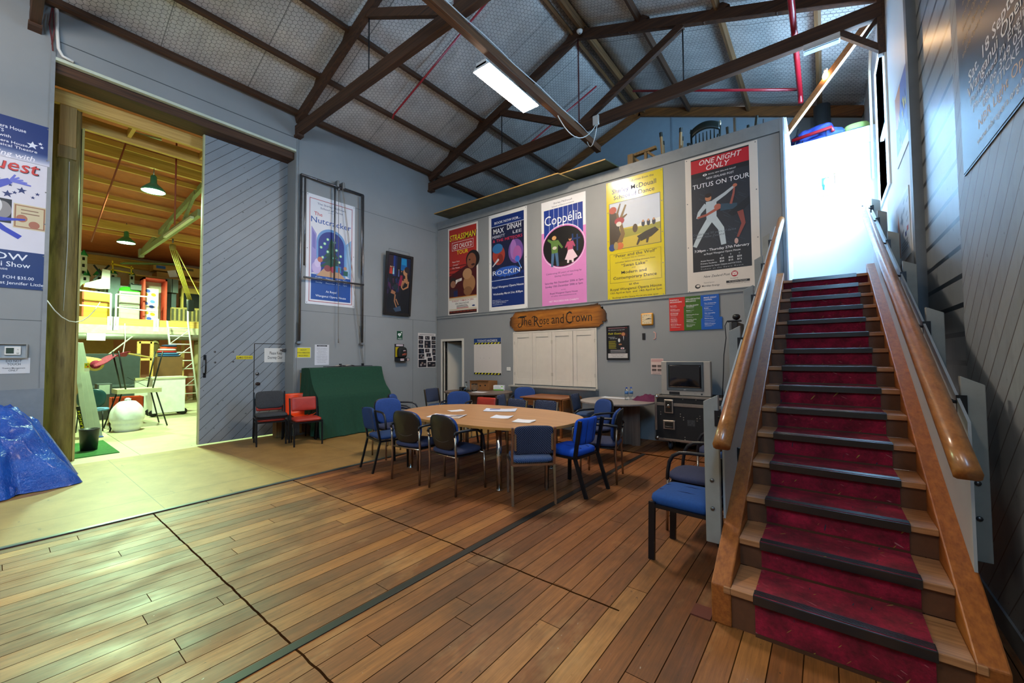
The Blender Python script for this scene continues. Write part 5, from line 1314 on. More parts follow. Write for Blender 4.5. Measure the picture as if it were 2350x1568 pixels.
def signwood():
    m, t_, p = newmat('charred_sign_timber'); v = t_.coord(); sp = t_.add('ShaderNodeSeparateXYZ'); t_.l.new(v, sp.inputs[0])
    n1 = t_.noise(v, 3, 5, .65, 0.7, 1, 6)
    col = t_.ramp(n1, [(.3, lin('#7a4612')), (.55, lin('#a8661c')), (.75, lin('#c4842c'))])
    ax = t_.math('DIVIDE', t_.math('ABSOLUTE', sp.outputs[0]), hw); az = t_.math('DIVIDE', t_.math('ABSOLUTE', t_.math('SUBTRACT', sp.outputs[2], ym)), (zt_-zb_)/2)
    e = t_.math('MAXIMUM', t_.math('POWER', ax, 7.0), t_.math('POWER', az, 5.0)); e = t_.math('MULTIPLY', e, t_.math('ADD', 0.55, n1))
    t_.l.new(t_.mix(t_.ramp(e, [(.15, G(0)), (.85, G(.9))]), col, lin('#2c190c')), p.inputs['Base Color']); p.inputs['Roughness'].default_value = .45
    t_.l.new(t_.bump(n1, .3, .004), p.inputs['Normal']); return m
MB().prism([(x, -0.006, z) for x, z in out], (0, -0.024, 0)).build('board', signwood(), t)
b = Board((-hw, -0.0305, zt_), (1, 0, 0), (0, 0, -1), (0, -1, 0), Wd, zt_-zb_)
INK = '#1c0f0a'
def word(s_, u, v, h, w): b.text(s_, u, v, h, INK, w, 'l')
b.base = .0005
word('T', .125, .70, .44, .055); b.limb(INK, [(.10, .33), (.13, .27), (.20, .265)], .010); b.limb(INK, [(.15, .60), (.14, .76), (.115, .80), (.10, .70), (.12, .60)], .009)
word('he', .172, .72, .44, .085); b.limb(INK, [(.262, .38), (.275, .31), (.30, .30)], .009); word('R', .285, .76, .48, .055); b.limb(INK, [(.33, .76), (.35, .83), (.375, .80)], .008); word('ose', .345, .72, .42, .105)
word('and', .475, .72, .46, .125); word('C', .62, .76, .60, .06); word('rown', .685, .70, .44, .185)
b.finish(t)
# --- serving hatch with four white shutters
a, c = FY(YB, 1181.3, 765.8), FY(YB, 1369, 890)
t = thing('serving_hatch', 'serving hatch closed by four white panelled shutters below the timber sign', 'shutters', (a.x, YB, c.z))
Wd = c.x-a.x; Hh = a.z-c.z
SHW = mat('shutter_white', '#d9d0c2', 0.4, var=0.03)
m = MB()
for x0, x1, z0_, z1_ in ((-.03, .0, -.02, Hh+.03), (Wd, Wd+.03, -.02, Hh+.03), (0, Wd, Hh, Hh+.03)): m.box(x0, x1, -0.028, -0.002, z0_, z1_)
m.build('frame', SHW, t, bevel=.003)
pw = Wd/4
for i in range(4):
    x0, x1 = i*pw+.004, (i+1)*pw-.004
    m = MB(); r = .085; zt2, zb2 = Hh-.10, .12
    m.box(x0, x0+r, -.026, -.006, .006, Hh-.004).box(x1-r, x1, -.026, -.006, .006, Hh-.004).box(x0+r, x1-r, -.026, -.006, zt2, Hh-.004).box(x0+r, x1-r, -.026, -.006, .006, zb2).box(x0+r, x1-r, -.013, -.006, zb2, zt2)
    s = m.build('shutter', SHW, t, bevel=.003)
    m = MB(); xe = x0+.01 if i % 2 == 0 else x1-.01
    for z in (.2, Hh-.25): m.box(xe-.012, xe+.012, -.03, -.026, z, z+.07)
    m.build('hinge', mat('painted_hinge', '#c4bbac', .4), s)
MB().box(-.09, Wd+.05, -.14, -.002, -.055, -.02).build('counter_shelf', mat('speckled_laminate', '#a9a49a', .35, var=.35, scale=120), t, bevel=.006)
MB().prism([(-.05, -.11, -.056), (-.05, -.002, -.056), (-.05, -.002, -.22), (-.05, -.03, -.22)], (Wd+.09, 0, 0)).build('apron_board', mat('moulding_grey', '#85898a'), t)
# --- hazard board
t, b = poster('hazard_board', 'white hazard whiteboard with blue heading and yellow-black stripes', 'board', 'B', YB, (1088.3, 777.7), (1150.8, 860.6), '#d8cfc6')
b.rect('#0c3a78', 0, 0, 1, .115); b.text('TODAYS HAZARDS', .5, .098, .062, '#e8e8ea', .74, bold=True)
for v0, v1 in ((.12, .165), (.955, 1.0)):
    b.rect('#15150f', 0, v0, 1, v1)
    for i in range(8): b.poly('#d8d010', [(.03+i*.12, v1), (.07+i*.12, v0), (.12+i*.12, v0), (.08+i*.12, v1)])
for u, v in ((.24, .235), (.38, .235), (.59, .23), (.24, .55), (.38, .55), (.59, .55)): b.ell('#6a625c', u, v, .008, .006, 8)
b.finish(t)
# --- framed black poster
t, b = poster('framed_poster', 'small black framed poster of a seated man, between shutters and clock', 'poster', 'B', YB, (1394, 751.5), (1443.5, 824.5), '#121318', .012)
b.rect('#8a1c20', .03, .022, .97, .055); b.lines('#e0c8c8', .06, .94, .034, .034, 1, .01)
b.poly('#3a1216', [(.55, .16), (.80, .13), (.95, .24), (.93, .4), (.6, .4)]); b.ell('#2c2220', .76, .19, .10, .05); b.ell('#b4764e', .77, .235, .085, .055); b.poly('#15161c', [(.55, .36), (.72, .29), (.95, .32), (.97, .56), (.62, .58)]); b.poly('#d8d4d4', [(.76, .30), (.80, .30), (.78, .44)]); b.ell('#d8d8d8', .57, .42, .05, .06); b.ell('#b4764e', .62, .545, .08, .022)
b.text('An intimate evening with', .05, .108, .026, '#e8e8ea', .78, 'l', slant=.3); b.text('Rob Guest', .05, .235, .06, '#d8d020', .62, 'l', slant=.25); b.text('Unmasked -', .06, .33, .026, '#e8e8ea', .34, 'l', bold=True); b.text('one night only!', .14, .37, .022, '#e8e8ea', .34, 'l', bold=True, slant=.2)
b.lines('#a8a020', .06, .44, .44, .66, 9, .010); b.lines('#c4c4c8', .15, .88, .72, .78, 3, .008); b.rect('#e4dede', .64, .645, .80, .69); b.rect('#b01c24', .67, .655, .76, .68)
b.rect('#c4beba', .03, .825, .97, .965); b.text('Royal Wanganui Opera House', .5, .872, .022, '#2a2a30', .62, bold=True); b.text('Sunday 4 April 7.30pm', .5, .93, .022, '#2a2a30', .50, bold=True)
b.finish(t)
m = MB().use(BLACKP); hw_, hh_ = b.W/2, b.H
for x0, x1, z0_, z1_ in ((-hw_-.012, -hw_+.012, -.012, hh_+.012), (hw_-.012, hw_+.012, -.012, hh_+.012), (-hw_, hw_, -.012, .012), (-hw_, hw_, hh_-.012, hh_+.012)): m.box(x0, x1, -.03, -.002, z0_, z1_)
m.build('frame', None, t)
# --- clock
a, c = FY(YB, 1472.3, 719.5), FY(YB, 1500.8, 747)
t = thing('wall_clock', 'square wall clock with orange-yellow rim and cream dial', 'clock', ((a.x+c.x)/2, YB, (a.z+c.z)/2)); s = (c.x-a.x)/2
m = MB(); ORY = mat('orange_yellow_rim', '#d8901c', .35)
m.rbox(-s, s, -.05, -.002, -s, s, .05, 5); m.build('rim', ORY, t)
MB().box(-s*.78, s*.78, -.0525, -.051, -s*.78, s*.78).build('dial', mat('clock_dial', '#ddc9a0', .5, var=.02), t)
b = Board((-s*.78, -.0527, s*.78), (1, 0, 0), (0, 0, -1), (0, -1, 0), s*1.56, s*1.56); b.base = .0004
for k in range(12):
    an = (k+1)*PI/6; q = .40/max(abs(math.sin(an)), abs(math.cos(an)))*.98; b.text(str(k+1), .5+math.sin(an)*q, .5-math.cos(an)*q+.055, .11, '#1c1814', bold=True)
b.finish(t, let='numerals')
for an, L, w_, nm in ((math.radians(72), .5, .022, 'hour_hand'), (math.radians(85), .72, .016, 'minute_hand'), (math.radians(245), .45, .007, 'second_hand')):
    d = Vector((math.sin(an), 0, math.cos(an))); MB().beam(Vector((0, -.056, 0))-d*s*.1, Vector((0, -.056, 0))+d*s*L, w_*s*3, .002, (0, 1, 0)).build(nm, BLACKP if nm != 'second_hand' else REDPIPE, t)
# --- small bits under the clock
a, c = FY(YB, 1474.2, 765.2), FY(YB, 1481.2, 780.2)
o = MB().rbox(a.x, c.x, YB-.012, YB-.001, c.z, a.z, .003).build('wall_plate', BLACKP); tag(o, 'small upright black plate on the wall below the clock', 'plate')
a, c = FY(YB, 1500, 762), FY(YB, 1505, 779)
o = MB().tube([(a.x, YB-.004, a.z), (c.x, YB-.004, a.z-.02), (c.x, YB-.004, c.z+.02), (a.x, YB-.004, c.z)], .010, 6).build('tape_remnant', mat('pink_tape', '#d8a89c', .7)); tag(o, 'pinkish bracket-shaped tape mark right of the black plate', 'tape')
# --- tri-colour values board
a, c = FY(YB, 1536, 681), FY(YB, 1658.2, 755); 
t = thing('values_board', 'red, green and blue jigsaw-edged board below the large black poster', 'board', (a.x, YB, c.z)); Wd, Hh = c.x-a.x, FY(YB, 1536, 683.4).z-c.z
b = Board((0, -.020, Hh), (1, 0, 0), (0, 0, -1), (0, -1, 0), Wd, Hh)
def seg(name, hx, pts):
    MB().prism([(u*Wd, -.004, (1-v)*Hh) for u, v in pts], (0, -.015, 0)).build(name, mat('board_'+name, hx, .35, var=.03), t)
seg('red_panel', '#c8261e', [(0, 0), (.315, 0), (.315, .30), (.29, .30), (.29, 1), (0, 1)])
seg('green_panel', '#3a6410', [(.316, 0), (.618, 0), (.618, .33), (.645, .33), (.645, .68), (.62, .68), (.62, 1), (.291, 1), (.291, .301), (.316, .301)])
seg('blue_panel', '#0858b4', [(.619, 0), (.955, 0), (.955, .66), (1, .66), (1, 1), (.621, 1), (.621, .681), (.646, .681), (.646, .329), (.619, .329)])
b.base = .0006; Wt = '#f0f0f0'
b.text('POSITIVE &', .02, .115, .042, Wt, .175, 'l', True); b.text('ENCOURAGING', .02, .175, .042, Wt, .235, 'l', True)
for v, s_ in ((.275, 'Back others'), (.40, 'Find the positive'), (.51, 'Face the tough'), (.55, 'conversations'), (.68, 'Take time to'), (.72, 'congratulate'), (.84, 'We’re all different')): b.text(s_, .025, v, .028, Wt, .013*len(s_)*.85, 'l', True)
b.text('COLLABORATIVE', .335, .12, .042, Wt, .27, 'l', True); b.text('BRILLIANCE', .335, .18, .042, Wt, .19, 'l', True)
for v, s_ in ((.29, 'Share ideas, knowledge'), (.33, 'and experience'), (.44, 'Connect'), (.565, 'Seek the point of view'), (.705, 'Constantly develop'), (.745, 'relationships'), (.86, 'Share successes')): b.text(s_, .34, v, .028, Wt, .012*len(s_)*.9, 'l', True)
b.text('MAKE GREAT', .68, .12, .042, Wt, .23, 'l', True); b.text('HAPPEN', .68, .18, .042, Wt, .145, 'l', True)
for v, s_ in ((.27, 'Take calculated risks'), (.41, 'Be bold'), (.55, 'Take responsibility'), (.70, 'Seize the moment'), (.85, 'Explore all options')): b.text(s_, .685, v, .028, Wt, .0115*len(s_)*.9, 'l', True)
for u0 in (.025, .34, .685):
    for v in (.30, .355, .425, .47, .59, .635, .745, .79, .875, .90): b.rect('#c8ccd4', u0, v, u0+.10+.10*random.random(), v+.006)
b.finish(t)
# --- pale pink notice half behind the television
t, b = poster('notice', 'pale pink notice half hidden behind the left of the television', 'notice', 'B', YB, (1493.8, 823), (1523, 860), '#d8beb4', .004)
b.rect('#c89a94', .04, .05, .96, .22); b.rect('#5a4c48', .08, .40, .45, .56); b.rect('#6a5a54', .52, .40, .92, .56); b.rect('#5a4c48', .08, .64, .45, .80); b.rect('#6a5a54', .52, .64, .92, .80); b.lines('#7a6a64', .1, .9, .85, .95, 3, .02); b.finish(t)
t = thing('light_switch', 'white double switch plate between hazard board and shutters', 'switch', tuple(FY(YB, 1167.7, 847)))
MB().rbox(-.055, .055, -.012, -.001, -.04, .04, .006).build('plate', WHITEPL, t); MB().box(-.025, -.012, -.016, -.012, -.015, .015).box(.012, .025, -.016, -.012, -.015, .015).build('rocker', mat('rocker', '#bdbab2', .4), t)
# ================= left wall
t, b = poster('poster', 'white and blue ballet poster behind the pipe frame on the left wall', 'poster', 'L', XL, (703, 441), (812.5, 707.5), '#e2e2e6')
b.frame('#a83038', .06, .035, .94, .975, .012)
b.text('The Shirley McDouall', .5, .082, .018, '#24406e', .58, bold=True); b.text('School of Dance', .5, .117, .018, '#24406e', .46, bold=True); b.text('presents', .5, .135, .008, '#24406e', .14)
b.text('The', .23, .185, .034, '#c02838', .16, bold=True); b.text('Nutcracker', .5, .252, .054, '#0c4c9c', .82, bold=True)
b.rect('#0a489c', .10, .725, .91, .955)
b.ell('#6a9ad0', .5, .42, .30, .135, 32); b.rect('#6a9ad0', .20, .42, .80, .735); b.ell('#1c2f86', .5, .43, .265, .12, 32); b.rect('#1c2f86', .235, .43, .765, .70)
b.poly('#9a90cc', [(.10, .29), (.20, .355), (.20, .70), (.10, .72)]); b.poly('#7a74bc', [(.12, .33), (.18, .37), (.18, .50), (.12, .48)]); b.poly('#8ab4dc', [(.80, .40), (.92, .345), (.92, .73), (.80, .70)]); b.poly('#a8c8e4', [(.83, .42), (.89, .39), (.89, .68), (.83, .66)])
for k in range(5): w_ = .07+.045*k; b.poly('#123c2c' if k % 2 else '#174a34', [(.5-w_, .45+k*.05), (.5, .36+k*.05), (.5+w_, .45+k*.05)])
for u, v in ((.42, .385), (.56, .40), (.36, .43), (.60, .47), (.42, .50), (.55, .55), (.66, .58), (.32, .56), (.29, .47), (.69, .52)): b.ell('#7ad0a8', u, v, .028, .013); b.ell('#f4f4c8', u, v, .012, .008)
b.poly('#c89a70', [(.20, .735), (.35, .66), (.62, .66), (.80, .735)]); b.ell('#8a3a3a', .42, .655, .07, .03); b.ell('#c03a50', .53, .66, .05, .03); b.rect('#3a86b4', .58, .62, .70, .68); b.rect('#b4503a', .64, .63, .67, .68)
b.ell('#c8b4e0', .20, .665, .09, .055); b.ell('#d8c8ea', .22, .62, .06, .04); b.ell('#c06a4a', .27, .585, .05, .025); b.limb('#1c5a4a', [(.80, .655), (.80, .70)], .10, .09); b.ell('#c08a64', .79, .63, .035, .018)
for v, c1, c2, c3, c4 in ((.757, 'Friday', 'November', '29th', '7pm'), (.775, 'Saturday', 'November', '30th', '5pm'), (.800, 'Sunday', 'December', '1st', '5pm')):
    b.text(c1, .19, v, .014, '#dfe6f0', .13, 'l'); b.text(c2, .39, v, .014, '#dfe6f0', .19, 'l'); b.text(c3, .61, v, .014, '#dfe6f0', .08, 'l'); b.text(c4, .75, v, .014, '#dfe6f0', .08, 'l')
b.text('At Royal', .5, .882, .021, '#eef2f8', .22, bold=True); b.text('Wanganui Opera House', .5, .927, .021, '#eef2f8', .62, bold=True)
screws(b); b.finish(t)
# pipe frame rig over it
t = thing('pipe_frame_rig', 'grey pipe frame with pulley and cords fixed to the left wall over the white poster', 'pipe frame', (XL, 4.33, 0))
y0, y1, zt_, zb_ = 3.655-4.33, 5.0-4.33, 5.10, 1.82
X1, X2 = .055, .10
for yy in (y0, y1):
    MB().tube([(X1, yy, zb_), (X1, yy, zt_)], .022, 10).build('upright_pipe', STEELP, t)
    s_ = 1 if yy < 0 else -1
    MB().tube([(X2, yy+s_*.055, 3.30), (X2, yy+s_*.055, zt_-.03)], .017, 10).build('inner_pipe', STEELP, t)
    MB().box(.0, .03, yy-.035, yy+.035, zb_-.02, zb_+.36).box(0, .09, yy-.05, yy+.05, zb_-.05, zb_-.02).build('wall_bracket', mat('galvanised', '#8a8c8c', .4, .8), t)
MB().tube([(X1, y0, zt_), (X1, y1, zt_)], .024, 10).tube([(X2, y0+.3, zt_-.02), (X2, y1-.3, zt_-.02)], .018, 8).build('top_pipe', STEELP, t)
MB().tube([(X2, y0+.05, 3.07), (X2, y1, 3.09)], .02, 10).build('cross_pipe', STEELP, t)
MB().tube([(X2, -.01, zt_-.02), (X2, -.01, 3.08)], .015, 10).build('centre_pipe', STEELP, t)
m = MB().rbox(.03, .14, .02, .07, zt_-.03, zt_+.10, .01).rbox(.03, .14, .14, .19, zt_-.03, zt_+.10, .01).cyl((.10, .055, zt_-.07), (.10, .085, zt_-.07), .035, 14).cyl((.10, .145, zt_-.02), (.10, .175, zt_-.02), .03, 14)
m.build('pulley', mat('galvanised', '#8a8c8c'), t)
m = MB().tube([(X2, .07, zt_-.07), (X2, .09, 2.0), (X2, .095, 1.88)], .006, 6); m.tube([(X2, .095, 1.88), (X2, .095, 1.80)], .012, 6); m.build('hanging_cord', mat('cord_grey', '#6e6a66', .8), t)
MB().tube([(X2, .145, zt_), (X1+.03, .66, 1.33)], .005, 6).tube([(X2, .165, zt_), (X1+.03, .69, 1.33)], .005, 6).build('long_cord', mat('cord_buff', '#8e857a', .8), t)
# framed painting tilted forward from the wall
c = FX(XL+.06, 912, 645)
t = thing('framed_painting', 'dark framed painting of a woman in black standing by a stage, on the left wall', 'painting', (XL+.025, c.y, FX(XL+.03, 912, 724).z))
Wp, Hp = .76, 1.46; t.rotation_euler = (0, math.radians(4.5), 0)
m = MB().use(mat('dark_frame', '#1a1512', .35, var=.1, coat=.2)); e = .06
for a0, a1, z0_, z1_ in ((-Wp/2, -Wp/2+e, 0, Hp), (Wp/2-e, Wp/2, 0, Hp), (-Wp/2+e, Wp/2-e, 0, e), (-Wp/2+e, Wp/2-e, Hp-e, Hp)): m.box(0, .05, a0, a1, z0_, z1_)
m.build('frame', None, t, bevel=.006)
MB().box(.008, .03, -Wp/2+e, Wp/2-e, e, Hp-e).build('canvas', mat('canvas_dark', '#14131a', .5, var=.3, scale=6), t)
b = Board((.03, -Wp/2+e, Hp-e), (0, 1, 0), (0, 0, -1), (1, 0, 0), Wp-2*e, Hp-2*e); b.base = .0006
b.rect('#2a1016', 0, 0, .22, .34); b.rect('#17307a', .22, 0, .38, .36); b.rect('#0e1c48', .30, 0, .40, .36); b.rect('#101016', .38, 0, .55, .5); b.rect('#0e5f9c', .56, .02, .98, .24); b.rect('#1284b8', .58, .03, .80, .14); b.poly('#0a1c40', [(.8, .02), (.98, .02), (.98, .3), (.86, .3)])
for i in range(26): u_, v_ = random.random()*.5, .36+random.random()*.25; b.limb(random.choice(['#3a2452', '#22305e', '#5a2440', '#2c1c3a', '#1a2850']), [(u_, v_), (u_+.02, v_+.08)], .05, .02)
for u_, cc in ((.10, '#b8301c'), (.16, '#c8442c'), (.24, '#9ad0d8')): b.limb(cc, [(u_, .33), (u_, .22)], .07, .04); b.ell('#d8b088', u_, .205, .018, .012)
b.limb('#8a1c3c', [(.56, .52), (.60, .33)], .16, .10); b.limb('#5a5a90', [(.47, .36), (.47, .25)], .06, .04); b.ell('#c0a080', .47, .24, .015, .01); b.ell('#b08068', .60, .26, .02, .012)
b.poly('#0c0c10', [(.62, .62), (.68, .50), (.92, .50), (.95, 1), (.60, 1)]); b.limb('#b07a50', [(.80, .52), (.80, .38)], .22, .18); b.poly('#0e0d12', [(.70, .50), (.76, .44), (.84, .47), (.90, .44), (.90, .56), (.70, .56)])
b.ell('#b98258', .77, .265, .10, .062); b.ell('#2c2220', .84, .215, .12, .055); b.ell('#2c2220', .90, .26, .05, .05); b.limb('#b98258', [(.80, .30), (.82, .38)], .09, .09); b.limb('#b47c52', [(.67, .42), (.62, .54), (.70, .58)], .07, .05); b.limb('#b47c52', [(.92, .42), (.90, .52), (.70, .575)], .08, .05)
b.poly('#0b0f14', [(.02, .85), (.10, .66), (.30, .62), (.36, .72), (.30, .86), (.10, .95)]); b.limb('#a06a48', [(.18, .635), (.36, .66)], .14, .10); b.ell('#1c2a30', .36, .55, .11, .05); b.limb('#a87450', [(.36, .68), (.34, .80), (.46, .92)], .06, .04); b.limb('#a87450', [(.40, .76), (.52, .86)], .05, .035); b.poly('#3a4c62', [(.30, .93), (.60, .87), (.66, .96), (.40, .985)])
b.finish(t, 'painted_picture')
m = MB()
m.tube([(.02, -.31, Hp-.01), (.012, -.31, Hp+.075), (.012, .27, Hp+.075), (.02, .27, Hp-.01)], .004, 6); m.build('hanging_wire', STEELP, t)
# AED sign, cabinet
t, b = poster('first_aid_sign', 'green and white heart sign above the wall-mounted bag on the left wall', 'sign', 'L', XL, (910.9, 759.8), (923.2, 780), '#0b4a30', .004)
b.ell('#e6ece8', .33, .38, .17, .13); b.ell('#e6ece8', .58, .38, .17, .13); b.poly('#e6ece8', [(.17, .43), (.74, .43), (.45, .66)]); b.poly('#0b4a30', [(.48, .33), (.38, .47), (.46, .47), (.42, .58), (.54, .43), (.46, .43)]); b.rect('#e6ece8', .76, .06, .84, .26); b.rect('#e6ece8', .68, .125, .92, .195); b.text('AED', .5, .95, .17, '#e6ece8', .78); b.finish(t)
a, c = FX(XL, 905.4, 789.5), FX(XL, 931, 829)
t = thing('defibrillator_holder', 'black defibrillator bag in a black wall holder on the left wall', 'first aid bag', (XL, a.y, c.z)); Wd, Hh = c.y-a.y, a.z-c.z
MB().box(.002, .02, 0, Wd*.78, 0, Hh).build('back_plate', BLACKP, t)
m = MB().use(mat('yellow_plate', '#c8b018', .5)).box(.02, .0215, .012, Wd*.36, Hh*.25, Hh*.82); m.build('yellow_card', None, t)
MB().box(.02, .0215, .03, Wd*.70, Hh*.87, Hh*.98).build('white_card', mat('pale_label', '#c8b8be', .5), t)
m = MB(); m.T = Matrix.Translation((.075, Wd*.50, Hh*.50)) @ Matrix.Rotation(PI/2, 4, 'Z'); pad(m, 0, 0, 0, Wd*.76, Hh*.66, .10, 3.2, 'xz', dome=.3); m.T = None; bag = m.build('bag', mat('bag_black', '#121412', .7, bump=.2, bscale=300), t)
MB().box(.02, .14, 0, Wd, 0, Hh*.18).build('tray', BLACKP, t)
b = Board((.137, Wd*.18, Hh*.66), (0, 1, 0), (0, 0, -1), (1, 0, 0), Wd*.7, Hh*.5); b.base = 0.002; b.text('AED', .55, .62, .22, '#d8684a', .6, bold=True, rot=.18); b.ell('#d8dcd8', .55, .12, .16, .07); b.ell('#b81c2c', .58, .15, .12, .04); b.finish(bag)
b = Board((.1405, Wd*.12, Hh*.16), (0, 1, 0), (0, 0, -1), (1, 0, 0), Wd*.8, Hh*.14); b.rect('#cfc8c8', .1, .05, .5, .95); b.rect('#c0505c', .13, .3, .47, .5); b.rect('#cfc8c8', .85, .05, 1.05, .95); b.rect('#b03040', .9, .3, 1.0, .7); b.finish(t)
# photo collage
t, b = poster('photo_collage', 'white sheet of many small dark photographs beside the corner on the left wall', 'poster', 'L', XL, (959.1, 764), (999.8, 843), '#d6cec8', .004)
b.lines('#6a6460', .08, .92, .035, .05, 2, .008, .05)
for u0, v0, u1, v1 in ((.03, .085, .28, .19), (.39, .085, .64, .19), (.75, .085, .98, .19), (.03, .21, .28, .315), (.35, .215, .70, .43), (.75, .21, .98, .315), (.03, .335, .28, .43), (.75, .335, .98, .43), (.03, .455, .33, .595), (.39, .455, .63, .56), (.79, .45, .98, .64), (.46, .585, .71, .685), (.03, .61, .34, .745), (.53, .715, .78, .815), (.84, .66, .98, .81), (.03, .77, .46, .985), (.52, .84, .98, .985)):
    b.rect('#191a22', u0, v0, u1, v1); w_, h_ = u1-u0, v1-v0
    for k in range(5):
        x, y = u0+w_*(.1+.65*random.random()), v0+h_*(.15+.55*random.random()); b.rect(random.choice(['#4a4a5a', '#6a5a58', '#2c3444', '#8a7468', '#3a2c30', '#9a8c88']), x, y, min(u1, x+w_*.22), min(v1, y+h_*.25))
b.finish(t)
# yellow warning and notice
t, b = poster('warning_sign', 'yellow sign with three lines of black capitals beside the door edge', 'sign', 'L', XL, (678.5, 797), (713, 821.5), '#d0d0c8', .004)
b.rect('#dcd014', .05, .06, .95, .94); [b.text(s_, .5, v, .13, '#15150f', w_, bold=True) for s_, v, w_ in (('HEAVY', .32, .42), ('TWO PERSONS', .58, .84), ('REQUIRED', .85, .60))]; b.finish(t)
t, b = poster('notice', 'white safety notice with small print above the green cloth', 'notice', 'L', XL, (722.2, 791), (754.5, 837.5), '#d6d6da', .003)
b.rect('#17171c', .14, .025, .86, .09); b.text('Health and Safety', .5, .075, .035, '#c8c8cc', .5)
for i, s_ in enumerate(('Health and safety is', 'everyone’s business', 'and everyone is', 'expected to share in', 'our commitment to', 'avoid all accidents and', 'incidents, which may', 'cause personal injury,', 'property damage or', 'loss of any kind.')): b.text(s_, .5, .19+i*.078, .036, '#4a4a58', min(.74, .036*len(s_)))
b.finish(t)
t, b = poster('sign', 'white sign with bold black lettering on the small wicket door', 'sign', 'L', XD, (606.5, 799), (653.5, 831.3), '#d8d6d0', .005)
b.text('Please Keep', .55, .45, .22, '#16181c', .60, bold=True); b.text('Doorway Clear', .52, .76, .22, '#16181c', .70, bold=True); b.finish(t)
t, b = poster('sign', 'narrow yellow head-height warning strip left of the wicket door', 'sign', 'L', XD, (542, 816.5), (579.7, 824.5), '#d8c818', .004)
b.text('MIND YOUR HEAD', .58, .80, .56, '#15150f', .78, bold=True); b.poly('#15150f', [(.03, .88), (.16, .88), (.095, .12)]); b.poly('#d8c818', [(.055, .80), (.135, .80), (.095, .30)]); b.rect('#15150f', .088, .45, .102, .72); b.finish(t)
# poster on the left wall piece, partly outside the frame
t, b = poster('poster', 'white and blue star-covered show poster at the left edge of the picture', 'poster', 'L', XL, None, None, '#dcdae4', pos=(-.52, .418, 2.40, 4.58), rough=.22, coat=.3)
b.rect('#16306e', 0, 0, 1, .17)
for i in range(12): b.rect('#%02x%02x%02x' % tuple(int(a_+(b_-a_)*i/12) for a_, b_ in zip((0x16, 0x30, 0x6e), (0xdc, 0xda, 0xe4))), 0, .17+i*.006, 1, .177+i*.006)
b.rect('#0f2f6a', 0, .78, 1, 1)
U0 = (.0+.52)/.938
b.text('Royal Wanganui Opera House', .70, .060, .020, '#e8eaf2', .62, 'r', bold=True) if False else b.text('Opera House', U0-.075, .072, .021, '#e8eaf2', .30, 'l', bold=True); b.text('PRESENTS', U0+.035, .098, .020, '#e8eaf2', .24, 'r', bold=True); b.text('with', U0+.095, .125, .017, '#e8eaf2', .10, 'r', bold=True)
b.text('Opera House,', U0+.255, .155, .016, '#e8eaf2', .32, 'r', bold=True); b.text('Musical Theatre', U0+.33, .178, .016, '#e8eaf2', .40, 'r', bold=True)
b.text('An Evening with', .86, .232, .030, '#f0eef6', .66, 'r', slant=.2, bold=True)
b.text('Guest', .905, .315, .078, '#181828', .58, 'r', bold=True, slant=.15); b.text('Guest', .895, .312, .072, '#c83a34', .55, 'r', bold=True, slant=.15)
def star(u, v, s_, hx):
    b.poly(hx, [(u+s_*(1 if k % 2 == 0 else .42)*math.sin(k*PI/5), v-s_*b.W/b.H*(1 if k % 2 == 0 else .42)*math.cos(k*PI/5)) for k in range(10)])
for u, v, s_, hx in ((.84, .135, .055, '#dfe2ee'), (.91, .115, .024, '#dfe2ee'), (.925, .135, .022, '#dfe2ee'), (.76, .42, .05, '#1c2c66'), (.64, .455, .052, '#1c2c66'), (.90, .425, .026, '#1c2c66'), (.86, .45, .024, '#1c2c66'), (.66, .40, .024, '#1c2c66'), (.70, .44, .026, '#1c2c66'), (.56, .375, .024, '#1c2c66')): star(u, v, s_, hx)
b.limb('#4a56b8', [(.40, .45), (.55, .41), (.66, .375)], .12, .07)
for k in range(5): b.limb('#6a72cc', [(.66, .375), (.70+.035*k, .335+.012*k)], .03, .018)
b.rect('#1c1c20', .40, .485, .68, .625); b.ell('#8a8686', .60, .55, .08, .05); b.ell('#d4d2d4', .53, .53, .07, .05)
b.rect('#cdbf9a', .695, .50, .985, .645); b.frame('#9a6a4a', .705, .507, .975, .638, .012); b.ell('#a86a50', .77, .585, .05, .022); b.ell('#a86a50', .88, .615, .05, .022); b.lines('#8a6a50', .76, .93, .53, .55, 2, .006)
b.limb('#2c3cb0', [(.45, .61), (.62, .605), (.80, .59)], .07, .02); b.limb('#2c3cb0', [(.50, .61), (.62, .66), (.76, .70)], .06, .06); b.limb('#2c3cb0', [(.46, .62), (.52, .70), (.55, .74)], .06, .05); b.ell('#1c2c9c', .47, .59, .08, .03)
b.text('NOW', U0+.28, .835, .040, '#e8ecf4', .42, 'r', bold=True); b.text('Wanganui Show', U0+.305, .875, .030, '#e8ecf4', .62, 'r', bold=True); b.text('Opera House', U0+.11, .897, .016, '#e8ecf4', .26, 'r'); b.text('$40.00   FOH $35.00', U0+.34, .945, .018, '#e8ecf4', .46, 'r', bold=True); b.text('Special Guest Jennifer Little', U0+.43, .978, .018, '#e8ecf4', .66, 'r', bold=True)
screws(b, 6); b.finish(t)
a, c = FX(XL, 2, 790), FX(XL, 62, 819)
t = thing('thermostat', 'white thermostat in a clear box above the do-not-touch sign', 'thermostat', (XL, a.y-.03, c.z-.02)); Wd, Hh = .40, .30
Wd = c.y-a.y+.03; Hh = a.z-c.z+.03
MB().rbox(.002, .012, 0, Wd, 0, Hh, .004).build('back_plate', mat('plate_pale', '#b4b8ba', .4), t)
m = MB(); e = .012
for a0, a1, z0_, z1_ in ((0, e, 0, Hh), (Wd-e, Wd, 0, Hh), (e, Wd-e, 0, e), (e, Wd-e, Hh-e, Hh)): m.box(.012, .06, a0, a1, z0_, z1_)
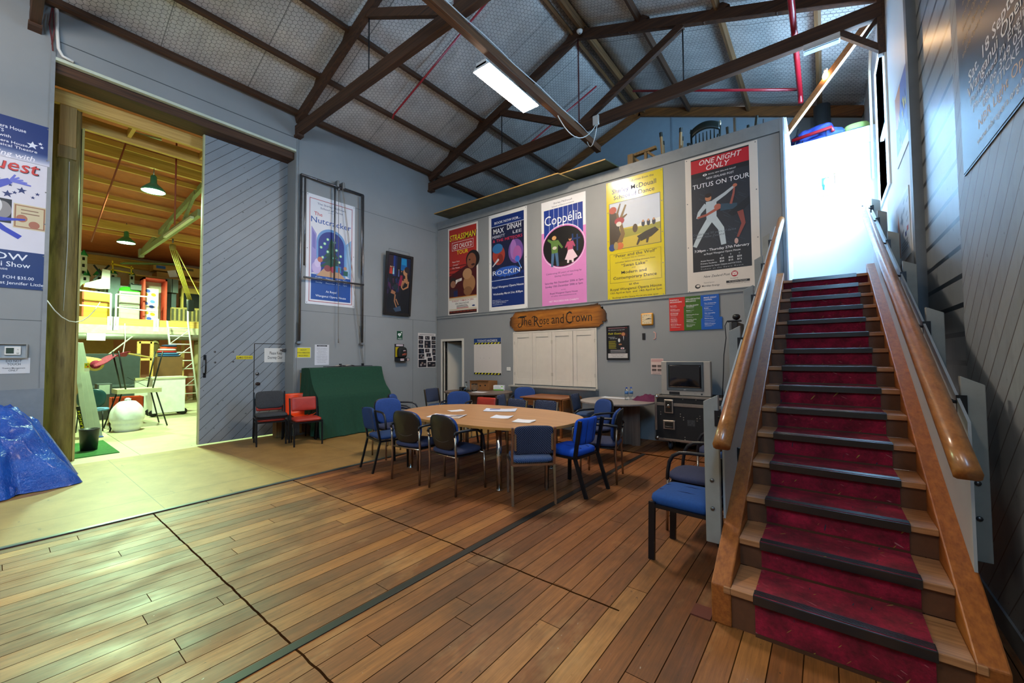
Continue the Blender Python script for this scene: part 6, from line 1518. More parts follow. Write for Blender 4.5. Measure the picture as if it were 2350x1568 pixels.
m.build('guard_frame', mat('guard_grey', '#9a9c98', .25), t)
MB().rbox(.012, .042, Wd*.24, Wd*.78, Hh*.22, Hh*.80, .006).build('control', WHITEPL, t); MB().box(.0425, .043, Wd*.29, Wd*.55, Hh*.32, Hh*.70).build('display', mat('lcd_green', '#3c4c44', .2), t); MB().cyl((.04, Wd*.68, Hh*.36), (.046, Wd*.68, Hh*.36), .012, 12).cyl((.04, Wd*.68, Hh*.6), (.045, Wd*.68, Hh*.6), .006, 10).build('button', mat('btn', '#c8c8c4', .4), t)
t, b = poster('sign', 'white do-not-touch sign below the thermostat at the left edge', 'sign', 'L', XL, None, None, '#d8d8da', .004, pos=(FX(XL, -18, 838).y, FX(XL, 69, 840).y, FX(XL, 60, 857).z, FX(XL, 60, 821.5).z))
b.text('DO NOT', .56, .27, .15, '#16181c', .42, bold=True); b.text('TOUCH', .56, .47, .15, '#16181c', .36, bold=True); b.text('Theatre Management', .56, .69, .09, '#16181c', .62, bold=True); b.text('ONLY', .55, .85, .12, '#16181c', .25, bold=True); b.finish(t)
o = MB().tube([tuple(FX(XL+.02, 108, 690))] + [tuple(Vector(FX(XL+.02, 108, 690)).lerp(Vector((-8.70, 1.0, 2.36)), i/8) - Vector((-0.10*math.sin(i/8*PI), 0, .30*4*(i/8)*(1-i/8)))) for i in range(1, 9)], .006, 6).build('loose_cable', WCABLE); tag(o, 'thin pale cable drooping across the wooden pole', 'cable')
# ================= right wall
t, b = poster('banner', 'dark glossy opera banner with rows of white lettering on the right wall', 'banner', 'R', XR, None, None, '#1c2238', .006, pos=(3.695, 1.75, 2.612, 5.35), rough=.36)
W_ = b.W
def rl(s_, y, z, h, hx, wd, bold=False): b.text(s_, (3.695-y)/b.W, (5.35-z)/b.H, h/b.H, hx, wd/b.W, 'l', bold)
rl('Sat. 18 September', 3.50, 3.085, .072, '#e6e8ee', 1.05, True); rl('Wanganui Opera House', 3.53, 3.005, .070, '#e6e8ee', 1.30, True); rl('Performed in English', 3.48, 2.945, .044, '#dfe2ea', .90); rl('Phone 06 349 0511', 3.44, 2.885, .048, '#dfe2ea', .82); rl('0800 4TICKET', 3.27, 2.828, .048, '#dfe2ea', .58)
rl('NBR Light Opera', 3.36, 2.750, .058, '#d8b48a', .80); rl('www.nbropera.org.nz', 3.40, 2.672, .042, '#e6e8ee', .72)
for i in range(7): rl('and the Opera Orchestra and Chorus', 3.60-i*.012, 3.30+i*.075, .035, '#b89a70', .9)
for i in range(6): b.limb(random.choice(['#2c3c6a', '#3a2c4a', '#22305a']), [(.2+.1*i, .1), (.3+.1*i, .5)], .3, .1)
b.finish(t)
MB().box(-.006, 0.004, -b.W/2, b.W/2, -.012, .012).build('hem_bar', BLACKM, t)
for nm, lab, (ya, yb_, za, zb2) in (('poster', 'blue and orange abstract picture high on the right wall by the landing', (6.35, 5.52, 3.62, 4.50)), ('poster', 'pale poster with an orange tower low on the right wall beside the stair head', (6.62, 5.70, 2.52, 3.22))):
    t, b = poster(nm, lab, 'poster', 'R', XR, None, None, '#d4dce6', .006, pos=(ya, yb_, za, zb2))
    if za > 3:
        b.rect('#5a6ab0', .04, .10, .96, .86); b.poly('#c8824a', [(.04, .10), (.5, .10), (.42, .4), (.2, .55), (.04, .5)])
        for i in range(16): u_, v_ = .3+.6*random.random(), .3+.5*random.random(); b.limb(random.choice(['#c8c24a', '#3a3a86', '#7a86d0', '#d8c860', '#2c3478']), [(u_, v_), (u_+.05, v_+.1)], .06, .03)
    else:
        b.rect('#b8c4d0', .03, .03, .97, .9); b.poly('#b0663c', [(.08, .9), (.10, .45), (.16, .30), (.20, .12), (.24, .30), (.30, .45), (.32, .9)])
        for i in range(14): u_, v_ = .38+.5*random.random(), .08+.5*random.random(); b.limb('#6a7a90', [(u_, v_+.05), (u_+.1, v_)], .03, .02)
        b.rect('#b03030', .82, .55, .92, .62); b.rect('#2a3a80', .68, .60, .78, .67); b.lines('#6a6a78', .4, .9, .72, .85, 4, .012)
    b.finish(t)
# framed photograph on the landing wall
t = thing('framed_picture', 'small photo in a light wooden frame on the bright landing wall', 'picture frame', (.105, 8.30, 4.08)); Wd, Hh = .24, .355
t.rotation_euler = (math.radians(-4), 0, 0)
m = MB().use(wood('pale_frame', '#b98a4a', '#d4a868', .4, 2)); e = .026
for x0, x1, z0_, z1_ in ((-Wd/2, -Wd/2+e, 0, Hh), (Wd/2-e, Wd/2, 0, Hh), (-Wd/2+e, Wd/2-e, 0, e), (-Wd/2+e, Wd/2-e, Hh-e, Hh)): m.box(x0, x1, -.05, -.015, z0_, z1_)
m.build('frame', None, t)
MB().box(-Wd/2+e, Wd/2-e, -.03, -.02, e, Hh-e).build('backing', PAPER, t)
b = Board((-Wd/2+e, -.030, Hh-e), (1, 0, 0), (0, 0, -1), (0, -1, 0), Wd-2*e, Hh-2*e); b.base = .0006; b.rect('#4a7078', .08, .10, .6, .55); b.ell('#dfe2e2', .45, .35, .24, .22); b.ell('#e4dcd8', .5, .7, .4, .22); b.poly('#2c6078', [(.12, .45), (.3, .5), (.25, .8), (.12, .75)]); b.rect('#c8a89a', .68, .08, .98, .5); b.finish(t)
# ================================================================== HEAP IN FRONT OF THE LEFT WALL
TARP = None
def tarp_mat():
    m, t, p = newmat('blue_tarpaulin'); v = t.coord(); n = t.noise(v, 4, 5, .65)
    t.l.new(t.ramp(n, [(.3, lin('#0d3f9c')), (.7, lin('#1a62c8'))]), p.inputs['Base Color']); p.inputs['Roughness'].default_value = .26
    p.inputs['Coat Weight'].default_value = .3; p.inputs['Coat Roughness'].default_value = .2
    a = t.noise(v, 7, 4, .6, 1, 2.2, 1.4); c = t.noise(v, 9, 4, .6, 2.4, 1, 1)
    rid = lambda q: t.math('SUBTRACT', 1.0, t.math('MULTIPLY', t.math('ABSOLUTE', t.math('SUBTRACT', q, .5)), 4.0))
    h = t.math('ADD', t.math('MAXIMUM', rid(a), rid(c)), t.math('MULTIPLY', t.noise(v, 40, 3, .7), .25))
    t.l.new(t.bump(h, .5, .02), p.inputs['Normal']); return m
from mathutils import noise as MN
t = thing('tarpaulin_heap', 'crumpled blue tarpaulin thrown over a heap at the foot of the wooden pole', 'tarpaulin', (-7.72, -0.15, 0))
m = MB(); m.smooth = True
def heap(u, v):
    a = 2*PI*u; r = v
    c, s = math.cos(a), math.sin(a)
    R = 0.78 + 0.10*math.sin(3*a+.6) + 0.05*math.sin(7*a+2) + (0.20*max(0, math.cos(a-1.15))**8) + 0.22*max(0, -s)
    x, y = R*c*r*0.9, R*s*r
    def ridge(q): return (1-min(1, abs(MN.noise(q))*2.6))**1.6
    fold = ridge(Vector((x*1.9+y*.8, y*1.1-x*.6+4, 2.3)))*.20 + ridge(Vector((x*2.6-y*1.5+7, y*2.4+x, .7)))*.15 + ridge(Vector((x*5.2+1, y*3.1-x*2+3, 5.1)))*.07 + ridge(Vector((x*9+y*4, y*8-x*3, 8.2)))*.03 + MN.noise(Vector((x*1.5, y*1.5, 9)))*.16
    prof = (1-r**2.4)*0.86
    h = prof*(.97+fold*0.5) + 0.16*math.exp(-((x-0.18)**2+(y-0.38)**2)/0.05)*(1-r) + fold*.16*min(1,r*1.6)*(1-r**8)
    st = 0.10*ridge(Vector((c*2.6, s*2.6, 1.7)))*r*r + .05*math.sin(9*a)*r*r
    q = Vector((x*2.1, y*2.1, 0.3))
    return (x*(1+st*0.9), y*(1+st*.9), max(0.006+0.015*abs(MN.noise(q*6)), h))
m.grid(heap, 240, 110); o = m.build('tarpaulin', tarp_mat(), t)
m = MB(); m.smooth = True
m.grid(lambda u, v: (.62+.10*u-.06*v+.03*math.sin(5*v), .34+.10*v*u-.50*v+.06*math.sin(3*u+v*4)*.3, .012+.10*math.sin(u*PI)*(.6+.4*math.sin(v*7))+.05*(1-u)), 14, 20)
m.build('loose_fold', o.data.materials[0], t, solid=.004)
g_ = MB().tube([(.75+.018*math.cos(a), -.10+.018*math.sin(a), .03) for a in [i*PI/8 for i in range(16)]], .004, 6, closed=True); g_.build('eyelet', STEELP, t)
# ================================================================== WOODEN POLE AND STORE BEYOND THE DOORWAY
def pole_mat():
    m, t, p = newmat('weathered_pole'); v = t.coord()
    n = t.noise(v, 3, 6, .65, 5, 5, .5); k = t.noise(v, 5, 4, .6, 2, 2, .35)
    b = t.ramp(n, [(.3, lin('#6a5a30')), (.7, lin('#9a8850'))]); b = t.mix(t.math('MULTIPLY', t.ramp(k, [(.52, G(0)), (.68, G(1))]), .6), b, lin('#43371e'))
    w_ = t.noise(v, 9, 3, .5, 8, 8, .12); b = t.mix(t.ramp(w_, [(.68, G(0)), (.72, G(.8))]), b, lin('#2a2113'))
    t.l.new(b, p.inputs['Base Color']); p.inputs['Roughness'].default_value = .75; t.l.new(t.bump(n, .3, .01), p.inputs['Normal']); return m
t = thing('wooden_pole', 'thick round timber pole standing in the left of the tall doorway', 'pole', (-8.86, .62, 0))
MB().lathe([(.158, 0), (.155, 1.5), (.152, 3.5), (.148, 5.38)], n=36).build('trunk', pole_mat(), t)
MB().box(.08, .168, -.09, .08, 4.62, 5.22).build('splice_block', wood('splice_pine', '#8a6a34', '#b08a4c', .6, 2), t, bevel=.005)
MB().box(.09, .165, -.10, .09, 4.44, 4.62).build('splice_block', wood('splice_pine2', '#6e5a30', '#8f7642', .6, 2), t, bevel=.005)
MB().box(-.04, .06, .15, .175, .0, 5.0).build('lit_edge_batten', wood('splice_lit', '#a09048', '#c4b46a', .6, 2), t)  # thin batten in paler wood: store light on the pole's edge put into the colour
MB().tube([(.155, .02, 4.4), (.162, .03, 3.2), (.16, .01, 2.2)], .004, 5).build('hanging_wire', WCABLE, t)
def az(x): return 6.22 - .05*abs(x)
PAPERR = mat('brown_roof_paper', '#b0603a', .7, var=.12, scale=5, bump=.9, bscale=9)
m = MB(); m.grid(lambda u, v: (-8.62-12.4*u, -5.0+12.5*v, az(-8.62-12.4*u)+.11+.02*math.sin(v*60)*math.sin(u*30)), 40, 40)
struct(m.build('ceiling_store', PAPERR, solid=.03))
PINKW = mat('store_pink_wall', '#c8866a', .7, var=.06); PALEW = mat('store_pale_wall', '#d8c4b4', .7, var=.06)
struct(MB().use(PINKW).box(-20.6, -20.5, -5.2, 8.2, 0, 3.6).use(PALEW).box(-20.6, -20.5, -5.2, 8.2, 3.6, 5.4).build('wall_store_back'))
struct(MB().use(PINKW).box(-20.5, -8.6, 7.6, 7.7, 0, 6).build('wall_store_right')); struct(MB().use(PALEW).box(-20.5, -8.6, -5.2, -5.1, 0, 6).build('wall_store_left'))
for i, x in enumerate((-9.8, -10.85, -11.95, -13.0, -14.0, -15.0, -16.2, -17.2)):
    o = MB().box(x-.025, x+.025, -5, 7.5, az(x)-.04, az(x)+.06).build('store_purlin', YELW); tag(o, 'yellow pine purlin under the brown roof of the store beyond the doorway', 'purlin', 'store roof purlins')
for x, zb, lab in ((-11.0, 5.47, 'deep yellow pine beam carrying the nearer green lamp'), (-15.6, 5.10, 'deep yellow pine beam carrying the farther green lamp'), (-8.72, 5.22, 'yellow beam just behind the head of the tall doorway'), (-9.30, 5.18, 'second yellow beam behind the head of the tall doorway')):
    o = MB().box(x-.04, x+.04, -5, 7.5, zb, zb+.20).build('store_beam', YELW); tag(o, lab, 'beam')
o = MB()
for i, y in enumerate((1.35, 2.35, 3.3)):
    o = MB().box(-9.255, -8.765, y-.025, y+.025, 5.25, 5.38).build('blocking', YELWX); tag(o, 'short yellow block between the two beams behind the doorway head', 'block', 'blocks between doorway beams')
GTRUSS = mat('green_grey_truss', '#8f9a74', .6, var=.15, scale=12)
t = thing('store_truss', 'pale green-grey truss in the store running back below the brown roof', 'roof truss', (-15, 3.0, 0))
MB().beam((-2.9, 0, 5.0), (3.2, 0, 5.0), .09, .16).build('bottom_chord', GTRUSS, t); MB().beam((-2.8, 0, 5.05), (4.0, 0, 5.66), .08, .14).build('rafter', GTRUSS, t)
MB().beam((1.8, 0, 5.05), (2.9, -.02, 5.55), .06, .08).build('web', GTRUSS, t); MB().beam((-.2, 0, 5.05), (.7, 0, 5.38), .06, .08).build('web', GTRUSS, t); MB().box(-3.1, -2.85, -.06, .06, 4.88, 5.15).build('end_plate', mat('galvanised_plate', '#b0b8a4', .5, .4), t)
m = MB().beam((.5, -.10, 4.90), (3.0, -.10, 4.90), .07, .06); m.build('light_tube', mat('tube_pale', '#d8dcc8', .4), t)
for y, x, lab in ((1.15, -12, 'long red-brown rod hanging at a slant in the store'), (3.35, -12.4, 'thin vertical brown rod in the store near the sliding door')):
    p0, p1 = ((x+1.6, y+.35, az(-10.4)), (x-.3, y+.10, 4.0)) if y < 2 else ((-9.6, 2.06, 5.75), (-9.6, 2.06, 4.0))
    o = MB().tube([p0, p1], .014, 6).build('hanging_rod', mat('rust_rod', '#8a3a24', .6)); tag(o, lab, 'rod')
o = MB().beam((-10.1, .95, az(-10.1)-.06), (-9.9, 1.9, az(-9.9)-.06), .09, .03).build('brace_strap', mat('galvanised_strap', '#b4bca4', .5, .3)); tag(o, 'pale flat brace strap across the nearest store purlins', 'strap')
def lamp(label, x, y, z, power):
    t = thing('high_bay_lamp', label, 'pendant lamp', (x, y, z))
    MB().lathe([(.20, -.02), (.185, .03), (.12, .10), (.055, .16), (.05, .30), (.03, .33)], n=24, caps=False).build('shade', mat('green_enamel_shade', '#3f8a68', .35), t, solid=.004)
    MB().lathe([(0, -.012), (.19, -.012), (.19, -.004), (0, -.004)], n=24).build('lens', emit('hid_lens', (.62, 1.0, .72), 40.0), t)
    MB().tube([(0, 0, .33), (0.01, 0, .45), (0, 0, .55)], .008, 6).build('hook', STEELP, t)
    spot_light('high_bay_glow', (x, y, z-.05), power, (.62, 1.0, .56), 2.85, .16)
lamp('nearer green-shaded lamp glowing in the store', -11.0, 2.0, 5.0, 2300)
lamp('farther green-shaded lamp glowing in the store', -15.6, 2.28, 4.80, 1900)
# ---- mezzanine at the back of the store
struct(MB().box(-20.5, -17.8, -5, 7.5, 2.60, 2.76).build('floor_store_mezzanine', YELWX))
o = MB().box(-17.86, -17.78, -5, 7.5, 2.56, 2.79).build('deck_edge', YELW); tag(o, 'pine edge board along the front of the store mezzanine', 'beam')
o = MB().box(-17.92, -17.74, -5, 7.5, 2.26, 2.56).build('deck_beam', mat('whitewashed_beam', '#c8c0a4', .7, var=.2, scale=8)); tag(o, 'big whitewashed beam below the store mezzanine', 'beam')
o = MB().cyl((-17.6, -1, 2.16), (-17.6, 5.5, 2.24), .10, 16).build('air_duct', mat('duct_grey', '#8c8c80', .4, .5)); tag(o, 'round grey duct under the mezzanine beam with a white grille', 'duct')
o = MB().box(-17.52, -17.48, 1.75, 2.15, 2.06, 2.28).build('duct_grille', PAPER); tag(o, 'white rectangular grille on the grey duct', 'grille')
for y in (.3, 3.4, 4.6):
    o = MB().cyl((-18.0, y, 0), (-18.0, y, 2.26), .12, 12).build('store_post', pole_mat() if False else wood('store_post_wood', '#6e5c38', '#94804e', .7, 2)); tag(o, 'round timber post holding up the store mezzanine', 'post', 'store mezzanine posts')
WPIPE = mat('white_rail_pipe', '#e6e6e2', .4)
t = thing('guard_rail', 'white pipe guard rail along the front of the store mezzanine', 'railing', (-17.75, 0, 2.55))
MB().tube([(0, .4, 1.07), (0, 2.28, 1.0)], .025, 8).tube([(0, .4, .62), (0, 2.28, .55)], .025, 8).build('rail', WPIPE, t)
MB().tube([(0, 2.40, 1.0), (0, 3.25, 1.0), (0, 3.36, .93), (0, 3.38, .0)], .025, 8).tube([(0, 2.40, .58), (0, 3.38, .52)], .022, 8).build('rail', WPIPE, t)
for y in (2.28, 2.40, 1.2, 3.38):
    p = MB().tube([(0, y, 1.0), (0, y, 0)], .025, 8).build('post', WPIPE, t); MB().box(.0, .02, y-.07, y+.07, -.15, .28).build('foot_plate', mat('plate_white', '#dedcd4', .5), p)
def abox(name, label, cat, x, px0, px1, py0, py1, m, depth=.5, group=None, flaps=False, z0=None):
    """box standing in the store whose near face lies at distance x"""
    a = FX(x, px0, py0); c = FX(x, px1, py1); zb = c.z if z0 is None else z0
    t = thing(name, label, cat, (x-depth/2, (a.y+c.y)/2, zb), 0, group)
    W, H = abs(c.y-a.y), a.z-zb
    MB().box(-depth/2, depth/2, -W/2, W/2, 0, H).build('body', m, t, bevel=.006)
    return t, W, H, depth/2
ZM = 2.765
CARDY = mat('cardboard_yellowish', '#b08a4a', .8, var=.06)
t, W, H, d = abox('crate', 'big yellow crate behind the guard rail in the store', 'crate', -18.2, 189, 251, 667, 727, mat('yellow_crate', '#d0a818', .5), .8, z0=ZM); MB().box(d, d+.01, -W/2, W/2, H*.6, H*.63).box(d, d+.01, -W/2, -W/2+.04, 0, H).build('edge_strip', mat('rust_edge', '#b04a24', .6), t)
t, W, H, d = abox('cardboard_box', 'brown carton standing on the yellow crate in the store', 'box', -18.4, 191, 219, 651, 667, CARDY, .5); MB().box(d, d+.004, -.03, .03, 0, H).build('tape', mat('tape_brown', '#8a6a3a', .4), t)
t, W, H, d = abox('filing_cabinet', 'grey two-drawer cabinet behind the guard rail in the store', 'cabinet', -18.2, 274, 320, 667, 728, mat('cabinet_grey', '#a0a098', .5), .6, z0=ZM)
for k in range(2): q = MB().box(d, d+.02, -W/2+.03, W/2-.03, .05+k*H*.47, H*.45+k*H*.47).build('drawer', mat('cabinet_grey2', '#aaa9a0', .5), t); MB().box(d+.02, d+.03, -W/2+.03, W/2-.03, H*.42+k*H*.47, H*.45+k*H*.47).build('handle', mat('drawer_line', '#5a605a', .6), q)  # dark grey strip along the top of each drawer
t, W, H, d = abox('flat_panel', 'tall slate-grey flat standing behind the yellow crate', 'stage flat', -18.5, 249, 275, 634, 700, mat('slate_flat', '#5a666a', .7, var=.15), .08, z0=ZM); MB().box(-d-.2, -d, -.03, .03, 0, H*.7).build('brace', YELWX, t)
t, W, H, d = abox('stage_box', 'dark grey box on top of the grey cabinet', 'box', -18.3, 300, 325, 651, 667, mat('slate_box', '#626a68', .7), .4); MB().box(-d, d, -W/2-.005, W/2+.005, H*.85, H).build('lid', mat('slate_flat', '#5a666a'), t)
t, W, H, d = abox('stage_box', 'upper dark grey box right of the red booth', 'box', -18.3, 382, 409, 639, 673, mat('slate_box', '#626a68'), .5); MB().box(d, d+.005, -.01, .01, 0, H).build('seam', DARKM, t)
t, W, H, d = abox('stage_box', 'lower dark grey box right of the red booth', 'box', -18.3, 380, 404, 673, 718, mat('dark_slate', '#3f484c', .7), .6, z0=ZM); MB().box(d, d+.005, -.01, .01, 0, H).build('seam', DARKM, t)
t, W, H, d = abox('cardboard_box', 'long carton with a blue label high at the back of the store', 'box', -19.0, 352, 404, 606, 623, CARDY, .6, z0=FX(-19, 380, 623).z); MB().box(d, d+.004, -W/2+.08, -W/2+.34, .08, H-.03).build('blue_label', mat('label_blue', '#1e5ab0', .5), t)
t, W, H, d = abox('cardboard_box', 'wide carton with dark print near the sliding door edge in the store', 'box', -19.0, 410, 462, 611, 638, CARDY, .6); MB().box(d, d+.004, -W/2+.05, W/2-.25, H*.6, H*.85).build('print_panel', mat('print_dark', '#5a4a30', .6), t)
t, W, H, d = abox('cardboard_box', 'big carton with a white square under the blue-labelled carton', 'box', -19.0, 360, 409, 623, 642, CARDY, .7); MB().poly([(d+.003, .05, .05), (d+.003, .30, .10), (d+.003, .22, .34), (d+.003, -.02, .28)]).build('white_square', PAPER, t)
# shelf under those cartons
o = MB().box(-19.9, -18.75, 3.0, 5.3, FX(-19, 400, 642).z-.05, FX(-19, 400, 642).z-.005).build('high_shelf', YELW); tag(o, 'high pine shelf under the cartons at the back of the store', 'shelf')
# red booth with a painted glass panel
a, c = FX(-18.0, 330, 636), FX(-18.0, 382, 733)
t = thing('painted_booth', 'red-framed booth with a blue and yellow petal panel on the store mezzanine', 'stage prop', (-18.0, (a.y+c.y)/2, ZM)); W, H = c.y-a.y, a.z-ZM
RB = mat('booth_red', '#c8402a', .6)
MB().box(-.6, 0, -W/2, -W/2+.05, 0, H).box(-.6, 0, W/2-.05, W/2, 0, H).box(-.6, 0, -W/2, W/2, H-.06, H).build('frame', RB, t); MB().box(-.62, -.58, -W/2, W/2, 0, H).build('back', mat('booth_inner', '#cfc8ac', .7), t)
MB().box(-.3, -.27, -W*.42, W*.22, .04, H*.78).build('panel', mat('panel_white', '#dedcd0', .5), t)
b = Board((-.268, -W*.42, H*.78), (0, 1, 0), (0, 0, -1), (1, 0, 0), W*.64, H*.74)
for u, v, hx in ((.28, .09, '#3a52b8'), (.14, .2, '#c8a020'), (.66, .2, '#c8a020'), (.6, .42, '#5a86c8'), (.16, .48, '#3a52b8'), (.55, .58, '#2c48a8'), (.2, .78, '#c8a020'), (.62, .82, '#c8a020'), (.4, .96, '#3a52b8')): b.ell(hx, u, v, .17, .05, 16, .4)
b.base = .002; b.step = .003; b.finish(t)
# toy castle with green spires
t = thing('stage_castle', 'white stage castle with green spires on the store mezzanine', 'stage prop', (-18.9, 2.2, ZM))
CW_, CG = mat('castle_white', '#ccd4c8', .7), mat('castle_green', '#1c8a4a', .6)
for px0, px1, pyt, pys, pyb in ((184, 199, 572, 586, 640), (184, 205, 608, 632, 652), (216, 238, 616, 632, 650), (250, 268, 617, 628, 650), (297, 308, 619, 631, 650)):
    a, c, sp = FX(-18.9, px0, pys), FX(-18.9, px1, pyb), FX(-18.9, (px0+px1)/2, pyt); yc, w2 = (a.y+c.y)/2-2.2, abs(c.y-a.y)/2
    q = MB().box(-w2, w2, yc-w2*.9, yc+w2*.9, 0, a.z-ZM).build('tower', CW_, t)
    MB().lathe([(w2*1.35, a.z-ZM), (0.0, sp.z-ZM)], (0, yc, 0), 4 if pyt > 600 else 12).build('spire', CG, q)
    m = MB()
    for k in range(3): m.box(w2, w2+.005, yc-.04+.0*k, yc+.02, a.z-ZM-.16-.22*k, a.z-ZM-.06-.22*k)
    m.build('window', DARKM, q)
MB().box(-.1, 0, -.5, 1.1, 0, FX(-18.9, 240, 652).z-ZM).build('curtain_wall', CW_, t)
o = MB().prism([(-18.15, y, z) for y, z in ((2.05, 3.72), (2.3, 3.75), (2.3, 4.35), (2.12, 4.37), (2.10, 4.05), (1.75, 3.86), (1.72, 3.74))], (-.06, 0, 0)).build('boot_cutout', PAPER); tag(o, 'white boot-shaped cut-out standing on the yellow crate', 'cut-out')
t = thing('green_bundle', 'bright green bundle between the slate flat and the dark box', 'bundle', (-18.5, 2.83, 3.55)); m = MB(); pad(m, 0, 0, .18, .28, .55, .3, 2.4, 'xy'); m.build('cloth', mat('lime_cloth', '#3cb41c', .8), t); MB().tube([(-.15, 0, .2), (.15, 0, .3)], .02, 6).build('tie', DARKM, t)
o = MB().beam((-18.1, 2.55, 4.62), (-18.3, 3.95, 4.86), .30, .03).build('painted_board', mat('board_green', '#5a6e48', .7)); tag(o, 'long thin greenish board lying over the top of the red booth', 'board')
for k, (y0, y1, z0, z1) in enumerate(((1.95, 2.3, 4.0, 4.55), (2.25, 1.95, 4.0, 4.5))):
    o = MB().beam((-18.35, y0, z0), (-18.4, y1, z1), .05, .05).build('dark_batten', BLACKM); tag(o, 'dark crossed batten in front of the castle', 'batten', 'crossed dark battens')
t = thing('yellow_trestle', 'small yellow frame in front of the green spires', 'frame', (-18.6, 2.62, 4.45))
MB().beam((0, -.25, 0), (0, .3, -.05), .03, .04).beam((0, -.25, .2), (0, .3, .12), .03, .04).build('rail', mat('frame_yellow', '#d8b81c', .5), t); MB().beam((0, -.2, -.1), (0, -.22, .3), .03, .03).beam((0, .25, -.1), (0, .24, .2), .03, .03).build('upright', MATS['frame_yellow'], t)
t, W, H, d = abox('pallet', 'timber pallet crate at the right end of the store mezzanine', 'crate', -18.1, 394, 462, 705, 734, mat('pallet_wood', '#a08a50', .7, var=.2, scale=9), .3, z0=ZM); m = MB(); [m.box(d, d+.01, -W/2+W*k/7, -W/2+W*k/7+.06, .08, H-.05) for k in range(7)]; m.build('slot', mat('slot_dark', '#4a4430', .8), t)
t, W, H, d = abox('shelf_unit', 'yellow-topped shelf unit at the far right of the store mezzanine', 'shelf unit', -18.4, 418, 463, 660, 704, mat('shelf_ochre', '#b89a48', .7), .4, z0=ZM); MB().box(d, d+.01, -W/2+.05, W/2-.05, H*.45, H*.85).build('opening', DARKM, t)
# block and tackle
t = thing('block_and_tackle', 'yellow rope block and tackle hanging from the store truss', 'rope tackle', (-14.4, 3.06, 4.86))
ROPE = mat('yellow_rope', '#c8b446', .8)
MB().tube([(0, 0, 0), (0, 0, -.12)], .02, 6).build('hook', STEELP, t)
m = MB(); m.T = Matrix.Translation((0, 0, -.24)); m.lathe([(0, -.10), (.07, -.07), (.08, 0), (.07, .07), (0, .10)], n=12); m.T = None; m.build('block', mat('block_brown', '#8a7434', .6), t)
for k in range(4): MB().tube([(0.02*k-.03, -.05+.035*k, -.3), (-.6, .52+.03*k, -1.65)], .012, 5).build('rope', ROPE, t)
MB().tube([(0, .08, -.3), (-.6, 1.0, -1.9), (-.6, 1.05, -2.2), (-.6, .95, -2.3), (-.6, .9, -2.15), (-.6, 1.0, -1.95)], .012, 5).build('rope', ROPE, t)
MB().rbox(-.68, -.52, .50, .66, -1.95, -1.62, .03).build('lower_block', DARKM, t)
# ---- on the store floor
t = thing('aluminium_ladder_planks', 'leaning aluminium planks with yellow and black name strip behind the pole', 'planks', (-11.0, 1.2, 0))
AL = mat('bare_aluminium', '#b8bcae', .4, .55, var=.06)
for k in range(3):
    y0, y1 = .10+.09*k-.2, -.25+.05*k
    q = MB().prism([(-.05*k, y0, .0), (-.05*k, y0+.085, .0), (-.4-.05*k, y1+.055, 1.82), (-.4-.05*k, y1, 1.82)], (.03, 0, 0)).build('plank', AL, t, bevel=.004)
    MB().box(-.06*k-.01, .03, y0, y0+.085, 0, .015).build('blue_end', mat('blue_end', '#1c3ca0', .5), q)
b = Board((.032, -.215, .62), (.0, 1, 0), (-.0, .16, -1), (1, 0, 0), .055, .60); b.step = .002; b.rect('#15150f', 0, 0, 1, 1); b.text('ULLRICH', .78, .93, .055, '#d8d018', 11.0*.055/.055*.0+8.6, 'l', True, rot=PI/2); b.finish(t)
b = Board((-.24, -.10, 1.42), (0, 1, 0), (0, 0, -1), (1, 0, 0), .07, .16); b.step = .002; b.base = .07; b.rect('#d8b818', 0, 0, 1, .6); b.rect('#2a8a3a', .2, .15, .5, .3); b.rect('#c82a2a', .5, .32, .8, .5); b.rect('#e4e0d8', 0, .62, 1, 1); b.finish(t, 'sticker')
o = MB().lathe([(.10, 0), (.12, .34), (.125, .36), (.11, .36), (.095, .01)], n=20).build('waste_bin', BLACKP); o.location = (-9.55, 1.02, 0); tag(o, 'black plastic bin beside the foot of the pole', 'bin')
o = MB().box(-10.5, -8.95, .80, 1.30, .001, .012).build('door_mat', mat('green_mat', '#2c6a2c', .95, var=.25, scale=30, bump=.6, bscale=200)); tag(o, 'green floor mat just inside the tall doorway', 'mat')
t = thing('laundry_bag', 'bulging white sack standing on the store floor', 'sack', (-11.55, 1.78, 0))
m = MB(); m.smooth = True
def bag(u, v):
    a = 2*PI*u; z = .64*v; r = .27*(math.sin(PI*(.16+.80*v))**.55) if v < .96 else .05
    r *= 1+.05*math.sin(6*a+9*v)*v+.03*MN.noise(Vector((math.cos(a)*3, math.sin(a)*3, z*7)))+.03*math.sin(18*a)*max(0, v-.7)*3-.07*math.exp(-((v-.28)/.06)**2)
    return (r*math.cos(a), r*math.sin(a)*1.02, z)
m.grid(bag, 60, 40); m.build('cloth', mat('white_sack', '#e4e4e2', .7), t); MB().lathe([(.04, .625), (.055, .66), (.02, .68)], n=14).build('knot', MATS['white_sack'], t)
t = thing('stool_table', 'small table on thin splayed legs with a second one upside down on it', 'table', (-12.05, 2.0, 0))
MB().box(-.32, .32, -.36, .36, .755, .80).build('tabletop', mat('worn_cream_top', '#b8b088', .6), t)
for sx in (-1, 1):
    for sy in (-1, 1): MB().tube([(sx*.25, sy*.28, .76), (sx*.36, sy*.46, 0)], .014, 6).build('leg', BLACKM, t)
t = thing('stool_table', 'upturned small table with its legs in the air in the store', 'table', (-12.05, 2.0, .801))
MB().box(-.32, .32, -.36, .36, 0, .045).build('tabletop', MATS['worn_cream_top'], t)
for sx in (-1, 1):
    for sy in (-1, 1): MB().tube([(sx*.25, sy*.22, .045), (sx*.34, sy*.36, .86)], .014, 6).build('leg', BLACKM, t)
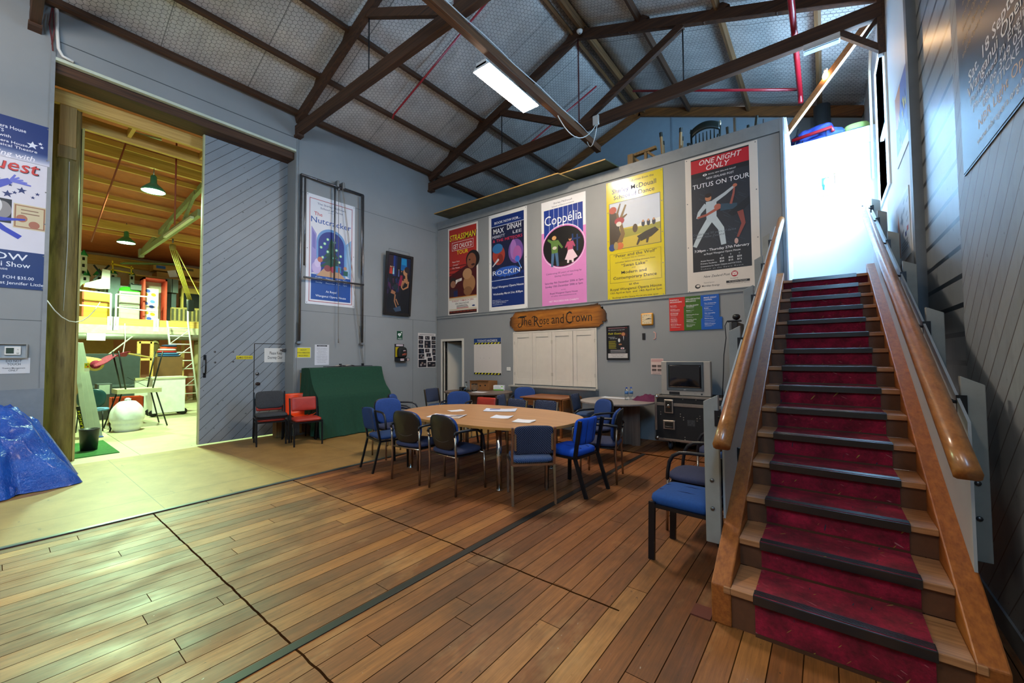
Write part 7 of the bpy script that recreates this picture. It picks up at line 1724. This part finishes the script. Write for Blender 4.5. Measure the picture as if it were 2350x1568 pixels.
MB().tube([(-.25, -.2, .06), (.25, .2, .3)], .005, 4).tube([(-.25, .2, .06), (.25, -.2, .3)], .005, 4).build('wire_stay', BLACKM, t)
t = thing('carpet_offcut', 'red patterned carpet with pale backing draped over the upturned legs', 'carpet', (-12.3, 1.75, 1.50))
m = MB(); m.smooth = True; m.grid(lambda u, v: (-.25+.5*u, -.42+.55*v, .10-.45*max(0, .62-v)*1.0+.05*math.sin(u*3+v*5)), 12, 14); m.build('pile_side', mat('carpet_red', '#8a1c3c', .9, var=.4, scale=40), t, solid=.012)
m = MB(); m.grid(lambda u, v: (-.24+.5*u, .10+.42*v, .12-.10*v), 8, 6); m.build('backing', mat('jute_backing', '#c8a860', .9), t, solid=.015)
t = thing('carpet_roll', 'rolled cream-backed carpet lying above the dark board in the store', 'carpet', (-12.7, 1.33, 1.42)); MB().cyl((-.3, -.06, 0), (.35, .05, -.04), .14, 18).build('roll', mat('jute_backing', '#c8a860'), t); MB().cyl((.345, .05, -.04), (.36, .052, -.041), .09, 14).build('roll_core', mat('carpet_red', '#8a1c3c'), t)
t, W, H, d = abox('flat_panel', 'big dark slate board standing across the store behind the tables', 'stage flat', -15.2, 190, 320, 812, 905, mat('dark_slate', '#3f484c', .7), .06, z0=0.0); MB().box(d, d+.02, -W/2, W/2, H*.45, H*.49).build('batten', mat('slate_flat', '#5a666a'), t)
t, W, H, d = abox('cart', 'white board cart on small wheels in the store', 'cart', -13.6, 351, 424, 870, 946, mat('cart_white', '#e2e2dc', .5), .55, z0=.09)
MB().box(-d-.03, d+.03, -W/2-.03, W/2+.03, H, H+.04).build('top', mat('cart_top', '#c8c4ac', .5), t)
for sy in (-1, 1):
    for sx in (-1, 1): MB().cyl((sx*.2, sy*W*.46, .0), (sx*.2+.05, sy*W*.46, 0.0), .088, 14).build('wheel', BLACKM, t)
t, W, H, d = abox('low_screen', 'low white partition behind the white cart', 'partition', -14.6, 310, 420, 868, 930, mat('partition_white', '#d8d8cc', .5), .08, z0=0); MB().box(-d-.01, d+.02, -W/2, W/2, H-.06, H).build('top_rail', mat('rail_cream', '#c4b88a', .6), t)
t, W, H, d = abox('television', 'old television with grey screen on the store floor bench', 'television', -14.2, 223, 257, 882, 908, mat('tv_dark_grey', '#3c4044'), .4); MB().box(d, d+.01, -W*.38, W*.34, H*.12, H*.92).build('screen', mat('tv_glass_pale', '#a8b4ac', .2), t)
t, W, H, d = abox('bench', 'dark low bench below the old television', 'bench', -14.1, 215, 275, 908, 925, mat('bench_dark', '#2c3030', .6), .5, z0=.0); MB().box(-d, d, -W/2, W/2, H, H+.01).build('top', BLACKP, t)
for k, (lab, px0, px1, py0, py1, hx, zz) in enumerate((('orange crate of oddments behind the white sack', 258, 330, 902, 922, '#e0481c', .30), ('yellow crate under the orange one behind the white sack', 256, 328, 922, 940, '#d8a818', 0.0))):
    a, c = FX(-12.9, px0, py0), FX(-12.9, px1, py1); W = c.y-a.y
    t = thing('plastic_crate', lab, 'crate', (-13.1, (a.y+c.y)/2, zz)); H = .30; CM = mat('crate_'+hx[1:], hx, .45)
    MB().box(-.2, .2, -W/2, -W/2+.012, 0, H).box(-.2, .2, W/2-.012, W/2, 0, H).box(-.2, -.188, -W/2, W/2, 0, H).box(.188, .2, -W/2, W/2, 0, H).box(-.2, .2, -W/2, W/2, 0, .012).build('shell', CM, t)
    MB().box(.2, .204, -W*.12, W*.12, H*.6, H*.8).build('handle_slot', DARKM, t)
    m = MB(); [m.box(-.15+.05*j, -.10+.05*j, -W/2+.06+j*.1, -W/2+.14+j*.1, .02, H-.02) for j in range(5)]; m.build('oddments', mat('oddments', '#5a4a3a', .7, var=.5), t)
t = thing('shell_chair', 'dark teal shell chair half hidden by the aluminium planks', 'chair', (-12.2, 1.36, 0), 1.2)
m = MB(); pad(m, 0, -.2, .68, .46, .40, .05, 2.6, 'xz', bend=.05); m.build('backrest', mat('teal_shell', '#123c44', .35), t); m = MB(); pad(m, 0, 0, .43, .45, .42, .06, 3, 'xy'); m.build('seat', mat('pale_blue_seat', '#5a86b0', .8), t)
for sx in (-1, 1):
    for sy in (-1, 1): MB().tube([(sx*.18, sy*.18, .42), (sx*.2, sy*.22, 0)], .012, 6).build('leg', BLACKM, t)
a = (-17.45, 3.95, 0)
t = thing('scaffold_ladder', 'white aluminium ladder frame standing against the store mezzanine', 'ladder', (-17.3, 3.98, 0)); WL = mat('ladder_white', '#e0e2da', .4)
for s in (-1, 1): MB().tube([(.1, s*.30+.15, 0), (-.2, s*.28-.08, 2.75), (-.2, s*.28-.10, 3.55 if s > 0 else 2.75)], .028, 8).build('side_tube', WL, t)
for k in range(9):
    z = .28*k+.3; y = .15-.23*z/2.75; xx = .1-.3*z/2.75; MB().tube([(xx, y-.29, z), (xx, y+.29, z)], .02, 6).build('rung', WL, t)
m = MB()
for k in range(4): z = .3+.56*k; y = .15-.23*z/2.75; m.tube([(.08-.3*z/2.75, y-.29, z), (.02-.3*z/2.75, y+.26, z+.5)], .014, 6)
m.build('brace', WL, t)
t = thing('pine_rack', 'open pine frame standing under the store mezzanine', 'frame', (-16.4, 3.0, 0)); a, c = FX(-16.4, 319, 784), FX(-16.4, 347, 850); y0, y1 = a.y-3, c.y-3
for y in (y0, y1): MB().box(-.03, .03, y-.04, y+.04, 0, a.z).build('upright', YELWX, t)
for z in (a.z-.06, c.z+.30, .3): MB().box(-.03, .03, y0, y1, z, z+.07).build('rail', YELW, t)
t = thing('clothes_pile', 'heap of folded blue, red and white cloths on a dark shelf in the store', 'cloths', (-17.0, 3.55, 0)); MB().box(-.3, .3, -.32, .32, 0, 1.55).build('shelf_unit', mat('shelf_brown', '#6a4420', .6), t)
for k, hx in enumerate(('#1c4a7a', '#3a6a9a', '#b02a2a', '#d8d4cc', '#c8401c', '#22325a')): m = MB(); pad(m, .02*math.sin(k*3), .03*math.cos(k*5), 1.585+.065*k, .5, .55-.04*k, .06, 4, 'xy'); m.build('cloth', mat('pile_'+hx[1:], hx, .85), t)
for k, (y, l) in enumerate(((3.95, .1), (4.1, -.05), (4.2, .15), (4.32, -.1))): 
    o = MB().beam((-18.2, y, 0), (-18.9+l, y+l, 2.2), .10, .04).build('timber_length', YELW); tag(o, 'loose timber length leaning behind the white ladder', 'timber', 'timber lengths behind the ladder')
o = MB().box(-19.6, -19.5, .2, 2.6, 0, 2.2).build('brown_backdrop', mat('backdrop_brown', '#9a7440', .8)); tag(o, 'brown backdrop sheet under the left of the store mezzanine', 'backdrop')
for k, (p0, p1, lab) in enumerate((((-17.4, 2.75, 2.2), (-17.9, 1.6, .9), 'pale diagonal strut under the store mezzanine, left'), ((-18.5, 3.3, 2.25), (-18.6, 4.1, 1.5), 'pale diagonal strut under the store mezzanine, right'))):
    o = MB().beam(p0, p1, .07, .03).build('strut', mat('strut_pale', '#c4c8bc', .5)); tag(o, lab, 'strut')
o = MB().tube([(-17.3, 2.55, 2.6), (-17.3, 2.57, 2.1), (-17.3, 2.53, 1.7), (-17.3, 2.56, 1.4)], .012, 6).build('pull_cord', WCABLE); tag(o, 'white cord hanging from the edge of the store mezzanine', 'cord')
o = MB().box(-20.45, -20.2, -5, 7.5, 4.86, 5.16).build('back_beam', YELW); tag(o, 'wide pine beam high on the back wall of the store', 'beam')
o = MB().cyl((-9.4, .33, 0), (-9.45, .36, 1.35), .05, 14).build('orange_tube', mat('orange_tube', '#c8662a', .5)); tag(o, 'orange tube leaning in the store just left of the pole', 'tube')
for k in range(3):
    o = MB().beam((-10.2-.3*k, .35+.06*k, 0), (-10.5-.3*k, .15+.05*k, 2.4), .09, .03).build('leaning_board', mat('leaning_board%d' % k, ('#a8aa9a', '#b4964e', '#c4b478')[k], .6)); tag(o, 'narrow board leaning in the store between left wall and pole', 'board', 'boards left of the pole')
# ================================================================== ON TOP OF THE MEZZANINE
ZW = 5.06
GB = mat('green_painted_ply', '#4a4e34', .6, var=.35, scale=5)
def ply(label, x0, x1, y0, y1, z0, z1, dx=.3):
    m = MB(); m.prism([(x0, y0, z0), (x1, y0, z0), (x1+dx, y1, z1), (x0+.1, y1, z1)], (0, 0, .022))
    o = m.use(GB).build('plywood_sheet', None); q = o; tag(o, label, 'board')
    o.data.materials.clear(); o.data.materials.append(GB); o.data.materials.append(mat('ply_edge', '#b08a4a', .6))
    for p in o.data.polygons:
        if abs(p.normal.z) < .35 and p.normal.y < -.2: p.material_index = 1
    return o
ply('long mottled green plywood sheet overhanging the left end of the poster wall', -7.66, -4.05, 6.72, 7.6, 5.065, 5.065, .20)
ply('second green plywood sheet lying on the poster wall nearer its middle', -5.1, -3.10, 6.83, 7.75, 5.092, 5.092, .15)
o = MB().prism([(-7.5, 7.5, 5.35), (-6.7, 7.5, 5.42), (-6.5, 7.7, 5.30), (-7.2, 7.7, 5.25)], (0, 0, .03)).build('plywood_offcut', OLDWX); tag(o, 'small dark board behind the left end of the green sheets', 'board')
RW = wood('raw_chair_wood', '#7a5a30', '#a88450', .6, 2, 5, .05); DKW = mat('dark_green_chair_paint', '#14201c', .4)
def upchair(label, x, y, rot, m1, m2=None, w=.36, tilt=0.0, h=.34):
    t = thing('wooden_chair', label, 'chair', (x, y, 4.712), rot); t.rotation_euler = (tilt, 0, rot)
    MB().box(-w/2, w/2, -w/2, w/2, .24, .29).build('seat', m1, t)
    for sx in (-1, 1):
        for sy in (-1, 1):
            q = MB().beam((sx*w*.42, sy*w*.42, .29), (sx*w*.5, sy*w*.5, .29+h), .035, .035).build('leg', m1, t)
            if m2: MB().beam((sx*w*.488, sy*w*.488, .29+h-.07), (sx*w*.503, sy*w*.503, .30+h), .042, .042).build('leg_tip', m2, q)
    MB().beam((-w*.46, -w*.46, .45), (w*.46, -w*.46, .45), .025, .025).beam((-w*.46, w*.46, .45), (w*.46, w*.46, .45), .025, .025).build('stretcher', m1, t)
    return t
MB_ = MB()
t = thing('wooden_trestle', 'pale timber trestle frame on the mezzanine beside the green sheets', 'trestle', (-2.70, 7.55, 5.03))
MB().box(-.22, -.12, -.1, .1, -.318, .34).build('end_post', RW, t); MB().beam((-.2, 0, .33), (.30, 0, .36), .08, .05).build('top_rail', RW, t); MB().beam((.10, 0, -.318), (.10, 0, .33), .05, .05).build('upright', RW, t); MB().beam((-.12, .0, .28), (.10, 0, .05), .04, .04).build('brace', RW, t); MB().beam((.14, 0, .32), (.42, 0, .04), .04, .04).build('brace', RW, t)
upchair('upturned chair with pale legs and black tips on the mezzanine', -2.14, 7.62, .2, RW, DKW, .34, 0, .56)
upchair('dark upturned chair right of the spindle-backed one on the mezzanine', -1.05, 7.75, .5, DKW, None, .34, .1, .44)
t = thing('spindle_chair', 'black spindle-backed chair standing on the mezzanine above the big black poster', 'chair', (-1.58, 7.62, 4.692))
SP = DKW; t.scale = (1, 1, 1.2)
MB().rbox(-.22, .22, -.2, .2, .30, .335, .012).build('seat', SP, t)
m = MB(); m.smooth = True
def crest(u, v): x = -.23+.46*u; return (x, .0+.05*(1-(2*u-1)**2)*-1+.05, .60+.055*(1-(2*u-1)**2)+.11*v)
m.grid(crest, 16, 3); m.build('crest_rail', SP, t, solid=.025)
for k in range(6): x = -.15+.06*k; MB().tube([(x, .03, .34), (x, .02, .48), (x, .02, .62)], [.008, .012, .008], 8).build('spindle', SP, t)
for s in (-1, 1):
    MB().tube([(s*.22, .05, .02), (s*.225, .05, .34), (s*.235, .06, .66)], .018, 8).build('back_post', SP, t)
    q = MB(); q.T = Matrix.Translation((s*.237, .06, .70)); q.lathe([(0, -.04), (.02, -.02), (.022, 0), (.014, .03), (0, .045)], n=10); q.T = None; q.build('finial', mat('worn_brass', '#b8ae94', .3, .6) if s > 0 else SP, t)
    MB().tube([(s*.23, .04, .50), (s*.24, -.06, .48), (s*.24, -.18, .44), (s*.22, -.18, .33)], .014, 8).build('arm', SP, t)
    MB().tube([(s*.2, -.18, .30), (s*.22, -.2, .02)], .016, 8).build('leg', SP, t)
for x, y, a_, lab in ((-.72, 7.6, .1, 'thin metal leg poking above the parapet left of the leaning timber'), (-.58, 7.9, .25, 'taller thin metal leg poking above the parapet by the leaning timber'), (-.36, 8.5, .3, 'dark thin metal leg behind the parapet end, beside the sleeping bags')):
    o = MB().tube([(x, y, 4.712 if y < 8.4 else 4.992), (x+a_*.3, y, ZW+.22+a_*.4)], .012, 6).build('chair_leg', STEELP if a_ < .3 else BLACKM); tag(o, lab, 'chair leg')
# bedding on the storage shelf above the landing
BAG = mat('sleeping_bag_blue', '#22398a', .6, var=.2, scale=8, bump=.6, bscale=14)
def bagm(label, x, y, z, L, w, h, rot, m, seed, tilt=0):
    t = thing('sleeping_bag', label, 'sleeping bag', (x, y, z), rot, 'bedding stored over the landing'); t.rotation_euler = (0, tilt, rot)
    mb = MB(); mb.smooth = True
    def fn(u, v):
        a = 2*PI*u; s = (v-.5)*L; e = (1-abs(2*v-1)**6)**.5
        r = 1+.22*MN.noise(Vector((math.cos(a)*2, math.sin(a)*2, s*5+seed)))+.10*MN.noise(Vector((math.cos(a)*5, math.sin(a)*5, s*14+seed)))+.05*math.sin(s*26+seed)
        return (s, w/2*math.cos(a)*e*r, max(0.0, h/2+h/2*math.sin(a)*e*r))
    mb.grid(fn, 32, 30); mb.build('quilted_cover', m, t)
    MB().tube([(-L*.3, w/2*math.cos(a)*1.03, max(0, h/2+h/2*math.sin(a)*1.03)) for a in [i*PI/10 for i in range(20)]], .008, 5, closed=True).build('tie_cord', mat('cord_navy', '#141c3c', .7), t)
    return t
bagm('lower blue quilted sleeping bag with the red pipe lying on it', -.02, 8.62, 4.995, .66, .34, .20, .05, BAG, 1)
bagm('upper blue quilted sleeping bag sloping up to the right', -.06, 8.74, 5.20, .62, .36, .24, .0, BAG, 5, -.22)
bagm('blue sleeping bag at the back, behind the lower one', .16, 8.66, 5.02, .36, .36, .30, .3, mat('sleeping_bag_blue2', '#33509e', .6, var=.15, scale=8), 9)
t = thing('cushion', 'green, white and pink patterned cushion bag beside the sleeping bags', 'cushion', (.50, 8.62, 4.995))
m = MB(); pad(m, 0, 0, .08, .36, .3, .16, 3, 'xy'); m.build('blue_base', mat('cushion_teal', '#14527a', .7), t); m = MB(); pad(m, .0, .02, .20, .34, .28, .12, 2.6, 'xy'); m.build('green_cover', mat('cushion_green', '#a8c46a', .7), t)
MB().lathe([(0, 0), (.05, -.004)], (-.02, -.03, .268), 16).build('pink_spot', mat('cushion_pink', '#d8609a', .7), t)
o = MB().cyl((.07, 9.6, 4.99), (.07, 9.6, 6.22), .13, 24).build('flue_pipe', mat('black_flue', '#25282a', .45)); tag(o, 'thick black flue pipe rising behind the sleeping bags', 'pipe')
o = MB().tube([(.66, 8.28, 4.2), (.66, 8.28, 5.9), (.66, 8.0, 6.1)], .018, 8).build('wall_conduit', mat('conduit_cream', '#d0c0a8', .5)); tag(o, 'cream conduit rising in the corner beside the landing window', 'conduit')
